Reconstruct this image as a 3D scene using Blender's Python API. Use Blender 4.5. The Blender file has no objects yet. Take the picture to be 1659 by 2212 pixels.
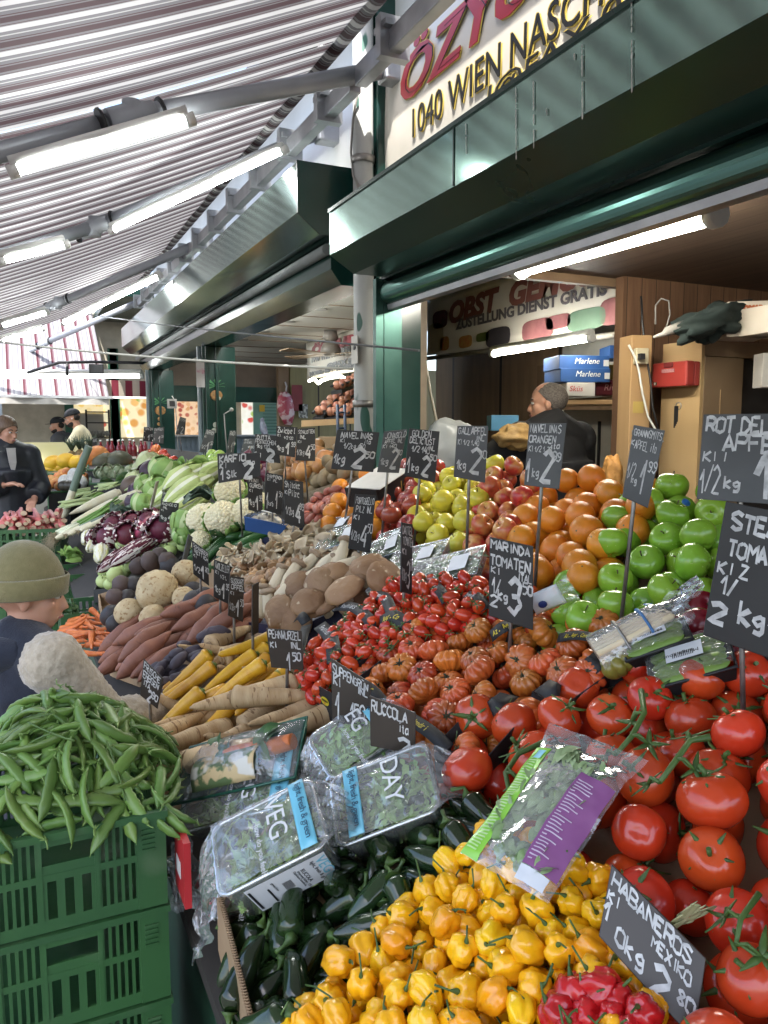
import bpy, bmesh, math, random
from mathutils import Vector, Matrix, Euler, noise
random.seed(7)
R = math.radians
scene = bpy.context.scene
col = scene.collection
# ---------------------------------------------------------------- camera
H = 1.65
YAW, PIT = R(25.4), R(6.2)
cam_d = bpy.data.cameras.new('camera')
cam = bpy.data.objects.new('camera', cam_d); col.objects.link(cam)
cam_d.sensor_fit = 'VERTICAL'; cam_d.sensor_height = 36.0
cam_d.lens = 36.0*1661/2212
cam_d.clip_start = 0.02; cam_d.clip_end = 3000
cam.location = (0, 0, H)
cam.rotation_euler = (R(90)-PIT, 0, -YAW)
scene.camera = cam
# ---------------------------------------------------------------- world, sun, exposure
SUN_EL, SUN_AZ = 62, 215          # azimuth clockwise from +Y, towards the sun
w = bpy.data.worlds.new('World'); scene.world = w; w.use_nodes = True
nt = w.node_tree; bg = nt.nodes['Background']
sky = nt.nodes.new('ShaderNodeTexSky'); sky.sky_type = 'NISHITA'; sky.sun_disc = False
sky.sun_elevation = R(SUN_EL); sky.sun_rotation = R(SUN_AZ)
sky.air_density = 1.0; sky.dust_density = 3.0; sky.ozone_density = 1.0
nt.links.new(sky.outputs[0], bg.inputs[0]); bg.inputs[1].default_value = 0.15
sd = bpy.data.lights.new('sun', 'SUN'); sd.energy = 3.0; sd.angle = R(0.5); sd.color = (1, .96, .9)
sun = bpy.data.objects.new('sun', sd); col.objects.link(sun)
sv = Vector((math.sin(R(SUN_AZ))*math.cos(R(SUN_EL)), math.cos(R(SUN_AZ))*math.cos(R(SUN_EL)), math.sin(R(SUN_EL))))
sun.rotation_euler = sv.to_track_quat('Z', 'Y').to_euler()
sun.location = sv*40
scene.view_settings.view_transform = 'Standard'; scene.view_settings.look = 'None'
scene.view_settings.exposure = 2.15; scene.view_settings.gamma = 1
scene.view_settings.use_curve_mapping = False
cy = scene.cycles
cy.use_denoising = True
try: cy.denoiser = 'OPENIMAGEDENOISE'
except Exception: pass
cy.max_bounces = 8; cy.diffuse_bounces = 4; cy.glossy_bounces = 3; cy.transmission_bounces = 4
cy.transparent_max_bounces = 12; cy.caustics_reflective = False; cy.caustics_refractive = False
cy.sample_clamp_indirect = 6
cy.use_adaptive_sampling = True; cy.adaptive_threshold = 0.02

# ---------------------------------------------------------------- geometry of the view (photo measured at 1659 x 2212)
_cs, _sn, _cp, _sp = math.cos(YAW), math.sin(YAW), math.cos(PIT), math.sin(PIT)
def ray(x, y):
    u, v = (x-829.5)/1661, (1106-y)/1661
    f = _cp + v*_sp; z = -_sp + v*_cp
    return Vector((u*_cs + f*_sn, f*_cs - u*_sn, z))
ORG = Vector((0, 0, H))
def atd(x, y, zc): return ORG + ray(x, y)*zc
def onz(x, y, z): d = ray(x, y); return ORG + d*((z-H)/d.z)
def onx(x, y, X): d = ray(x, y); return ORG + d*(X/d.x)
def ony(x, y, Y): d = ray(x, y); return ORG + d*(Y/d.y)
SL = 0.5                                             # the display bench rises 0.5 m per metre towards the stall
def PZ(X): return 0.73 + SL*X
def onp(x, y, off=0):
    d = ray(x, y)
    return ORG + d*((H-0.73-off)/(SL*d.x - d.z))
PN = Vector((-SL, 0, 1)).normalized()                # normal of the sloping display

# ---------------------------------------------------------------- helpers
def tag(o, label=None, cat=None, group=None, kind=None):
    if label: o['label'] = label
    if cat: o['category'] = cat
    if group: o['group'] = group
    if kind: o['kind'] = kind
    return o
def empty(name, loc=(0, 0, 0), link=True):
    o = bpy.data.objects.new(name, None); o.location = loc; o.empty_display_size = .05
    if link: col.objects.link(o)
    return o
class M:
    """collects vertices and faces, then links them as one mesh object"""
    def __init__(s): s.v = []; s.f = []; s.sm = []; s.mi = []
    def add(s, v, f, smooth=False, mi=0):
        b = len(s.v); s.v += [Vector(p) for p in v]
        for q in f: s.f.append(tuple(i+b for i in q)); s.sm.append(smooth); s.mi.append(mi)
        return s
    def box(s, lo, hi, mat=None, mi=0):
        x0, y0, z0 = lo; x1, y1, z1 = hi
        v = [Vector(p) for p in ((x0,y0,z0),(x1,y0,z0),(x1,y1,z0),(x0,y1,z0),(x0,y0,z1),(x1,y0,z1),(x1,y1,z1),(x0,y1,z1))]
        if mat is not None: v = [mat @ p for p in v]
        return s.add(v, [(0,3,2,1),(4,5,6,7),(0,1,5,4),(1,2,6,5),(2,3,7,6),(3,0,4,7)], False, mi)
    def hexa(s, p8, mi=0):
        return s.add(p8, [(0,3,2,1),(4,5,6,7),(0,1,5,4),(1,2,6,5),(2,3,7,6),(3,0,4,7)], False, mi)
    def tube(s, pts, rad, n=8, cap=True, smooth=True, flat=1.0, mi=0, up=None):
        pts = [Vector(p) for p in pts]; k = len(pts)
        if not hasattr(rad, '__len__'): rad = [rad]*k
        v, f = [], []
        a = None
        for i, p in enumerate(pts):
            t = (pts[min(i+1, k-1)] - pts[max(i-1, 0)])
            t = t.normalized() if t.length > 1e-9 else Vector((0, 0, 1))
            if a is None:
                a = up if up else (Vector((0, 0, 1)) if abs(t.z) < .9 else Vector((1, 0, 0)))
            a = (a - t*a.dot(t))
            a = a.normalized() if a.length > 1e-6 else t.orthogonal().normalized()
            b = t.cross(a)
            for j in range(n):
                th = 2*math.pi*j/n
                v.append(p + (b*math.cos(th)*flat + a*math.sin(th))*rad[i])
        for i in range(k-1):
            for j in range(n):
                f.append((i*n+j, i*n+(j+1) % n, (i+1)*n+(j+1) % n, (i+1)*n+j))
        s.add(v, f, smooth, mi)
        if cap:
            b = len(s.v)-len(v)
            s.f.append(tuple(b+j for j in reversed(range(n)))); s.sm.append(False); s.mi.append(mi)
            s.f.append(tuple(b+(k-1)*n+j for j in range(n))); s.sm.append(False); s.mi.append(mi)
        return s
    def prism(s, poly, d, mi=0):
        """closed polygon (list of 3-D points) pushed along d"""
        n = len(poly); d = Vector(d)
        v = [Vector(p) for p in poly] + [Vector(p)+d for p in poly]
        f = [tuple(range(n)), tuple(reversed(range(n, 2*n)))] + [(i, i+n, (i+1) % n+n, (i+1) % n) for i in range(n)]
        return s.add(v, f, False, mi)
    def lump(s, fn, nu=16, nv=10, mat=None, mi=0):
        """closed surface fn(direction) -> point"""
        v = [fn(Vector((0, 0, 1)))]; f = []
        for i in range(1, nv):
            th = math.pi*i/nv
            for j in range(nu):
                ph = 2*math.pi*j/nu
                v.append(fn(Vector((math.sin(th)*math.cos(ph), math.sin(th)*math.sin(ph), math.cos(th)))))
        v.append(fn(Vector((0, 0, -1))))
        for j in range(nu): f.append((0, 1+j, 1+(j+1) % nu))
        for i in range(nv-2):
            for j in range(nu):
                a = 1+i*nu; b = a+nu
                f.append((a+j, b+j, b+(j+1) % nu, a+(j+1) % nu))
        a = 1+(nv-2)*nu; z = len(v)-1
        for j in range(nu): f.append((z, a+(j+1) % nu, a+j))
        if mat is not None: v = [mat @ Vector(p) for p in v]
        return s.add(v, f, True, mi)
    def ell(s, c, r, nu=14, nv=9, mat=None, mi=0):
        c = Vector(c); r = r if hasattr(r, '__len__') else (r, r, r)
        q = mat if mat else Matrix.Identity(3)
        return s.lump(lambda d: c + q @ Vector((d.x*r[0], d.y*r[1], d.z*r[2])), nu, nv, None, mi)
    def grid(s, fn, nu, nv, smooth=True, mi=0):
        v = [fn(i/nu, j/nv) for i in range(nu+1) for j in range(nv+1)]
        f = [(i*(nv+1)+j, (i+1)*(nv+1)+j, (i+1)*(nv+1)+j+1, i*(nv+1)+j+1) for i in range(nu) for j in range(nv)]
        return s.add(v, f, smooth, mi)
    def mesh(s, name):
        me = bpy.data.meshes.new(name)
        me.from_pydata([tuple(p) for p in s.v], [], s.f)
        me.polygons.foreach_set('use_smooth', s.sm)
        if any(s.mi): me.polygons.foreach_set('material_index', s.mi)
        me.update(); return me
    def build(s, name, mat, parent=None, link=True, bevel=0, solid=0):
        me = s.mesh(name)
        for m in (mat if isinstance(mat, (list, tuple)) else [mat]): me.materials.append(m)
        o = bpy.data.objects.new(name, me)
        if link: col.objects.link(o)
        if parent is not None: o.parent = parent
        if bevel:
            b = o.modifiers.new('bevel', 'BEVEL'); b.width = bevel; b.segments = 2; b.limit_method = 'ANGLE'
        if solid:
            b = o.modifiers.new('thick', 'SOLIDIFY'); b.thickness = solid
        return o
def copy_tree(o, mw=None, label=None, group=None):
    c = o.copy(); col.objects.link(c); c.parent = None
    if mw is not None: c.matrix_world = mw
    if label: c['label'] = label
    if group: c['group'] = group
    for ch in o.children:
        d = ch.copy(); col.objects.link(d); d.parent = c
        for g in ch.children:
            e = g.copy(); col.objects.link(e); e.parent = d
    return c
def link_tree(o):
    col.objects.link(o)
    for c in o.children: link_tree(c)
    return o
def bez(a, b, c, n=8):
    a, b, c = Vector(a), Vector(b), Vector(c)
    return [a*(1-t)**2 + b*2*t*(1-t) + c*t*t for t in [i/n for i in range(n+1)]]
def rng(a, b): return random.uniform(a, b)

# ---------------------------------------------------------------- materials
_mats = {}
def C4(c): return (c[0], c[1], c[2], 1)
def pmat(name, c1, c2=None, scale=6, rough=.5, bump=0, bscale=40, spec=.5, metal=0, coat=0, var=.0, hue=.0, stretch=(1,1,1),
         sss=0, alpha=1, ramp=(.35, .65), detail=4, rr=.0, emit=None, spots=None, coord='Object', sheen=0, trans=0, ior=1.45):
    if name in _mats: return _mats[name]
    m = bpy.data.materials.new(name); m.use_nodes = True; _mats[name] = m
    n = m.node_tree.nodes; L = m.node_tree.links; b = n['Principled BSDF']
    b.inputs['Roughness'].default_value = rough; b.inputs['Metallic'].default_value = metal
    b.inputs['Specular IOR Level'].default_value = spec; b.inputs['Coat Weight'].default_value = coat
    b.inputs['Coat Roughness'].default_value = .08; b.inputs['IOR'].default_value = ior
    b.inputs['Alpha'].default_value = alpha; b.inputs['Transmission Weight'].default_value = trans
    if sheen: b.inputs['Sheen Weight'].default_value = sheen
    if sss:
        b.inputs['Subsurface Weight'].default_value = sss; b.inputs['Subsurface Radius'].default_value = (.01, .004, .002)
        b.inputs['Subsurface Scale'].default_value = .5
    tc = n.new('ShaderNodeTexCoord'); oi = n.new('ShaderNodeObjectInfo')
    mp = n.new('ShaderNodeMapping'); mp.inputs['Scale'].default_value = stretch
    ad = n.new('ShaderNodeVectorMath'); ad.operation = 'ADD'
    ml = n.new('ShaderNodeMath'); ml.operation = 'MULTIPLY'; ml.inputs[1].default_value = 37.0
    L.new(oi.outputs['Random'], ml.inputs[0]); L.new(tc.outputs[coord], ad.inputs[0]); L.new(ml.outputs[0], ad.inputs[1])
    L.new(ad.outputs[0], mp.inputs[0])
    c2 = c2 or tuple(min(1, x*.8) for x in c1)
    no = n.new('ShaderNodeTexNoise'); no.inputs['Scale'].default_value = scale; no.inputs['Detail'].default_value = detail
    L.new(mp.outputs[0], no.inputs['Vector'])
    cr = n.new('ShaderNodeValToRGB'); cr.color_ramp.elements[0].position = ramp[0]; cr.color_ramp.elements[1].position = ramp[1]
    cr.color_ramp.elements[0].color = C4(c1); cr.color_ramp.elements[1].color = C4(c2)
    L.new(no.outputs[0], cr.inputs[0]); out = cr.outputs[0]
    if spots:                                        # (colour, scale, threshold, softness)
        ns = n.new('ShaderNodeTexNoise'); ns.inputs['Scale'].default_value = spots[1]; ns.inputs['Detail'].default_value = 2
        L.new(mp.outputs[0], ns.inputs['Vector'])
        rs = n.new('ShaderNodeValToRGB'); rs.color_ramp.elements[0].position = spots[2]; rs.color_ramp.elements[1].position = spots[2]+spots[3]
        L.new(ns.outputs[0], rs.inputs[0])
        mx = n.new('ShaderNodeMixRGB'); mx.inputs[2].default_value = C4(spots[0])
        L.new(rs.outputs[0], mx.inputs[0]); L.new(out, mx.inputs[1]); out = mx.outputs[0]
    if var or hue:
        hs = n.new('ShaderNodeHueSaturation'); L.new(out, hs.inputs['Color'])
        for key, amt, base in (('Value', var, 1), ('Hue', hue, .5)):
            mr = n.new('ShaderNodeMapRange'); mr.inputs[3].default_value = base-amt*(1 if key == 'Value' else .15); mr.inputs[4].default_value = base+amt
            if key == 'Hue':
                fr = n.new('ShaderNodeMath'); fr.operation = 'FRACT'; L.new(ml.outputs[0], fr.inputs[0]); L.new(fr.outputs[0], mr.inputs[0])
            else: L.new(oi.outputs['Random'], mr.inputs[0])
            L.new(mr.outputs[0], hs.inputs[key])
        out = hs.outputs[0]
    L.new(out, b.inputs['Base Color'])
    if rr:
        mr = n.new('ShaderNodeMapRange'); mr.inputs[3].default_value = max(.02, rough-rr); mr.inputs[4].default_value = rough+rr
        L.new(no.outputs[0], mr.inputs[0]); L.new(mr.outputs[0], b.inputs['Roughness'])
    if bump:
        nb = n.new('ShaderNodeTexNoise'); nb.inputs['Scale'].default_value = bscale; nb.inputs['Detail'].default_value = 3
        L.new(mp.outputs[0], nb.inputs['Vector'])
        bp = n.new('ShaderNodeBump'); bp.inputs['Strength'].default_value = bump; bp.inputs['Distance'].default_value = .004
        L.new(nb.outputs[0], bp.inputs['Height']); L.new(bp.outputs[0], b.inputs['Normal'])
    if emit:
        b.inputs['Emission Color'].default_value = C4(emit[0]); b.inputs['Emission Strength'].default_value = emit[1]
    m['_bsdf'] = 1
    return m
def zmix(name, low, high, z0, z1, base=None, wob=.3, nscale=20, **kw):
    """pmat whose colour changes along the thing's own axis (a blush, a pale end): low below z0, high above z1"""
    if name in _mats: return _mats[name]
    m = pmat(name, low[0], low[1], **kw)
    n = m.node_tree.nodes; L = m.node_tree.links; b = n['Principled BSDF']
    src = b.inputs['Base Color'].links[0].from_socket
    tc = [q for q in n if q.type == 'TEX_COORD'][0]; mp = [q for q in n if q.type == 'MAPPING'][0]
    sp = n.new('ShaderNodeSeparateXYZ'); L.new(tc.outputs['Object'], sp.inputs[0])
    no = n.new('ShaderNodeTexNoise'); no.inputs['Scale'].default_value = nscale; L.new(mp.outputs[0], no.inputs['Vector'])
    mr = n.new('ShaderNodeMapRange'); mr.inputs[1].default_value = z0; mr.inputs[2].default_value = z1
    L.new(sp.outputs['Z'], mr.inputs[0])
    a = n.new('ShaderNodeMath'); a.operation = 'MULTIPLY_ADD'; a.inputs[1].default_value = wob; a.inputs[2].default_value = -wob*.5
    L.new(no.outputs[0], a.inputs[0])
    ad = n.new('ShaderNodeMath'); ad.operation = 'ADD'; ad.use_clamp = True; L.new(a.outputs[0], ad.inputs[0]); L.new(mr.outputs[0], ad.inputs[1])
    n2 = n.new('ShaderNodeTexNoise'); n2.inputs['Scale'].default_value = 9; L.new(mp.outputs[0], n2.inputs['Vector'])
    c2 = n.new('ShaderNodeMixRGB'); c2.inputs[1].default_value = C4(high[0]); c2.inputs[2].default_value = C4(high[1]); L.new(n2.outputs[0], c2.inputs[0])
    mx = n.new('ShaderNodeMixRGB'); L.new(ad.outputs[0], mx.inputs[0]); L.new(src, mx.inputs[1]); L.new(c2.outputs[0], mx.inputs[2])
    L.new(mx.outputs[0], b.inputs['Base Color'])
    return m
def film(name, tint=(1, 1, 1), gloss=.25, rough=.06, bump=.6, bscale=35, sheen_mix=.05):
    """thin clear plastic: mostly see-through, with a crinkled sheen"""
    if name in _mats: return _mats[name]
    m = bpy.data.materials.new(name); m.use_nodes = True; _mats[name] = m
    n = m.node_tree.nodes; L = m.node_tree.links; n.remove(n['Principled BSDF'])
    t = n.new('ShaderNodeBsdfTransparent'); t.inputs[0].default_value = C4(tint)
    g = n.new('ShaderNodeBsdfGlossy'); g.inputs['Roughness'].default_value = rough
    tc = n.new('ShaderNodeTexCoord'); nb = n.new('ShaderNodeTexNoise'); nb.inputs['Scale'].default_value = bscale; nb.inputs['Detail'].default_value = 3
    L.new(tc.outputs['Object'], nb.inputs['Vector'])
    bp = n.new('ShaderNodeBump'); bp.inputs['Strength'].default_value = bump; bp.inputs['Distance'].default_value = .01
    L.new(nb.outputs[0], bp.inputs['Height']); L.new(bp.outputs[0], g.inputs['Normal'])
    fr = n.new('ShaderNodeFresnel'); fr.inputs[0].default_value = 1.28; L.new(bp.outputs[0], fr.inputs['Normal'])
    a = n.new('ShaderNodeMath'); a.operation = 'MULTIPLY_ADD'; a.inputs[1].default_value = .8; a.inputs[2].default_value = gloss*.2; a.use_clamp = True
    L.new(fr.outputs[0], a.inputs[0])
    mx = n.new('ShaderNodeMixShader'); L.new(a.outputs[0], mx.inputs[0]); L.new(t.outputs[0], mx.inputs[1]); L.new(g.outputs[0], mx.inputs[2])
    df = n.new('ShaderNodeBsdfDiffuse'); df.inputs[0].default_value = (.85,.88,.88,1); m2 = n.new('ShaderNodeMixShader'); m2.inputs[0].default_value = sheen_mix  # white diffuse share imitates light reflected off the film
    L.new(mx.outputs[0], m2.inputs[1]); L.new(df.outputs[0], m2.inputs[2]); L.new(m2.outputs[0], n['Material Output'].inputs[0])
    return m
def emat(name, c, s):
    if name in _mats: return _mats[name]
    m = bpy.data.materials.new(name); m.use_nodes = True; _mats[name] = m
    n = m.node_tree.nodes; b = n['Principled BSDF']
    b.inputs['Base Color'].default_value = C4((.8, .8, .8)); b.inputs['Emission Color'].default_value = C4(c); b.inputs['Emission Strength'].default_value = s
    return m
def stripes(name, axis, period, stops, trans=.5, dirt=.25, rough=.8, wob=0.0):
    """woven awning cloth with stripes along one axis; partly lets light through"""
    if name in _mats: return _mats[name]
    m = bpy.data.materials.new(name); m.use_nodes = True; _mats[name] = m
    n = m.node_tree.nodes; L = m.node_tree.links; b = n['Principled BSDF']
    b.inputs['Roughness'].default_value = rough; b.inputs['Specular IOR Level'].default_value = .2
    tc = n.new('ShaderNodeTexCoord'); sp = n.new('ShaderNodeSeparateXYZ'); L.new(tc.outputs['Object'], sp.inputs[0])
    dv = n.new('ShaderNodeMath'); dv.operation = 'DIVIDE'; dv.inputs[1].default_value = period; L.new(sp.outputs[axis], dv.inputs[0])
    fr = n.new('ShaderNodeMath'); fr.operation = 'FRACT'; L.new(dv.outputs[0], fr.inputs[0])
    cr = n.new('ShaderNodeValToRGB'); e = cr.color_ramp; e.interpolation = 'CONSTANT'
    while len(e.elements) > 1: e.elements.remove(e.elements[-1])
    e.elements[0].position = 0; e.elements[0].color = C4(stops[0][1])
    for p, c in stops[1:]:
        q = e.elements.new(p); q.color = C4(c)
    L.new(fr.outputs[0], cr.inputs[0])
    no = n.new('ShaderNodeTexNoise'); no.inputs['Scale'].default_value = 2.5; no.inputs['Detail'].default_value = 6; L.new(tc.outputs['Object'], no.inputs['Vector'])
    mr = n.new('ShaderNodeMapRange'); mr.inputs[3].default_value = 1-dirt; mr.inputs[4].default_value = 1.0; L.new(no.outputs[0], mr.inputs[0])
    mx = n.new('ShaderNodeMixRGB'); mx.blend_type = 'MULTIPLY'; mx.inputs[0].default_value = 1; L.new(cr.outputs[0], mx.inputs[1]); L.new(mr.outputs[0], mx.inputs[2])
    L.new(mx.outputs[0], b.inputs['Base Color'])
    tr = n.new('ShaderNodeBsdfTranslucent'); L.new(mx.outputs[0], tr.inputs[0])
    ms = n.new('ShaderNodeMixShader'); ms.inputs[0].default_value = trans
    L.new(b.outputs[0], ms.inputs[1]); L.new(tr.outputs[0], ms.inputs[2]); L.new(ms.outputs[0], n['Material Output'].inputs[0])
    return m
def planks(name, c1, c2, axis='X', width=.1, rough=.55, gap=(.02,.012,.008), along=(1, 1, 12), bump=.3):
    """boards: grain along one axis and a dark joint every width metres across another"""
    if name in _mats: return _mats[name]
    m = pmat(name, c1, c2, scale=5, rough=rough, bump=bump, bscale=25, stretch=along)
    n = m.node_tree.nodes; L = m.node_tree.links; b = n['Principled BSDF']
    src = b.inputs['Base Color'].links[0].from_socket
    tc = [q for q in n if q.type == 'TEX_COORD'][0]
    sp = n.new('ShaderNodeSeparateXYZ'); L.new(tc.outputs['Object'], sp.inputs[0])
    dv = n.new('ShaderNodeMath'); dv.operation = 'DIVIDE'; dv.inputs[1].default_value = width; L.new(sp.outputs[axis], dv.inputs[0])
    fl = n.new('ShaderNodeMath'); fl.operation = 'FLOOR'; L.new(dv.outputs[0], fl.inputs[0])
    wn = n.new('ShaderNodeTexWhiteNoise'); wn.noise_dimensions = '1D'; L.new(fl.outputs[0], wn.inputs['W'])
    mr = n.new('ShaderNodeMapRange'); mr.inputs[3].default_value = .75; mr.inputs[4].default_value = 1.15; L.new(wn.outputs[0], mr.inputs[0])
    mu = n.new('ShaderNodeMixRGB'); mu.blend_type = 'MULTIPLY'; mu.inputs[0].default_value = 1; L.new(src, mu.inputs[1]); L.new(mr.outputs[0], mu.inputs[2])
    fr = n.new('ShaderNodeMath'); fr.operation = 'FRACT'; L.new(dv.outputs[0], fr.inputs[0])
    lt = n.new('ShaderNodeMath'); lt.operation = 'LESS_THAN'; lt.inputs[1].default_value = .045; L.new(fr.outputs[0], lt.inputs[0])
    mx = n.new('ShaderNodeMixRGB'); mx.inputs[2].default_value = C4(gap); L.new(lt.outputs[0], mx.inputs[0]); L.new(mu.outputs[0], mx.inputs[1])
    L.new(mx.outputs[0], b.inputs['Base Color'])
    return m
def textobj(body, name, mat, parent, mw, size, shear=0, extrude=.0015, align='LEFT', bold=0, width=None, spacing=1.0):
    cu = bpy.data.curves.new(name, 'FONT'); cu.body = body; cu.size = size; cu.shear = shear; cu.extrude = extrude
    cu.align_x = align; cu.offset = bold; cu.space_character = spacing; cu.resolution_u = 3
    cu.materials.append(mat)
    t = bpy.data.objects.new(name, cu)
    me = bpy.data.meshes.new_from_object(t)
    bpy.data.objects.remove(t); bpy.data.curves.remove(cu)
    if not me.materials: me.materials.append(mat)
    o = bpy.data.objects.new(name, me); col.objects.link(o)
    if parent is not None: o.parent = parent
    o.matrix_basis = mw
    return o
def mwidth(o): xs = [v.co.x for v in o.data.vertices]; return (max(xs)-min(xs)) if xs else 1
def frame_m(origin, xdir, ydir):
    """matrix whose local x runs along xdir and local y along ydir"""
    x = Vector(xdir).normalized(); y = Vector(ydir); y = (y - x*y.dot(x)).normalized(); z = x.cross(y)
    m = Matrix((x, y, z)).transposed().to_4x4(); m.translation = Vector(origin); return m

GREEN = pmat('green_paint', (.006, .030, .024), (.010, .042, .034), scale=3, rough=.22, rr=.1, bump=.04, bscale=8, spec=.6)
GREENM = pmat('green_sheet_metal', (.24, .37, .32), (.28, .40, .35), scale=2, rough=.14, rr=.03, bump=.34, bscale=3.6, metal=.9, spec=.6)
GREEN_SHADED = pmat('shaded_green_sheet', (.022,.060,.048), (.03,.075,.06), scale=2, rough=.3, rr=.08, metal=.45, bump=.08, bscale=5)  # darker copy for chamfer and underside; their dim reflections put into the colour
ALU = pmat('grey_aluminium', (.42, .43, .45), (.33, .34, .36), scale=8, rough=.38, metal=.7, bump=.03)
WHITEP = pmat('white_plastic', (.75, .75, .72), (.66, .66, .63), scale=5, rough=.4)
BLACKP = pmat('black_plastic', (.012, .012, .013), (.02, .02, .022), scale=9, rough=.4)
STEEL = pmat('dull_steel', (.32, .31, .29), (.2, .19, .18), scale=30, rough=.4, metal=.8)
WOOD = pmat('pine_board', (.46, .30, .15), (.36, .22, .10), scale=4, rough=.55, bump=.15, stretch=(1, 1, .12), spots=((.16, .08, .03), 7, .68, .03))
PLYD = pmat('brown_plywood', (.20, .13, .075), (.15, .095, .055), scale=4, rough=.6, stretch=(1, 1, .2), bump=.1)
CARD = pmat('brown_cardboard', (.36, .24, .14), (.30, .20, .11), scale=6, rough=.85, bump=.2, bscale=90)
GCRATE = pmat('green_crate_plastic', (.030, .095, .030), (.022, .075, .025), scale=5, rough=.45, rr=.12, bump=.12, bscale=60, spots=((.055,.11,.05), 9, .58, .16))
TUBE_ON = emat('lit_fluorescent_tube', (.96, 1, .98), 18)
TUBE_WARM = emat('lit_warm_tube', (1, .95, .82), 20)
# ================================================================= ground
m = M(); m.add([(-400,-400,0),(400,-400,0),(400,400,0),(-400,400,0)], [(0,1,2,3)])
g = m.build('ground', pmat('asphalt', (.045,.044,.043), (.075,.073,.07), scale=14, rough=.85, bump=.35, bscale=160, spots=((.03,.03,.03), 3, .55, .1)))
tag(g, kind='structure')

# ================================================================= near stall (the one whose counter we stand at)
def ybox(mm, x0, x1, y0, y1, z0, z1): mm.box((x0,y0,z0),(x1,y1,z1))
WOODBRN = planks('dark_ceiling_boards', (.10,.065,.043), (.075,.047,.032), 'X', .11, along=(6,.4,1))
PLANKV = planks('orange_pine_planks', (.19,.105,.06), (.14,.075,.043), 'X', .105, along=(8,1,.6))
stall = empty('market_stall', (1.8, 1, 0))
tag(stall, 'near dark green market stall with open front, brown boarded ceiling and pine plank walls', 'market stall')
def part(name, mm, mat, par, **kw):
    o = mm.build(name, mat, None, **kw); o.parent = par
    o.matrix_parent_inverse = Matrix.Translation(-Vector(par.location)) if par.parent is None else par.matrix_world.inverted()
    return o
def prof(pts, y0, y1, mi=0):
    mm = M(); mm.prism([(x, y0, z) for x, z in pts], (0, y1-y0, 0), mi); return mm
Y0 = -2.0
mm = M(); ybox(mm, 1.78, 6.0, Y0, 3.40, 2.475, 2.53); part('ceiling', mm, WOODBRN, stall)
mm = M(); ybox(mm, 1.78, 6.0, 3.402, 6.6, 2.92, 2.97); part('rear_ceiling', mm, pmat('beige_panels', (.30,.26,.20), (.25,.21,.16), scale=2), stall)
mm = M(); ybox(mm, 2.0, 6.0, 3.402, 3.45, 2.43, 2.919); part('ceiling_beam', mm, PLYD, stall)
mm = M(); ybox(mm, 1.5, 6.2, Y0, 11.2, 3.95, 4.05); part('roof', mm, pmat('roof_felt', (.08,.08,.08)), stall)
mm = M(); ybox(mm, 1.80, 1.86, Y0, 3.86, 2.56, 3.95); part('fascia_board', mm, pmat('cream_board', (.45,.43,.38), (.40,.38,.33), scale=3, rough=.7), stall)
mm = M(); ybox(mm, 4.25, 4.31, Y0, 7.6, 0, 2.915); part('back_wall', mm, planks('brown_panel_wall', (.22,.145,.085), (.17,.11,.065), 'Y', .9, along=(1,3,.3)), stall)
mm = M(); ybox(mm, 3.02, 6.0, 3.32, 3.38, 0, 2.474); part('plank_wall', mm, PLANKV, stall)
# oblique partition between the two stalls, hidden behind the folded shutters from the street
a = Vector((1.9, 3.95, 0)); b = Vector((3.75, 7.6, 0)); n = (b-a).cross(Vector((0,0,1))).normalized()*.05
mm = M(); mm.prism([a, b, b+n, a+n], (0,0,2.915)); part('partition', mm, planks('olive_panels', (.20,.17,.075), (.16,.135,.06), 'Y', .45, along=(3,3,.4)), stall)
# shutter box over the opening
box_pts = [(1.35,2.64),(1.35,2.45),(1.47,2.375),(1.78,2.375),(1.78,2.64)]
mm = prof(box_pts, Y0, 3.43); mm.mi[3] = mm.mi[4] = 1; sb = part('shutter_box', mm, [GREENM, GREEN_SHADED], stall)
mm = prof([(1.343,2.655),(1.343,2.64),(1.79,2.64),(1.79,2.655)], Y0, 3.434); part('box_lip', mm, GREEN, sb)
mm = M()
for x, z in ((1.365,2.625),(1.365,2.47),(1.48,2.40),(1.7,2.62)): mm.ell((x, 3.434, z), .006, 6, 4)
part('rivet', mm, STEEL, sb)
for y_ in (-.4, 1.0, 2.3): part('panel_seam', M().box((1.3465,y_,2.452),(1.3492,y_+.006,2.638)), GREEN, sb)
# white paint drips on the face
mm = M()
for (x, y0, y1) in ((1114,195,340),(1152,180,315),(1257,100,250),(1364,8,190),(1240,115,130),(1180,235,248),(1006,270,330)):
    p, q = onx(x, y0, 1.3465), onx(x+1, y1, 1.3465); mm = M()
    for k in range(14):
        t = k/13; c = p.lerp(q, t)
        if rng(0,1) < .85: mm.ell(c, (.001, rng(.0015,.0035), (p-q).length/22*rng(.7,1.4)), 6, 4)
    part('paint_drip', mm, pmat('bird_lime', (.62,.62,.58)), sb)
# rolled shutter with its bottom rail
pts = []
for k in range(15):
    t = k/14*math.pi; pts.append((1.66-.045*math.sin(t)-.0, 2.305+.055*math.cos(t)))
rs = part('roller_shutter', prof(pts+[(1.70,2.25),(1.70,2.36)], Y0, 3.45), pmat('shutter_rail', (.08,.19,.16), (.11,.22,.19), scale=2, rough=.2, metal=.85), stall)
mm = prof([(1.655,2.249),(1.66,2.225),(1.705,2.225),(1.705,2.249)], Y0, 3.45); part('rubber_seal', mm, ALU, rs)
mm = prof([(1.62,2.374),(1.62,2.362),(1.78,2.362),(1.78,2.374)], Y0, 3.45); part('guide_rail', mm, GREEN, rs)
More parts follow.
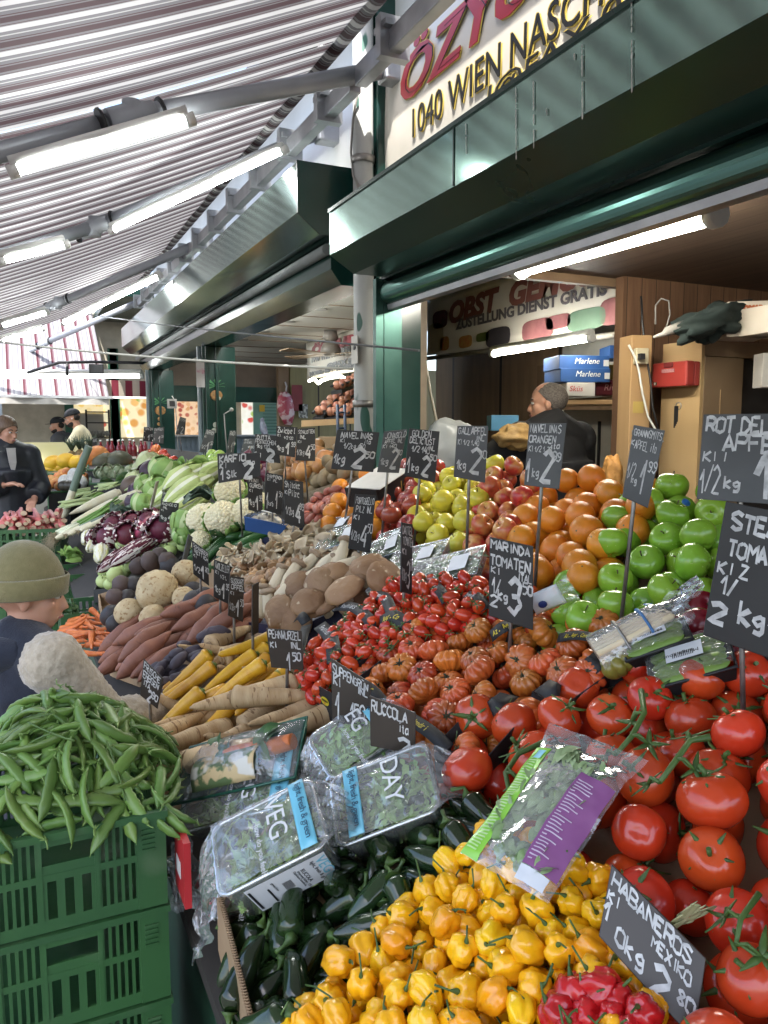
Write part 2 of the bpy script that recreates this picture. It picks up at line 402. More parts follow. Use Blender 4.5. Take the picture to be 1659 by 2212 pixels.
# jamb: folded green shutter leaves beside the post
mm = M()
for k in range(5):
    y = 3.56+.072*k; d = .03*(k % 2)
    ybox(mm, 1.77+d, 1.90, y, y+.068, 0, 2.37)
jm = part('folded_leaf', mm, GREEN, stall)
mm = M(); ybox(mm, 1.60, 1.64, 3.46, 3.495, 0, 2.37); ybox(mm, 1.645, 1.74, 3.46, 3.495, 0, 2.37)
part('shutter_guide', mm, pmat('green_metal_guide', (.03,.09,.075), (.05,.12,.10), rough=.3, metal=.5), stall)
mm = M(); ybox(mm, 1.70, 1.95, 3.66, 3.92, 0, 3.9); part('corner_post', mm, GREEN, stall, bevel=.008)

# downpipe on the corner
p = onx(786, 800, 1.645); PX, PY = p.x, p.y
mm = M(); mm.tube([(PX,PY,0),(PX,PY,3.75)], .052, 16)
PAINTY = pmat('peeling_grey_paint', (.40,.41,.40), (.29,.30,.29), scale=5, rough=.5, stretch=(1,1,.35), spots=((.03,.09,.07), 9, .63, .02), bump=.2)
dp = mm.build('downpipe', PAINTY)
tag(dp, 'grey rain pipe with peeling paint running down the green corner post', 'downpipe')
for z in (1.76, 2.98): M().tube([(PX,PY,z),(PX,PY,z+.035)], .059, 16).build('pipe_clamp', STEEL, dp)
mm = M(); mm.box((PX-.066, PY-.07, 1.98),(PX-.0625, PY+.01, 2.12), Matrix.Identity(4)); mm.build('notice', pmat('old_paper', (.55,.53,.48)), dp)
mm = M(); mm.ell((PX-.067, PY-.03, 2.06), (.001,.02,.012), 8, 5); mm.build('notice_print', BLACKP, dp)

# ================================================================= far stall
fs = empty('market_stall', (1.8, 7, 0))
tag(fs, 'farther dark green corner stall with white spotlit ceiling, long mirror-like shutter box and slim posts', 'market stall')
mm = M(); mm.prism([Vector(p) for p in ((1.78,3.95,2.56),(1.90,3.95,2.56),(3.72,7.55,2.56),(3.72,11,2.56),(1.78,11,2.56))], (0,0,.04)); ce = part('ceiling', mm, pmat('cream_ceiling', (.50,.48,.43), (.44,.42,.37), scale=2, rough=.7), fs)
mm = M()
for y in [4.8+.62*k for k in range(10)]: ybox(mm, 1.82, min(3.7, 1.88+(y-3.95)*.505), y, y+.012, 2.555, 2.5595)
part('ceiling_joint', mm, PLYD, ce)
mm = M()
for i in range(6):
    for X in (2.15,):
        y = 4.9+.75*i; mm.tube([(X,y,2.553),(X,y,2.561)], .05, 14)
part('spotlight', mm, pmat('spot_rim', (.18,.17,.15), rough=.4), ce)
b2 = [(1.35,3.0),(1.35,2.75),(1.47,2.655),(1.78,2.655),(1.78,3.0)]
MIRR = pmat('bright_sheet_metal', (.22,.32,.29), (.28,.36,.32), scale=1.5, rough=.12, metal=.9, bump=.10, bscale=4)
sb2 = part('shutter_box', prof(b2, 3.875, 11.2), MIRR, fs)
mm = prof([(x+(.004 if x > 1.5 else -.004), z+(.004 if z > 2.9 else -.004)) for x, z in b2], 3.862, 3.874); part('end_plate', mm, GREEN, sb2)
mm = M(); ybox(mm, 1.3465, 1.3495, 7.3, 7.31, 2.75, 3.0); part('panel_seam', mm, BLACKP, sb2)
mm = prof([(1.56,2.65),(1.56,2.50),(1.62,2.42),(1.80,2.42),(1.80,2.65)], 3.95, 11.1); part('beam', mm, GREEN, fs)
mm = M(); mm.tube([(1.54,3.95,2.60),(1.54,11.1,2.60)], .03, 10); part('conduit', mm, pmat('grey_conduit', (.20,.22,.22), rough=.4), fs)
for (xv, wv) in ((433, .26), (321, .26)):
    q = onx(xv, 900, 1.60); mm = M(); ybox(mm, 1.60, 1.92, q.y-.12, q.y, 0, 2.42); ybox(mm, 1.625, 1.66, q.y-.15, q.y-.121, 0, 2.42); ybox(mm, 1.72, 1.75, q.y-.15, q.y-.121, 0, 2.42)
    po = part('post', mm, GREEN, fs, bevel=.006)
    mm = M(); ybox(mm, 1.572, 1.599, q.y-.07, q.y-.02, 0, 2.42); part('edge_strip', mm, pmat('pale_strip', (.22,.27,.29), rough=.4), po)
mm = M(); ybox(mm, 1.78, 1.84, 3.93, 11.1, 2.6, 3.95); part('fascia_board', mm, pmat('white_board', (.62,.62,.60), (.55,.55,.53), scale=3, rough=.7), fs)
YE = 10.9
mm = M(); ybox(mm, 1.93, 6.0, YE, YE+.08, 2.24, 2.555); part('end_wall', mm, pmat('brown_boarding', (.16,.12,.09), (.12,.09,.07), rough=.7), fs)
mm = M(); ybox(mm, 1.93, 6.0, YE-.1, YE-.003, 2.02, 2.235); part('end_shutter_box', mm, GREEN, fs)
mm = M(); ybox(mm, 1.93, 6.0, YE, YE+.08, 0, 1.1); part('end_counter', mm, GREEN, fs)
q = ony(603, 900, YE-.2); mm = M(); ybox(mm, q.x, q.x+.16, YE-.2, YE-.08, 0, 2.55); part('timber_post', mm, PLYD, fs)
q2 = ony(636, 900, YE-.2); mm = M(); ybox(mm, q.x+.17, 6.0, YE-.22, YE-.17, 0, 2.55); part('side_wall', mm, planks('olive_wall', (.22,.19,.085), (.18,.155,.07), 'X', .5, along=(3,1,.3)), fs)
# things of the far stall
def led(pts, label, mat=None):
    mm = M(); mm.tube(pts, .016, 8); o = mm.build('light_strip', mat or TUBE_ON); return tag(o, label, 'light strip', 'light strips of the far stall')
pp = [onx(x, y, 1.86) for x, y in ((718,628),(660,655),(610,678),(585,693),(560,702),(530,712),(505,720))]
led([p+Vector((0,0,0)) for p in pp], 'wavy lit strip under the ceiling edge above the far stall opening')
pp = [onx(x, y, 1.86) for x, y in ((432,752),(410,765),(385,775),(372,778))]
led(pp, 'short lit strip hanging between the two slim far posts')
# ceiling fan
f0 = atd(714, 705, 7.2); fan = empty('ceiling_fan', (f0.x, f0.y, 2.555))
tag(fan, 'brown ceiling fan hanging from the white ceiling of the far stall', 'ceiling fan')
FANM = pmat('fan_metal', (.16,.14,.12), (.2,.17,.14), rough=.35)
mm = M(); mm.tube([(0,0,0),(0,0,-.06),(0,0,-.11)], [.06,.075,.03], 14); mm.tube([(0,0,-.11),(0,0,-.15),(0,0,-.2),(0,0,-.23)], [.07,.09,.10,.06], 16)
o = mm.build('motor', FANM, fan)
for k in range(4):
    a = k*math.pi/2+.4; mm = M(); d = Vector((math.cos(a), math.sin(a), 0)); s = Vector((-d.y, d.x, .12))
    mm.prism([d*.08-s*.03+Vector((0,0,-.215)), d*.58-s*.06+Vector((0,0,-.215)), d*.58+s*.06+Vector((0,0,-.215)), d*.08+s*.03+Vector((0,0,-.215))], (0,0,.008))
    mm.build('blade', pmat('fan_blade', (.25,.17,.10)), fan)

# ================================================================= awnings
P = .165
ST = [(0,(.60,.60,.59)),(.20,(.20,.197,.205)),(.33,(.48,.48,.47)),(.38,(.18,.177,.185)),(.52,(.085,.045,.05)),(.56,(.19,.186,.192)),(.62,(.085,.055,.06)),(.84,(.19,.186,.192)),(.93,(.10,.05,.055)),(.96,(.24,.24,.245))]
CLOTH = stripes('striped_awning_cloth', 'Y', P, ST, trans=.22, dirt=.35)
ROLL = stripes('rolled_awning_cloth', 'Y', P, ST, trans=.1, dirt=.35)
def aw(X): return 3.45 - .42*(1.45-X)
def awning(y0, y1, label, XF=-.82):
    e = empty('awning', (1.45, (y0+y1)/2, 3.45)); tag(e, label, 'awning', 'striped awnings over the stall counters')
    mm = M(); mm.grid(lambda s, t: Vector((1.45+(XF-1.45)*s, y0+(y1-y0)*t, aw(1.45+(XF-1.45)*s)-.035*math.sin(math.pi*s)+.004*math.sin(t*60))), 12, 60)
    part('cloth', mm, CLOTH, e)
    mm = M(); mm.tube([(1.45,y0,3.47),(1.45,y1,3.47)], .05, 16); part('roller', mm, ROLL, e)
    mm = M(); mm.box((XF-.04,y0,aw(XF)-.03),(XF+.02,y1,aw(XF)+.03)); part('front_rail', mm, ALU, e, bevel=.006)
    mm = M(); mm.grid(lambda s, t: Vector((XF-.02+.01*math.sin(t*40), y0+(y1-y0)*t, aw(XF)-.03-(.09+.015*math.cos(t*(y1-y0)*6.28/.3))*s)), 3, 120); part('valance', mm, CLOTH, e)
    mm = M(); mm.box((1.50,y0+.02,3.24),(1.56,y1-.02,3.33)); part('wall_rail', mm, ALU, e, bevel=.005)
    k = y0+.35
    while k < y1-.1:
        mm = M(); mm.box((1.46,k,3.22),(1.60,k+.05,3.39)); mm.box((1.47,k-.03,3.335),(1.51,k+.09,3.36)); part('bracket', mm, ALU, e); k += .62
    return e
AWN = awning(-2.2, 3.50, 'nearest striped awning in maroon, white and grey, its roller above the big banner')
AWF = awning(3.52, 10.9, 'second striped awning reaching along the far stall to the market end')
def onarm(x, y, dz=0):
    d = ray(x, y); a_, b_ = 2.70+dz, .40
    return ORG + d*((a_-H)/(d.z-b_*d.x))
ARMM = pmat('arm_grey_metal', (.36,.38,.41), (.30,.32,.35), scale=4, rough=.5, metal=.3, bump=.05)
def arm(aw_e, pts, r=.042):
    a, b, c = [onarm(*p) for p in pts]; c = b + (c-b)*1.0
    c = b + (c-b)*((b.x+.78)/(b.x-c.x))
    mm = M(); mm.tube([a, b], [r, r*.95], 10, flat=.75); o = part('folding_arm', mm, ARMM, aw_e)
    mm = M(); mm.tube([b, c], [r*.95, r*.9], 10, flat=.75); part('lower_arm', mm, ARMM, o)
    d = (a-b).normalized(); mm = M(); mm.tube([b-d*.10, b-d*.02, b+d*.10], [r*1.12, r*1.25, r*1.12], 10, flat=.8); mm.tube([b+Vector((0,0,-.06)), b+Vector((0,0,.06))], r*.9, 10)
    part('elbow', mm, ARMM, o)
    for k in (-.13, .13): part('strap', M().tube([b+d*k-d*.006, b+d*k+d*.006], r*1.3, 10, flat=.8), BLACKP, o)
    mm = M(); mm.box(tuple(a-Vector((.02,.05,.06))), tuple(a+Vector((.14,.05,.07)))); part('shoulder_bracket', mm, ALU, o, bevel=.01)
arm(AWN, ((832,150),(285,252),(0,330)))
arm(AWF, ((690,285),(205,490),(0,552)))
arm(AWF, ((425,528),(125,655),(0,705)))
arm(AWF, ((305,650),(95,742),(0,790)))

def lamp(a, b, label, r=.016, mat=TUBE_ON, group='tube lamps under the awnings', house=True, cat='tube lamp'):
    a, b = Vector(a), Vector(b); d = (b-a).normalized()
    e = empty('tube_lamp', a); tag(e, label, cat, group); up = Vector((0,0,1)); up = (up-d*up.dot(d)).normalized()
    mm = M(); mm.tube([a, b], r, 12); part('tube', mm, mat, e)
    if house:
        mm = M(); mm.tube([a-d*.02+up*r*1.7, b+d*.02+up*r*1.7], r*1.2, 8, flat=1.3); part('housing', mm, WHITEP, e)
    mm = M(); mm.tube([a-d*.04, a], r*1.35, 10); part('end_cap', mm, WHITEP, e)
    mm = M(); mm.tube([b, b+d*.04], r*1.35, 10); part('end_cap', mm, WHITEP, e)
    return e
def L2(p, q, dz, *a, **k): return lamp(onarm(*p, dz), onarm(*q, dz), *a, **k)
L2((400,262),(40,367), -.09, 'bright double tube lamp hanging under the elbow of the nearest awning arm', r=.020)
L2((608,327),(248,495), -.09, 'long tube lamp strapped along the upper part of the second awning arm')
L2((135,530),(10,562), -.09, 'short bright tube lamp under the lower part of the second awning arm', r=.02)
L2((343,598),(140,697), -.09, 'thin tube lamp running along the third awning arm', r=.02)
L2((97,676),(5,703), -.09, 'tube lamp glowing under the lower part of the third awning arm', r=.02)
L2((88,712),(5,735), -.14, 'tube lamp below the third awning arm, lowest on the left edge', r=.018)
# cables
def cable(name, pts, r, mat, label, sag=0, cat='cable', group=None):
    q = [Vector(p) for p in pts]
    mm = M(); mm.tube(q, r, 6); o = mm.build(name, mat); tag(o, label, cat, group); return o
def sagline(a, b, s, n=14): return [a.lerp(b, i/n) - Vector((0,0,4*s*(i/n)*(1-i/n))) for i in range(n+1)]
cable('rope', sagline(onx(0,636,-.2)*1, onx(905,757,1.62), .10), .006, pmat('dark_rope', (.10,.11,.12)), 'dark twisted rope strung from the corner post across the aisle', cat='rope')
cable('white_cable', sagline(atd(-10,738,5.0), onx(762,797,1.60), .02), .007, pmat('white_cable', (.6,.6,.55)), 'thin white cable strung across the aisle from the rain pipe', cat='cable')
pp = [onx(x, y, 1.59) for x, y in ((772,205),(762,260),(758,330),(763,380),(775,410),(790,421))]
cable('hanging_cable', pp, .006, pmat('grey_cable', (.3,.29,.27)), 'grey cable with black plug dangling beside the rain pipe above the shutter box')
# ================================================================= large banner over the near opening
XB = 1.745
c = [onx(824,190,XB), onx(838,388,XB)]
zt = 3.55; yl = c[0].y; zb = 2.648
mm = M(); mm.grid(lambda s, t: Vector((XB+.004*math.sin(t*9+s*3)*math.sin(math.pi*min(1,t*1.0)), yl+(Y0+.2-yl)*s, zb+(zt-zb)*t)), 60, 8)
ban = mm.build('banner', pmat('banner_vinyl', (.66,.63,.56), (.58,.55,.48), scale=3, rough=.3, bump=.08, bscale=6), solid=.002)
tag(ban, 'large cream vinyl banner with red, black and yellow lettering above the near shutter box', 'banner')
TB = pmat('banner_black', (.012,.012,.013), rough=.4); TR = pmat('banner_red', (.45,.035,.05), rough=.4); TY = pmat('banner_yellow', (.62,.47,.10), rough=.4)
def btext(body, p0, p1, hpx, X, shear=0, mat=TB, par=ban, back=TY, bold=.0, off=.010):
    """text on the plane X, its baseline from photo point p0 to p1, letters hpx photo pixels tall at the start"""
    a, b = onx(*p0, X), onx(*p1, X); h = (onx(p0[0], p0[1]-hpx, X)-a).length
    d = (b-a); upv = Vector((0,0,1))
    mw = frame_m(a+Vector((-off,0,0)), d, upv)
    o = textobj(body, 'lettering', mat, par, mw, h/.70, shear, bold=bold)
    wdt = mwidth(o)
    s = d.length/max(wdt, 1e-3); o.matrix_basis = mw @ Matrix.Diagonal((s,1,1,1))
    if back:
        for q_ in (-.006, .007): textobj(body, 'lettering_edge', back, par, mw @ Matrix.Translation((q_,-q_*.8,-.002-.001*(q_ > 0))) @ Matrix.Diagonal((s,1,1,1)), h/.70, shear, bold=bold)
    return o
btext('ÖZYUR', (862,232), (1240,-86), 88, XB, .25, TR, bold=.008)
btext('ÖZYUR', (866,230), (1244,-88), 88, XB, .25, TB, back=None, bold=-.012, off=.0115)
btext('1040 WIEN NASCH', (888,302), (1292,20), 60, XB, 0, TB)
btext('J@FAX 01', (1052,234), (1390,6), 41, XB, .1, TB)
mm = M(); mm.box((1.74, yl+.005, zb-.02),(1.79, yl+.05, zt+.1)); o = mm.build('banner_batten', pmat('brown_batten', (.25,.13,.08))); tag(o, 'reddish brown timber batten along the left edge of the big banner', 'batten')
# ================================================================= packing
def inpoly(x, y, P):
    c = False; j = len(P)-1
    for i in range(len(P)):
        if (P[i][1] > y) != (P[j][1] > y) and x < (P[j][0]-P[i][0])*(y-P[i][1])/(P[j][1]-P[i][1])+P[i][0]: c = not c
        j = i
    return c
class Pile:
    def __init__(s, polyV=None, floor=-.06, base=None, poly=None):
        s.floor = floor; s.base = base or (lambda x, y: PZ(x)+floor)
        s.P = poly or [tuple(onp(x, y, floor+.05))[:2] for x, y in polyV]
        s.x0, s.x1 = min(p[0] for p in s.P), max(p[0] for p in s.P); s.y0, s.y1 = min(p[1] for p in s.P), max(p[1] for p in s.P)
        s.S = []; random.seed(int(abs(s.x0)*9173+abs(s.y1)*5417))
    def rest(s, x, y, r, k=.93):
        z = s.base(x, y)+r*1.0
        for (a, b, c, q) in s.S:
            R_ = (r+q)*k; d2 = (a-x)**2+(b-y)**2
            if d2 < R_*R_: z = max(z, c+math.sqrt(R_*R_-d2))
        return z
    def pick(s, rm=0):
        for _ in range(200):
            x, y = rng(s.x0, s.x1), rng(s.y0, s.y1)
            if inpoly(x, y, s.P): return x, y
        return x, y
    def balls(s, n, r0, r1, maxh, K=18, k=.93, mound=0):
        out = []; cx, cy_ = (s.x0+s.x1)/2, (s.y0+s.y1)/2; bad = 0
        for _ in range(n):
            r = rng(r0, r1); best = None
            for _ in range(K):
                x, y = s.pick(); z = s.rest(x, y, r, k); h = z-s.base(x, y)
                h -= mound*max(0, 1-math.hypot((x-cx)/(s.x1-s.x0)*2, (y-cy_)/(s.y1-s.y0)*2))
                if best is None or h < best[0]: best = (h, x, y, z)
            if best[0] > maxh:
                bad += 1
                if bad > 14: break
                continue
            s.S.append((best[1], best[2], best[3], r)); out.append((Vector(best[1:]), r))
        return out
    def longs(s, n, L, r0, r1, maxh, head=(0, .3), K=16, k=.9, mound=0):
        """bodies lying along a heading (mean, spread): (centre, heading, pitch, radius)"""
        out = []; cx, cy_ = (s.x0+s.x1)/2, (s.y0+s.y1)/2
        for _ in range(n):
            r = rng(r0, r1); best = None
            for _ in range(K):
                x, y = s.pick(); a = random.gauss(*head) if head[1] < 3 else rng(0, 6.283); dx, dy = math.cos(a)*L/3, math.sin(a)*L/3
                zz = [s.rest(x+t*dx, y+t*dy, r, k) for t in (-1, 0, 1)]
                z = max(zz[1], (zz[0]+zz[2])/2); h = z-s.base(x, y)-mound*max(0, 1-math.hypot((x-cx)/(s.x1-s.x0)*2, (y-cy_)/(s.y1-s.y0)*2))
                if best is None or h < best[0]: best = (h, x, y, z, a, math.atan2(zz[2]-zz[0], 2*L/3))
            if best[0] > maxh: break
            _, x, y, z, a, p = best; p = max(-.7, min(.7, p))
            for t in (-1, -.5, 0, .5, 1):
                s.S.append((x+t*math.cos(a)*L/3, y+t*math.sin(a)*L/3, z+t*math.tan(p)*L/3, r))
            out.append((Vector((x, y, z)), a, p, r))
        return out
def mxl(c, a, p, roll=0, sc=1): return Matrix.Translation(c) @ Euler((0, 0, a)).to_matrix().to_4x4() @ Euler((roll, -p, 0)).to_matrix().to_4x4() @ Matrix.Diagonal((sc, sc, sc, 1))
def mxr(c, sc=1, tilt=.5, up=None):
    """random turn about an axis tilted away from the slope's normal"""
    up = (up or PN).copy(); up += Vector((random.gauss(0, tilt), random.gauss(0, tilt), random.gauss(0, tilt*.4)))
    q = up.to_track_quat('Z', 'Y').to_matrix().to_4x4()
    return Matrix.Translation(c) @ q @ Matrix.Rotation(rng(0, 6.283), 4, 'Z') @ Matrix.Diagonal((sc, sc, sc, 1))
def put(protos, places, label, cat, group):
    for o in [copy_tree(random.choice(protos), mw, label, group) for mw in places]: o['category'] = cat
def nz(p, f=1.0, s=0): return noise.noise(Vector(p)*f + Vector((s*7.3, s*3.1, s*5.7)))
STEMG = pmat('fresh_green_stem', (.07,.13,.025), (.045,.09,.02), scale=30, rough=.5, bump=.1)
STEMB = pmat('brown_stalk', (.09,.06,.03), rough=.7)

# ---- round fruit
def fruit(nm, mat, fn, nu=24, nv=16, stalk=None, extra=None):
    o = M().lump(fn, nu, nv).build(nm, mat, link=False)
    if stalk:
        s = stalk(); s.parent = o
    if extra:
        for e in extra(): e.parent = o
    return o
def calyx(r, z, n=5, L=1.0, stem=True):
    mm = M()
    for k in range(n):
        a = 2*math.pi*k/n+rng(-.2, .2); d = Vector((math.cos(a), math.sin(a), 0)); t = Vector((-d.y, d.x, 0)); l = L*r*rng(.75, 1.1); lift = rng(-.05, .45)
        pts = [(0, .10), (.35, .12), (.7, .07), (1, .008)]
        v = []
        for q, wd in pts:
            c = d*(q*l) + Vector((0, 0, z + lift*l*q*q - .12*r*q*q + .02*r)); v += [c-t*wd*l, c+Vector((0,0,.03*r)), c+t*wd*l]
        mm.add(v, [(3*i+j, 3*i+j+1, 3*i+j+4, 3*i+j+3) for i in range(3) for j in range(2)], True)
    if stem: mm.tube([(0,0,z-.04*r),(0,0,z+.18*r),(.10*r,.05*r,z+.34*r)], [.075*r,.06*r,.07*r], 7)
    return mm.build('calyx', STEMG, link=False, solid=.0008)
TOM = pmat('ripe_red_tomato', (.54,.038,.012), (.44,.026,.010), scale=9, rough=.22, rr=.05, spec=.5, coat=.25, var=.16, hue=.010, sss=.08, bump=.015, bscale=30, spots=((.55,.09,.02), 10, .66, .12))
def tom_fn(r, sq=.84, lob=5, amp=.025, dent=.14, seed=0):
    def fn(d):
        ph = math.atan2(d.y, d.x); rho = math.hypot(d.x, d.y)
        q = 1+amp*math.cos(lob*ph+seed)*rho*(.5+.5*d.z)+.05*nz(d, 1.1, seed)
        z = sq*d.z*q - dent*math.exp(-(rho/.26)**2)*(1 if d.z > 0 else -.35)
        return Vector((d.x*q, d.y*q, z))*r
    return fn
def tomato_protos(r=.04):
    out = []
    for k in range(5):
        lob, amp, sq = random.choice([(5,.02,.84),(4,.03,.8),(6,.045,.74),(3,.03,.88),(2,.07,.82)])
        st = (lambda: calyx(r, r*.66, 5, .85)) if k % 5 != 3 else None
        out.append(fruit('vine_tomato', TOM, tom_fn(r, sq, lob, amp, seed=k), 28, 18, st))
    return out
MARI = zmix('ribbed_tomato', ((.46,.055,.018),(.52,.085,.024)), ((.30,.17,.035),(.24,.075,.02)), .012, .040, wob=.9, nscale=14, rough=.27, coat=.15, var=.28, hue=.03, scale=14, sss=.05)
def mari_fn(r, n, seed):
    def fn(d):
        ph = math.atan2(d.y, d.x)+.2*math.sin(3*0+seed); rho = math.hypot(d.x, d.y)
        g = abs(math.cos(n*ph/2+.25*math.sin(2*ph+seed)))
        q = 1-.22*(1-g)**2.2*rho+.06*nz(d, 1.2, seed)
        z = .70*d.z*q - .24*math.exp(-(rho/.33)**2)*(1 if d.z > 0 else -.5)
        return Vector((d.x*q, d.y*q, z))*r
    return fn
CALD = pmat('dark_calyx', (.05,.06,.02), (.03,.03,.012), rough=.7)
def mari_protos(r=.036):
    out = []
    for k in range(6):
        o = fruit('ribbed_tomato', MARI, mari_fn(r, random.choice([9,10,11,12]), k), 56, 16)
        c = calyx(r*.55, r*.47, 6, .75); c.data.materials[0] = CALD; c.parent = o; out.append(o)
    return out
CHER = pmat('red_cherry_tomato', (.52,.035,.014), (.44,.024,.012), scale=12, rough=.2, coat=.3, var=.15, hue=.01, sss=.06)
def cherry_protos(r=.0135):
    out = []
    for k in range(4):
        o = fruit('date_tomato', CHER, lambda d, k=k: Vector((d.x, d.y, d.z*(1.32+.1*(k % 3))))*r*(1+.04*nz(d, 1.5, k)), 14, 10)
        if k < 3: calyx(r*1.05, r*1.38, 5, .8).parent = o
        out.append(o)
    return out
ORAN = pmat('orange_peel', (.66,.215,.016), (.58,.165,.011), scale=7, rough=.36, rr=.05, bump=.22, bscale=420, var=.1, hue=.014, coat=.06, sss=.05)
def orange_protos(r=.041):
    out = []
    for k in range(4):
        o = fruit('orange', ORAN, lambda d, k=k: Vector((d.x, d.y, d.z*(.94+.04*k)))*r*(1+.03*nz(d, 1.3, k)-.05*math.exp(-(math.hypot(d.x, d.y)/.15)**2)), 26, 18)
        mm = M(); mm.ell((0,0,r*(.87+.04*k)), (r*.09,r*.09,r*.05), 8, 5); mm.build('stem_button', pmat('dry_green', (.13,.13,.05)), o, link=False); out.append(o)
    return out
def apple_fn(r, seed, tall=.9):
    def fn(d):
        rho = math.hypot(d.x, d.y); ph = math.atan2(d.y, d.x)
        q = 1+.03*math.cos(5*ph+seed)*(d.z < 0)*abs(d.z)+.05*nz(d, 1.1, seed)
        taper = 1+.06*d.z
        z = tall*d.z - .30*math.exp(-(rho/.28)**2)*(1 if d.z > 0 else -.65)
        return Vector((d.x*q*taper, d.y*q*taper, z*q))*r
    return fn
def stalk(r, z0): return M().tube([(0,0,r*z0),(r*.03,0,r*(z0+.22)),(r*.10,.03*r,r*(z0+.42))], [r*.035,r*.03,r*.045], 6).build('stalk', STEMB, link=False)
def apple_protos(nm, mat, r, tall=.9, n=4, sticker=None):
    out = []
    for k in range(n):
        o = fruit(nm, mat, apple_fn(r, k, tall), 26, 18, lambda: stalk(r, tall-.36))
        if sticker and k < 2:
            fn = apple_fn(r*1.012, k, tall); th0, ph0 = R(38), rng(0, 6)
            mm = M(); mm.grid(lambda s, t: fn(Vector((math.sin(th0+.26*s*math.sin(6.283*t))*math.cos(ph0+.42*s*math.cos(6.283*t)), math.sin(th0+.26*s*math.sin(6.283*t))*math.sin(ph0+.42*s*math.cos(6.283*t)), math.cos(th0+.26*s*math.sin(6.283*t))))), 3, 14)
            st = mm.build('sticker', sticker[0], o, link=False, solid=.0004)
            fn2 = apple_fn(r*1.02, k, tall); mm = M()
            for q in (-.12, .02, .15):
                mm.grid(lambda s, t, q=q: fn2(Vector((math.sin(th0+q*.6+.03*s)*math.cos(ph0-.24+.48*t), math.sin(th0+q*.6+.03*s)*math.sin(ph0-.24+.48*t), math.cos(th0+q*.6+.03*s)))), 1, 6)
            mm.build('sticker_print', sticker[1], st, link=False)
        out.append(o)
    return out
GRAN = pmat('green_apple_skin', (.25,.42,.035), (.19,.35,.028), scale=6, rough=.24, coat=.25, var=.1, hue=.015, sss=.05, spots=((.42,.50,.16), 150, .70, .04))
GOLD = pmat('yellow_apple_skin', (.66,.54,.055), (.56,.49,.05), scale=5, rough=.3, coat=.1, var=.08, hue=.012, sss=.06, spots=((.30,.22,.06), 90, .73, .03))
GALA = zmix('blushed_apple_skin', ((.50,.045,.035),(.40,.03,.03)), ((.60,.46,.10),(.62,.28,.07)), .0, .055, wob=1.9, nscale=16, scale=9, rough=.28, coat=.15, var=.12, hue=.015, sss=.05, stretch=(3,3,1))
JONA = pmat('dark_red_apple_skin', (.26,.020,.022), (.36,.055,.03), scale=12, rough=.25, coat=.2, var=.22, hue=.012, stretch=(3,3,.6), sss=.05)
STB = pmat('blue_sticker', (.03,.16,.45), rough=.3); STW = pmat('sticker_white', (.75,.75,.75), rough=.4); STR = pmat('red_sticker', (.55,.03,.04), rough=.3)

# ---- long vegetables, axis X
def spindle(L, prof, nu=14, ns=14, bend=0, seed=0, lump_=0, f=30, flat=1):
    """body of length L along X whose radius is prof(t); bend lifts the middle sideways"""
    pts, rad = [], []
    for i in range(ns+1):
        t = i/ns; te = .5-.5*math.cos(math.pi*t)
        x = L*(te-.5)
        pts.append(Vector((x, bend*(1-(2*te-1)**2) + lump_*.4*nz((x*f*.4, seed, 0)), lump_*.3*nz((x*f*.4, 0, seed))))); rad.append(max(1e-4, prof(te)))
    mm = M(); mm.tube(pts, rad, nu, flat=flat)
    if lump_:
        mm.v = [p + Vector((0, p.y, p.z)).normalized()*lump_*nz(p, f, seed) if math.hypot(p.y, p.z) > 1e-6 else p for p in mm.v]
    return mm
def cap_(t, a, b, e=.5): return min(1, (t/a)**e if t < a else 1, ((1-t)/b)**e if 1-t < b else 1)
JALA = pmat('dark_green_pepper_skin', (.010,.022,.007), (.018,.038,.010), scale=10, rough=.16, coat=.35, var=.45, hue=.015, spots=((.045,.085,.018), 14, .66, .12))
def jal_protos():
    out = []
    for k in range(5):
        L, r = rng(.086,.112), rng(.0185,.022)
        mm = spindle(L, lambda t: r*cap_(t, .12, .35, .5)*(1.05-.25*t), 16, 18, rng(-.012,.012), k, .0016, 45)
        o = mm.build('jalapeno', JALA, link=False)
        s = M().tube([(-L*.49,0,0),(-L*.54,0,.002),(-L*.62,rng(-.008,.008),.006),(-L*.72,rng(-.015,.015),.014)], [r*.6,r*.3,.0026,.0032], 7); s.build('stem', STEMG, o, link=False)
        out.append(o)
    return out
HAB = pmat('yellow_habanero_skin', (.86,.43,.010), (.82,.32,.007), scale=12, rough=.2, coat=.3, var=.12, hue=.02, rr=.06, sss=.1)
HABR = pmat('red_habanero_skin', (.50,.012,.014), (.42,.009,.012), scale=12, rough=.2, coat=.35, var=.1, sss=.08)
